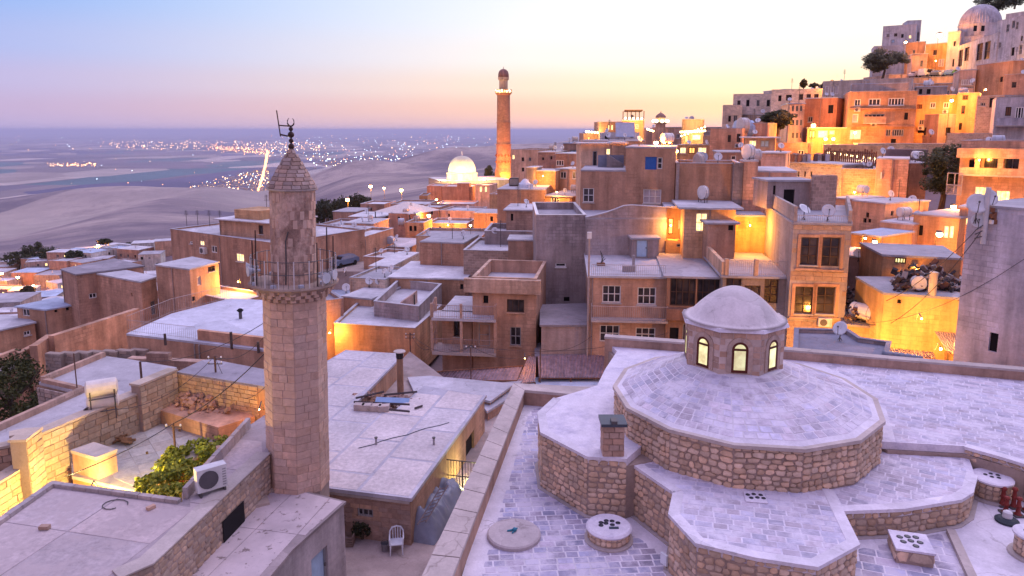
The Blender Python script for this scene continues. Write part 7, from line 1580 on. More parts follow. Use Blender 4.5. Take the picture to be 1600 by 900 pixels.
wallseg(wl_, (-60, 792), (40, 731), -12.7, -15.3, .5, 21); wallseg(wl_, (40, 690), (64, 672), -11.5, -15.3, .55, 22); wallseg(wl_, (64, 680), (218, 616), -11.8, -15.3, .5, 23); wallseg(wl_, (218, 604), (276, 580), -11.35, -14, .5, 24)
sw_ = root('side_wall', (*XY(20, 700, -12), -15), 'orange broken wall end left of the lit yard wall', 'wall'); wallseg(sw_, (-50, 712), (38, 694), -12.0, -15.3, .4, 25, mat=piece((.50, .33, .24), 'orange_stone', .2, .06)); wallseg(sw_, (17, 684), (37, 680), -11.62, -12.0, .45, 26, mat=piece((.50, .33, .24), 'orange_stone', .2, .06))
sr = RH('flat_roofed_house', 'long lilac flat roof carrying the solar water heater', [(-80, 735), (40, 690), (64, 678), (216, 612), (275, 574), (205, 562), (160, 556), (62, 597), (122, 612), (0, 672), (-80, 705)], -12.25, -18, plaster((.44, .36, .32)), roof='slab', rmat=screed((.46, .43, .46), 'lilac_screed', .18), over=.03); sr.build()
def kerb(parent, pts, z, hgt=.28, t=.22, mat=None):
    q = px(pts, z); m = M()
    for a, b in zip(q, q[1:]):
        e = (Vector(b) - Vector(a)).normalized(); n = Vector((-e.y, e.x)) * t; m.prism(ccw([a, b, tuple(Vector(b) + n), tuple(Vector(a) + n)]), z + .003, z + hgt)
    m.build('roof_kerb', mat or plaster((.46, .38, .34)), parent)
kerb(sr.root, [(128, 612), (0, 670), (-60, 698)], -12.25); kerb(sr.root, [(160, 557), (64, 597)], -12.25); kerb(sr.root, [(64, 598), (122, 611)], -12.25, .2)
# stone face under the kerb by the bush
a, b = XY(58, 602, -12.3), XY(122, 615, -12.3); blocks(sr.root, a, b, -14.5, -12.4, piece((.40, .31, .27), 'dark_rubble', .3, .06), bh=.22, bw=(.25, .5), proud=.04, gap=.03, seed=29, jit=.03)
# solar water heater
p = XY(163, 652, -12.25); o = root('solar_water_heater', (*p, -12.25), 'white solar water heater with two tanks and tilted panel', 'water heater'); e = Vector((math.cos(.55), math.sin(.55), 0)); q = Vector((-e.y, e.x, 0)); c = Vector((*p, -12.25)); TK = flat((.66, .60, .56), 'heater_white', .45)
for hh, r_ in ((1.35, .36), (.72, .30)): k = c + Vector((0, 0, hh)); M().tube([k - e * .62, k - e * .58, k - e * .55, k + e * .55, k + e * .58, k + e * .62], [r_ * .5, r_ * .85, r_, r_, r_ * .85, r_ * .5], 16).build('tank', TK, o)
m = M()
for sx in (-.45, .45):
    for sy in (-.35, .35): a = c + e * sx + q * sy; m.tube([a, a + Vector((0, 0, 1.3))], .03, 4)
    m.tube([c + e * sx - q * .38 + Vector((0, 0, .98)), c + e * sx + q * .38 + Vector((0, 0, .98))], .03, 4)
for sy in (-.35, .35): m.tube([c - e * .5 + q * sy + Vector((0, 0, .98)), c + e * .5 + q * sy + Vector((0, 0, .98))], .03, 4); m.tube([c - e * .5 + q * sy + Vector((0, 0, .4)), c + e * .5 + q * sy + Vector((0, 0, .4))], .025, 4)
m.build('stand', METAL, o)
q4 = [Vector(atz(113, 655, -12.2)), Vector(atz(150, 643, -12.15)), Vector(atz(152, 630, -11.55)), Vector(atz(135, 638, -11.6))]
m = M(); m.face(q4); m.face([v - Vector((0, 0, .06)) for v in q4[::-1]]); m.build('collector_panel', flat((.05, .055, .08), 'collector_glass', .2), o); M().tube(q4 + [q4[0]], .035, 4).build('panel_frame', METAL, o)
# sunken yard
LF = ccw(px([(-60, 830), (60, 760), (108, 728), (240, 772), (430, 640), (440, 700), (300, 800), (60, 860)], -15.2)); tag(M().prism(LF, -17.5, -15.2).build('yard_floor', screed((.50, .37, .26), 'yard_clay', .2)), kind='structure')
yd = RH('yard_house', 'sunken house with cracked tiled roof inside the lit yard', [(113, 743), (216, 767), (402, 655), (398, 640), (272, 622), (112, 716)], -13.5, -15.3, plaster((.56, .34, .18)), roof='slab', rmat=screed((.42, .38, .34), 'tiled_screed', .3), over=.02); yd.build()
ypoly = ccw([XY(*q, -13.5) for q in [(150, 735), (214, 762), (330, 690), (250, 665), (180, 700)]]); pave(yd.root, ypoly, -13.5, math.radians(38), .9, .9, .03, piece((.46, .43, .39), 'yard_tile', .2, .04), name='tile', cap=60, off=0, lift=.008, jit=.002)
bx = RH('concrete_box', 'pale concrete tank box in the corner of the sunken yard', [(112, 703), (150, 714), (181, 702), (146, 691)], -12.55, -13.6, plaster((.58, .44, .36)), roof='slab', rmat=screed((.55, .47, .42), 'box_top', .2), over=.03, cat='tank box'); bx.build()
rp = RH('rubble_terrace', 'raised terrace covered with rubble at the back of the yard', [(250, 641), (341, 668), (398, 650), (330, 622), (285, 618)], -12.85, -13.6, plaster((.50, .36, .28)), roof=None, cat='terrace'); rp.build()
m = M(); rr = random.Random(12)
for _ in range(420):
    u, v = rr.gauss(0, .4), rr.gauss(0, .4); p = atz(305 + u * 42, 632 + v * 13 + u * 6, -12.85); s_ = rr.uniform(.05, .22); vv = Vector((rr.gauss(0, 1), rr.gauss(0, 1), rr.gauss(0, 1))).normalized(); m.box((p[0], p[1], -12.9 + max(0, .55 - .6 * (u * u + v * v)) * rr.random()), vv, vv.orthogonal().normalized(), s_ * 1.5, s_, s_ * .8)
tag(m.build('rubble', plaster((.42, .31, .25))), 'heap of broken stones on the raised terrace', 'rubble', kind='stuff')
bk = root('back_wall', (*XY(335, 640, -13), -13.6), 'orange lit stone back wall of the yard', 'wall'); wallseg(bk, (276, 583), (402, 604), -11.5, -13.6, .4, 31, bh=.2, mat=piece((.52, .35, .23), 'ochre_block', .18, .05), cap=False, bw=(.3, .5))
RH('flat_roofed_house', 'dusky flat roof behind the orange back wall', [(276, 581), (415, 604), (430, 580), (330, 561), (315, 563)], -11.45, -15, plaster((.46, .35, .28)), roof='slab', rmat=screed((.34, .31, .35), 'dusky_roof', .2), over=.0).build()
bb = RH('white_roof_house', 'house with broad white blue roof and tan front wall', [(198, 521), (308, 534), (430, 548), (470, 500), (430, 470), (360, 466), (268, 490)], -13.4, -18, plaster((.50, .38, .31)), roof='slab', rmat=screed((.58, .58, .66), 'bluish_white_roof', .12), over=.02); bb.build()
M().prism(ccw([XY(309, 531, -13.4), XY(430, 546, -13.4), (XY(430, 546, -13.4)[0], XY(430, 546, -13.4)[1] + .3), (XY(309, 531, -13.4)[0], XY(309, 531, -13.4)[1] + .3)]), -14.4, -12.75).build('raised_front', plaster((.52, .36, .27)), bb.root)
fa, fb = Vector(atz(200, 519, -13.38)), Vector(atz(306, 531, -13.38)); railing(bb.root, [fa, fb], .85, RAIL, .16, .008)
railing(bb.root, [Vector(atz(200, 519, -13.38)), Vector(atz(268, 490, -13.38)), Vector(atz(358, 467, -13.38))], 1.1, RAIL, .2, .008, name='wire_fence')
p = XY(376, 498, -13.4); o = root('roof_cowl', (*p, -13.4), 'black smoke cowl on the white blue roof', 'cowl'); M().tube([(*p, -13.4), (*p, -12.9)], .12, 8).build('pipe', METAL, o); M().lathe((*p, -12.9), [(.12, 0), (.25, .12), (.1, .25)], 10).build('cap', BLACK, o)
for k, (qx, qy, hh, lab) in enumerate(((256, 536, .55, 'stub chimney at the fence of the white blue roof'), (360, 542, .9, 'slim chimney on the raised front of the white blue roof'), (402, 548, .5, 'second stub chimney beside the near minaret'))):
    p = XY(qx, qy, -13.4); tag(M().tube([(p[0], p[1] + .2, -13.6), (p[0], p[1] + .2, -13.4 + hh)], .09, 6).build('chimney_pipe', flat((.10, .07, .06), 'soot_pipe', .8)), lab, 'pipe', 'stub chimneys on the left roofs')
w2 = root('retaining_wall', (*XY(150, 525, -14.5), -19), 'long flaking retaining wall below the patched house', 'wall')
def pwall(parent, a, b, z, zb, t, mat, name='wall'):
    A, B = Vector(XY(*a, z)), Vector(XY(*b, z)); e = (B - A).normalized(); n = Vector((e.y, -e.x)); M().prism(ccw([tuple(A), tuple(B), tuple(B - n * t), tuple(A - n * t)]), zb, z).build(name, mat, parent)
FL = plaster((.50, .37, .30), var=.5)
pwall(w2, (58, 540), (84, 522), -14.8, -20, .5, FL); pwall(w2, (84, 525), (218, 482), -14.6, -20, .5, FL); pwall(w2, (0, 556), (30, 545), -15.4, -20, .4, FL); pwall(w2, (30, 552), (62, 536), -15.1, -20, .4, FL); pwall(w2, (-60, 572), (0, 562), -15.6, -20, .4, FL)
RH('low_house', 'tan yard wall house beside the bush', [(-60, 600), (20, 575), (75, 560), (100, 540), (-60, 560)], -16.2, -20, plaster((.52, .38, .29)), roof='slab', rmat=screed((.42, .36, .36), 'mauve_roof')).build()
st = root('rubble_wall', (*XY(150, 545, -14), -18), 'ruined dark stone wall stubs beyond the solar roof', 'wall')
for k in range(7):
    a = (70 + k * 22, 552 - k * 1.0); wallseg(st, a, (a[0] + 24, a[1] + 2), -14.2 + .25 * RND.random(), -17, .4, 50 + k, bh=.22, mat=piece((.38, .30, .26), 'grey_rubble', .3, .06), cap=False)
pwall(st, (198, 560), (318, 566), -13.4, -17, .5, plaster((.40, .32, .29))); pwall(st, (228, 552), (262, 553), -13.0, -17, .4, plaster((.36, .29, .27)))
tree(*XY(15, 652, -16.5), -17.5, 5.2, 2.7, 2.6, 'dark green bush tree at the left edge', (.02, .028, .010), (.085, .085, .022), 9000, .15, 61)
# vine in the yard
vm = M(); rr = random.Random(77)
vpoly = [(208, 752), (224, 772), (284, 778), (300, 752), (352, 700), (362, 686), (338, 684), (262, 702), (250, 725)]
def inpoly(x, y, pl):
    c = False
    for i in range(len(pl)):
        (x1, y1), (x2, y2) = pl[i - 1], pl[i]
        if (y1 > y) != (y2 > y) and x < (x2 - x1) * (y - y1) / (y2 - y1) + x1: c = not c
    return c
for _ in range(17000):
    bxp, byp = rr.uniform(205, 365), rr.uniform(682, 780)
    if not inpoly(bxp, byp, vpoly): continue
    p = atz(bxp, byp, -13.15); n = mnoise.noise(Vector((p[0] * 1.1, p[1] * 1.1, 0)))
    n2_ = mnoise.noise(Vector((p[0] * 3.1, p[1] * 3.1, 5)))
    if n + .6 * n2_ < -.12: continue
    z = -13.45 + n * .25 + rr.random() * .45; a = Vector((rr.gauss(0, 1), rr.gauss(0, 1), rr.gauss(0, .6))).normalized(); b = a.orthogonal().normalized(); L = .13 * rr.uniform(.6, 1.4); c = Vector((p[0], p[1], z)); i = vm.vs([c - a * L * .6, c + b * L * .45, c + a * L * .6, c - b * L * .45]); vm.f.append((i, i + 1, i + 2, i + 3)); vm.mi.append(0)
vo = root('grape_vine', (*XY(285, 735, -15.2), -15.2), 'bright green vine spreading beside the pale roof', 'vine'); vm.build('foliage', leafmat((.08, .11, .012), (.36, .38, .04)), vo); k = M()
for t in (0, .5, 1): q = atz(235 + 100 * t, 768 - 78 * t, -15.2); k.tube([q, (q[0], q[1], -13.4)], .05, 5)
k.build('stem', flat((.12, .08, .05), 'vine_bark', .9), vo)
q = atz(276, 748, -13.6); tag(M().box((q[0] - .3, q[1] - .1, -15.1), (.8, .6, 0), (0, 0, 1), .6, 1.9, .12).build('yard_door', flat((.30, .10, .03), 'orange_wood', .6)), 'orange wooden door leaf standing among the vine', 'door')
# small things in the yard
for k, (qx, qy, lab) in enumerate(((340, 690, 'first'),)): pass
p = XY(388, 642, -13.4); dish(p[0] - .6, p[1] - .3, -13.45, .42, math.radians(200), 'cream dish standing on the yard roof below the orange wall', el=35, mast=.35)
p = XY(352, 688, -13.5); dish(p[0], p[1] + 2.0, -13.5, .24, math.radians(190), 'tiny white dish in the middle of the tiled yard roof', el=20, mast=.3)
o = root('firewood', (*XY(190, 693, -13.5), -13.5), 'small pile of firewood along the lit wall', 'firewood'); rr = random.Random(6)
for k in range(16): p = XY(172 + rr.random() * 26, 698 - rr.random() * 8, -13.5); M().tube([(p[0], p[1], -13.45 + rr.random() * .25), (p[0] + .45, p[1] + .1 * rr.random(), -13.42 + rr.random() * .25)], .05, 5).build('log', flat((.22, .12, .06), 'log_bark', .9), o)
def pole(px_, ytop, ybot, z, label, r=.05, arms=2):
    p = XY(px_, ybot, z); zt = atY(px_, ytop, p[1])[2]; o = root('utility_pole', (*p, z), label, 'pole', 'wooden and metal poles carrying cables'); M().tube([(*p, z), (*p, zt)], r, 6).build('post', flat((.14, .08, .06), 'pole_wood', .8), o)
    for k in range(arms):
        M().tube([(p[0] - .35, p[1], zt - .15 - .25 * k), (p[0] + .35, p[1], zt - .15 - .25 * k)], .025, 4).build('crossarm', METAL, o)
        for s_ in (-.3, 0, .3): M().lathe((p[0] + s_, p[1], zt - .12 - .25 * k), [(.03, 0), (.05, .05), (.03, .1)], 6).build('insulator', WHITE, o)
    return Vector((p[0], p[1], zt))
pA = pole(340, 556, 625, -12.85, 'rusty pole with insulators before the orange back wall'); pB = pole(379, 622, 655, -13.5, 'short pole with insulators near the minaret'); pC = pole(274, 662, 705, -13.5, 'short yard pole with a bracket on the tiled roof', arms=1); pD = pole(121, 552, 612, -12.25, 'thin slanted pole at the lilac roof corner', .03, 0); pE = pole(642, 520, 585, -18, 'dark pole in the lane left of the porches'); pF = pole(736, 540, 600, -17, 'dark pole before the corrugated shed', .04, 1); pG = pole(844, 545, 600, -17, 'thin pole in front of the purple corrugated roof', .04, 0)
pH = pole(222, 565, 602, -12.25, 'short dark post at the corner of the stone wall', .06, 0)
W = lambda a, b, lab, s_=.5, r=.014: wire([a, b], r, lab, s_)
far1 = Vector(atz(100, 745, -11.5)); far2 = Vector((*MC, -8.5))
W(pC, far1, 'pale cable from the yard pole down to the left wall', .15, .02); W(pC, Vector(atY(425, 540, 26)), 'pale cable from the yard pole up to the minaret', .3, .02); W(pA, Vector(atY(418, 520, 26)), 'thin cable from the rusty pole to the minaret', .5); W(pA, Vector(atz(180, 640, -11.6)), 'thin cable from the rusty pole over the lit wall', .6); W(pB, Vector(atY(418, 600, 26)), 'short cable from the short pole to the minaret', .2); W(pB, pA, 'cable between the two poles with insulators', .4); W(pH, Vector(atY(420, 500, 27)), 'pale cable crossing the dusky roof', .5)
W(pE, Vector(atY(672, 545, 49)), 'cable from the lane pole to the porch', .5); W(pF, Vector(atY(700, 545, 49.5)), 'cable from the shed pole up to the porch corner', .3); W(pF, Vector(atY(838, 552, 47)), 'cable from the shed pole along the corrugated roof', .6); W(pF, pE, 'cable between the lane pole and the shed pole', .9); W(pG, Vector(atY(925, 525, 47.5)), 'cable from the thin pole to the apartment house', .5); W(pF, Vector(atY(1045, 520, 46.5)), 'long cable across the apartment fronts', .8)
gm_ = Vector(atY(1541, 342, 34.4)); W(gm_, Vector(atY(1385, 470, 40)), 'dark cable from the grey gable down to the yellow house', .5, .02); W(gm_ - Vector((0, 0, .3)), Vector(atY(1392, 505, 39)), 'lower dark cable from the grey gable to the truss yard', .6, .02); W(Vector(atY(1500, 468, 39)), Vector(atY(1320, 500, 42)), 'sagging cable over the yellow lit wall', .8, .03); W(Vector(atY(1600, 405, 33)), Vector(atY(1330, 505, 41)), 'long thin cable crossing the grey gable', .9, .012)
for k, (qx, qy, zz, lab) in enumerate(((1502, 553, -12.4, 'white dish at the foot of the grey gable'),)): p = XY(qx, qy, zz); dish(p[0] - .3, p[1] - .5, zz + .2, .42, math.radians(215), lab, el=30, mast=.3)
# ================================================================== crowded lower town: plain little houses
BOXES = []
for o in list(bpy.data.objects):
    pass
def fits(x, y, r, Y):
    return all((x - a) ** 2 + (y - b) ** 2 > (r + c) ** 2 for a, b, c in BOXES)
rf = random.Random(21)
def fill(n, pxr, Yr, name, words, group, cols, hs=(3.0, 5.5), ws=(6, 10), ok=None, landmark=''):
    made = []
    for _ in range(n * 14):
        if len(made) >= n: break
        Y = math.exp(rf.uniform(math.log(Yr[0]), math.log(Yr[1]))); pxx = rf.uniform(*pxr); X = (pxx - 800) / F * Y; r = rf.uniform(*ws) * .62
        if not fits(X, Y, r, Y): continue
        z = ground(X, Y); hh = rf.uniform(*hs); q = proj((X, Y, z + hh))
        if ok and not ok(q[0], q[1], Y): continue
        BOXES.append((X, Y, r)); made.append((q[0], X, Y, z, hh, r))
    made.sort()
    for k, (qx, X, Y, z, hh, r) in enumerate(made):
        a = rf.uniform(-.5, .5); w, d = r * rf.uniform(1.1, 1.5) / 1.3, r * rf.uniform(1.0, 1.4) / 1.3; c, s_ = math.cos(a), math.sin(a)
        poly = [(X + u * c - v * s_, Y + u * s_ + v * c) for u, v in ((-w, -d), (w, -d), (w, d), (-w, d))]; ci = rf.randrange(len(cols))
        col, cw = cols[ci]
        h = House(name, '%s %s, %s from the left %s' % (cw, words, ordinal(k + 1), landmark), 'house', poly, z - 3, z + hh, plaster(col), roof=rf.choice(('slab', 'parapet')), rmat=rf.choice((RL, RL, RW, RG, RB)), ph=.4, group=group)
        for fc in (0, 1, 3):
            cnt = rf.randrange(0, 4); L = h.fr(fc)[3]
            for t in range(cnt):
                u = L * (t + .5) / cnt; wz = z + rf.choice((.9, hh - 2.2 if hh > 4.6 else .9)); h.rect(fc, u - .45, u + .45, wz, wz + 1.2, 'l' if rf.random() < .10 else rf.choice('wkgk'), 2, 1)
        h.build(False)
        if rf.random() < .35:
            zt = h.z1 if h.roof == 'slab' else h.zt; rr_ = rf.uniform(.35, .5)
            dish(X + rf.uniform(-1, 1), Y - d * .4, zt, rr_, math.radians(rf.uniform(150, 230)), 'small dish on the %s house of the %s' % (ordinal(k + 1), group), group='dishes of the lower town')
PAL = [((.60, .56, .54), 'whitish'), ((.50, .40, .34), 'tan'), ((.44, .34, .30), 'brown'), ((.56, .46, .40), 'cream'), ((.40, .35, .35), 'grey')]
fill(85, (-20, 300), (150, 335), 'lower_town_house', 'box house in the hazy lower town', 'houses of the lower town', PAL, (3.5, 7), (6, 9.5), lambda x, y, Y: y > 384 - (x - 60) * .05 and x < 262 and not (95 < x < 245 and y > 440), 'edge')
fill(30, (-60, 120), (75, 150), 'slope_house', 'low house on the left slope', 'houses on the left slope', PAL, (3, 5), (6, 9), lambda x, y, Y: y > 425, 'edge')
fill(50, (495, 760), (120, 245), 'town_centre_house', 'flat roofed house in the town centre', 'houses of the town centre', PAL[1:], (2.5, 4.2), (6, 10), lambda x, y, Y: y > 300, 'of the centre')
fill(16, (515, 660), (80, 118), 'lane_house', 'low house by the dirt lanes', 'houses by the dirt lanes', PAL[1:], (2.2, 3.4), (5, 8), lambda x, y, Y: y > 372, 'of the lanes')
fill(22, (1010, 1330), (150, 235), 'ridge_house', 'house low on the western ridge', 'houses on the western ridge', PAL[1:], (3, 5), (7, 11), lambda x, y, Y: y > 196, 'of the ridge')
fill(24, (1180, 1560), (112, 160), 'hillside_house', 'small hillside house half hidden between larger ones', 'houses filling the hillside', PAL[1:], (2.5, 4.5), (6, 9), lambda x, y, Y: y > 100 + (1560 - x) * .10, 'of the hillside')
fill(16, (1180, 1420), (150, 205), 'crest_house', 'house on the hill crest behind the mansions', 'houses on the hill crest', [((.62, .50, .42), 'pale'), ((.56, .44, .36), 'tan'), ((.60, .55, .54), 'whitish')], (3, 6), (7, 10), lambda x, y, Y: y > 138 - max(0, x - 1290) * .22 and y < 190, 'of the crest')
# trees
def treepx(px_, ybase, Y, hpx, wpx, label, **k):
    p = atY(px_, ybase, Y); s_ = Y / F; return tree(p[0], p[1], p[2], hpx * s_, wpx * s_ / 2, hpx * s_ * k.pop('rz', .36), label, **k)
treepx(1378, 124, 160, 46, 70, 'broad olive green tree left of the parked cars', c1=(.06, .065, .035), c2=(.16, .14, .07), n=7000, leaf=.42, seed=2, rz=.42)
treepx(1470, 325, 72, 105, 75, 'large dark tree lit orange from below before the salmon house', c1=(.03, .035, .012), c2=(.11, .10, .03), n=11000, leaf=.24, seed=3, rz=.42)
treepx(1214, 212, 108, 42, 52, 'dark tree between the stone mansions', c1=(.025, .03, .012), c2=(.08, .075, .025), n=6000, leaf=.30, seed=4, rz=.4)
treepx(1555, 25, 185, 40, 60, 'green trees behind the medrese dome', c1=(.04, .06, .03), c2=(.12, .13, .07), n=5000, leaf=.45, seed=5, rz=.45)
treepx(1585, 12, 175, 30, 50, 'trees at the top right corner', c1=(.04, .06, .03), c2=(.12, .13, .07), n=4000, leaf=.45, seed=6, rz=.45)
treepx(764, 284, 262, 26, 18, 'small dark tree left of the great minaret', c1=(.02, .03, .015), c2=(.06, .07, .03), n=2500, leaf=.5, seed=7, rz=.45)
for k, (x, y, Y, h_, w, lab) in enumerate(((30, 425, 300, 36, 46, 'first dark tree at the left edge of the lower town'), (55, 420, 305, 44, 44, 'tall dark tree at the edge of the lower town'), (85, 418, 300, 34, 40, 'third dark tree at the edge of the lower town'), (118, 412, 290, 22, 30, 'small tree by the orange lamps of the lower town'), (165, 388, 320, 16, 22, 'little tree at the top of the lower town'), (205, 392, 330, 14, 30, 'low bush tree above the whitish houses'), (235, 390, 330, 14, 26, 'low bush tree left of the long brown house'), (45, 470, 250, 26, 22, 'tree lit orange beside the lower lamp'))):
    treepx(x, y, Y, h_, w, lab, c1=(.018, .025, .012), c2=(.07, .075, .03), n=2600, leaf=.55, seed=70 + k, group='trees of the lower town')
for k in range(26):
    x = 494 + k * 3.3 + RND.uniform(-1, 1); y = 352 - k * .85 + RND.uniform(-3, 3); treepx(x, y, 270 + RND.uniform(-15, 15), RND.uniform(32, 44) - k * .4, RND.uniform(12, 18), 'dark pine of the grove right of the near minaret, %s from the left' % ordinal(k + 1), c1=(.010, .018, .010), c2=(.035, .045, .02), n=700, leaf=.6, seed=120 + k, group='pines of the dark grove', rz=.48, name='pine_tree', shape=.5)
for k, (x, y, Y, h_, w, lab) in enumerate(((1255, 141, 138, 17, 12, 'small palm against the bright sky'), (1272, 140, 138, 10, 16, 'low bush on the skyline beside the palm'), (1288, 141, 138, 12, 14, 'orange lit bush on the skyline'))): treepx(x, y, Y, h_, w, lab, c1=(.03, .03, .012), c2=(.09, .07, .02), n=900, leaf=.35, seed=150 + k, rz=.4)
# ================================================================== small minaret on the skyline
p = atY(1031, 226, 175); o = root('small_minaret', p, 'little minaret with lit balcony on the middle skyline', 'minaret'); z = lambda y: zat(1031, y, 175)
M().lathe((p[0], p[1], 0), [(1.4, p[2] - 4), (1.2, z(194))], 12).build('shaft', plaster((.44, .32, .25)), o); M().lathe((p[0], p[1], 0), [(1.2, z(194)), (1.9, z(192)), (1.9, z(190.5))], 12).build('balcony', plaster((.5, .4, .3)), o); M().lathe((p[0], p[1], 0), [(1.0, z(190.5)), (1.0, z(184))], 12).build('lantern', plaster((.5, .4, .3)), o); M().lathe((p[0], p[1], 0), [(1.35, z(184)), (1.2, z(181)), (.7, z(178)), (.1, z(176)), (.05, z(173.5))], 12).build('cap', plaster((.28, .20, .19)), o)
for k in range(5): a = -math.pi + k * math.pi / 4; M().ball((p[0] + 1.7 * math.cos(a), p[1] + 1.7 * math.sin(a), z(189.5)), .4, 8, 5).build('bulb', glow((1, .85, .45), 8), o)
# ================================================================== lamps
LAMPS = [(579, 291, 205, 5000, 'left star lamp above the pine grove', .5), (600, 294, 210, 1800, 'dim lamp between the two star lamps', .35), (627, 297, 200, 5000, 'right star lamp above the town centre', .5), (543, 312, 190, 4500, 'star lamp at the edge of the pine grove', .5), (670, 337, 128, 2600, 'star lamp over the small orange cube house', .32), (757, 279, 200, 2500, 'orange lamp by the market house', .4), (735, 352, 112, 1500, 'hidden orange lamp in the market lane', .2), (682, 312, 178, 2500, 'orange lamp behind the brown block', .3),
    (1025, 223, 64, 500, 'large orange lamp above the blue shutter house', .20), (1038, 222, 65, 200, 'middle orange lamp above the blue shutter house', .14), (1046, 222, 65, 200, 'right orange lamp above the blue shutter house', .14), (1057, 236, 66, 350, 'white orange lamp right of the blue shutter house', .16), (1271, 196, 106, 1800, 'star lamp before the red brown house', .32), (1290, 217, 103, 700, 'left of two small lamps below the lit awning', .22), (1302, 217, 103, 700, 'right of two small lamps below the lit awning', .22), (1336, 207, 102, 700, 'yellow lamp on the orange house porch', .18),
    (1468, 55, 164, 1300, 'large star lamp high on the hill', .55), (1415, 66, 168, 900, 'small orange lamp left of the star lamp', .3), (1487, 157, 103.5, 2600, 'lamp lighting the yellow house wall', .22), (1490, 323, 63, 700, 'orange star lamp under the dark tree', .22), (1416, 360, 60.0, 420, 'round lamp on the bright ochre house', .18), (1468, 366, 55.5, 420, 'dazzling lamp at the window of the bright ochre house', .24), (1367, 378, 55, 160, 'white lamp above the lilac roof', .18), (1300, 128, 132, 1200, 'orange lamp on the skyline by the bushes', .3), (1352, 372, 53.5, 200, 'hidden lamp behind the yellow roof', .1), (1335, 300, 76, 500, 'hidden lamp below the stone hall', .1),
    (108, 397, 300, 6000, 'left orange lamp among the lower town trees', .6), (134, 397, 300, 6000, 'right orange lamp among the lower town trees', .6), (153, 383, 320, 2500, 'far orange lamp at the top of the lower town', .5), (28, 433, 255, 5000, 'bright orange lamp in the lower town at the left', .55), (3, 427, 262, 3000, 'orange lamp cut by the left picture edge', .5), (52, 446, 230, 1500, 'small yellow lamp in the lower town', .35)]
for (x, y, Y, pw, lab, rb) in LAMPS: lamp(x, y, Y, pw, lab, ORANGE, rb)
HID = [(898, 318, 86, 420, 'orange lamp down the lane beside the brown wing', .14), (515, 520, 54, 260, 'orange lamp in the lane behind the minaret', .10), (762, 472, 53.5, 70, 'orange lamp below the porch roof', .10), (1048, 352, 55.5, 120, 'lamp inside the lit porch', .12), (1075, 366, 54.6, 150, 'lamp over the yellow wall', .10), (1172, 352, 52.5, 260, 'lamp lighting the yellow house wall by the stone house', .10), (1470, 545, 36.5, 330, 'yellow lamp under the truss yard', .14), (1440, 498, 37, 200, 'lamp washing the yellow junk house front', .10), (1318, 535, 39.5, 520, 'orange lamp at the foot of the tall stone house', .12), (1432, 418, 43.5, 120, 'lamp behind the scrap heap', .08), (1236, 300, 80, 500, 'lamp below the restaurant arcade', .15), (1295, 290, 76, 450, 'second lamp below the restaurant arcade', .15), (372, 440, 66, 420, 'lamp beside the flat terrace near the minaret', .1), (516, 390, 92, 700, 'lamp lighting the orange house right of the near minaret', .15), (700, 352, 116, 700, 'lamp in the lane below the long whitish house', .15), (322, 440, 67, 260, 'lamp at the orange lit side door of the tan house', .1), (250, 505, 52, 90, 'lamp behind the fence of the white blue roof', .08), (405, 640, 29.5, 25, 'lamp near the short pole by the minaret', .06), (820, 560, 46, 15, 'orange lamp glowing under the corrugated roof', .06), (848, 275, 103.5, 300, 'lamp lighting the orange wall', .12), (870, 300, 95.5, 250, 'lamp under the recessed front', .12), (1530, 250, 65, 200, 'lamp on the pillared balcony', .12), (1540, 310, 61, 250, 'lamp at the lower windows of the salmon house', .12), (1540, 140, 108, 700, 'lamp lighting the orange side wall', .2), (1462, 95, 160, 700, 'lamp beside the street garages', .2), (1585, 95, 130, 400, 'lamp by the orange awning under the medrese', .2)]
for (x, y, Y, pw, lab, rb) in HID: lamp(x, y, Y, pw, lab, (1, .40, .06), rb * .5, 'wall', 'lamps on house walls')
# the lamp of the sunken yard hangs on the hidden back wall of the pale roofed house
p = Vector(atz(150, 775, -13.0)); lamp(140, 768, atz(140, 768, -13.2)[1], 480, 'yellow lamp in the sunken yard hidden below the pale roof edge', (1, .66, .18), .08, 'wall', 'lamps on house walls'); lamp(262, 748, atz(262, 748, -13.6)[1], 110, 'white yellow lamp above the vine', (1, .85, .35), .06, 'wall', 'lamps on house walls')
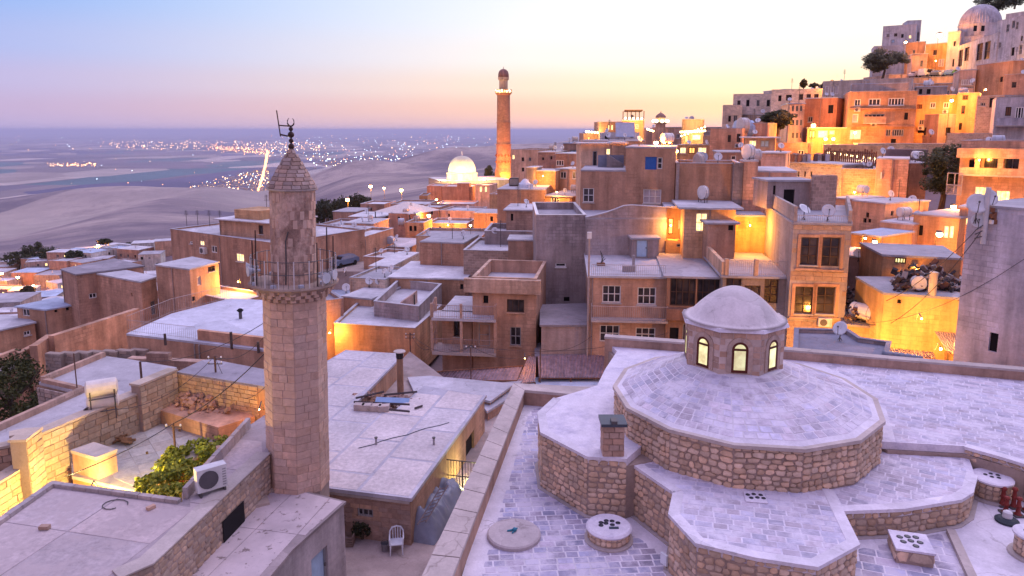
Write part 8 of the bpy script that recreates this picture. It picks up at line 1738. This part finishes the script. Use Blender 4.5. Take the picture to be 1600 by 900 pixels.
# lamp strings on the restaurants and terraces
for (x0, x1, y0, y1, Y, n, lab) in ((1062, 1103, 205, 203, 124, 14, 'string of warm bulbs across the restaurant tower'), (1062, 1104, 212, 196, 125, 8, 'slanting string of warm bulbs on the restaurant tower'), (1290, 1372, 236, 247, 92, 9, 'string of white bulbs over the restaurant terrace'), (914, 936, 204, 206, 120, 5, 'string of bulbs on the dark terrace house'), (974, 1006, 183, 184, 112, 5, 'string of bulbs under the pergola'), (1010, 1022, 200, 204, 130, 5, 'string of bulbs beside the little minaret')):
    o = root('light_string', atY(x0, y0, Y), lab, 'string lights', 'strings of lit bulbs'); m = M(); a, b = Vector(atY(x0, y0, Y)), Vector(atY(x1, y1, Y)); m.tube([a, b], .02, 4); m.build('wire', METAL, o)
    for k in range(n): c = a.lerp(b, (k + .5) / n); M().ball(c - Vector((0, 0, .15)), .16, 8, 5).build('bulb', glow((1, .72, .30), 9, sample=False), o)
    l = bpy.data.lights.new('string_light', 'POINT'); l.energy = 1000; l.color = (1, .55, .15); l.shadow_soft_size = .5; lo = bpy.data.objects.new('string_light', l); COL.objects.link(lo); lo.parent = o; lo.location = a.lerp(b, .5) - a + Vector((0, -2.0, -.5))
# scattered roof dishes and tanks of the middle distance
RT = [(566, 392, 96, 't', 'grey tank on the low white roofed house'), (610, 377, 101, 't', 'second grey tank on the low white roofed house'), (520, 352, 112, 'd', 'dish above the orange lit house'), (627, 348, 113, 't', 'blue tank beside the small orange cube'), (960, 222, 93, 'd', 'dish on the long low brown house'), (860, 282, 106, 'd', 'dish by the lane balcony'), (773, 358, 72, 'd', 'dish on the grey parapet wall house'), (830, 290, 98, 'd', 'dish on the clutter roof'), (1520, 125, 117, 'd', 'dish on the white pink house'), (1488, 138, 118, 'd', 'round dish above the yellow house'), (1392, 232, 88, 'd', 'tilted dish behind the salmon towers'), (1403, 322, 68, 'd', 'dish on the yellow stone terrace'), (1455, 205, 96, 'd', 'dish on the rough retaining wall'), (1342, 392, 50, 'd', 'dish beside the orange house wall'), (540, 420, 75, 'd', 'dish by the dirt lane')]
for k, (x, y, Y, t, lab) in enumerate(RT):
    p = atY(x, y, Y); r_ = .36 if Y < 80 else .42
    if t == 'd': dish(p[0], p[1], p[2] - .8, r_, math.radians(170 + 37 * (k % 3)), lab, el=25)
    else: tank(p[0], p[1], p[2] - .6, .55, .9, .4 + k, lab, (.45, .47, .55))
# ================================================================== the evening air
hm = M(); hm.cbox(-130000, 130000, -3000, 130000, -480, 62)
hz = hm.build('haze', NB('unused').m); hz.data.materials.clear()
mt = bpy.data.materials.new('evening_haze'); mt.use_nodes = True; t = mt.node_tree; t.nodes.clear()
pv = t.nodes.new('ShaderNodeVolumePrincipled'); pv.inputs['Color'].default_value = (.78, .78, 1.0, 1); pv.inputs['Density'].default_value = 4.6e-5; pv.inputs['Anisotropy'].default_value = 0.0
om = t.nodes.new('ShaderNodeOutputMaterial'); t.links.new(pv.outputs[0], om.inputs['Volume']); hz.data.materials.append(mt); tag(hz, kind='stuff')
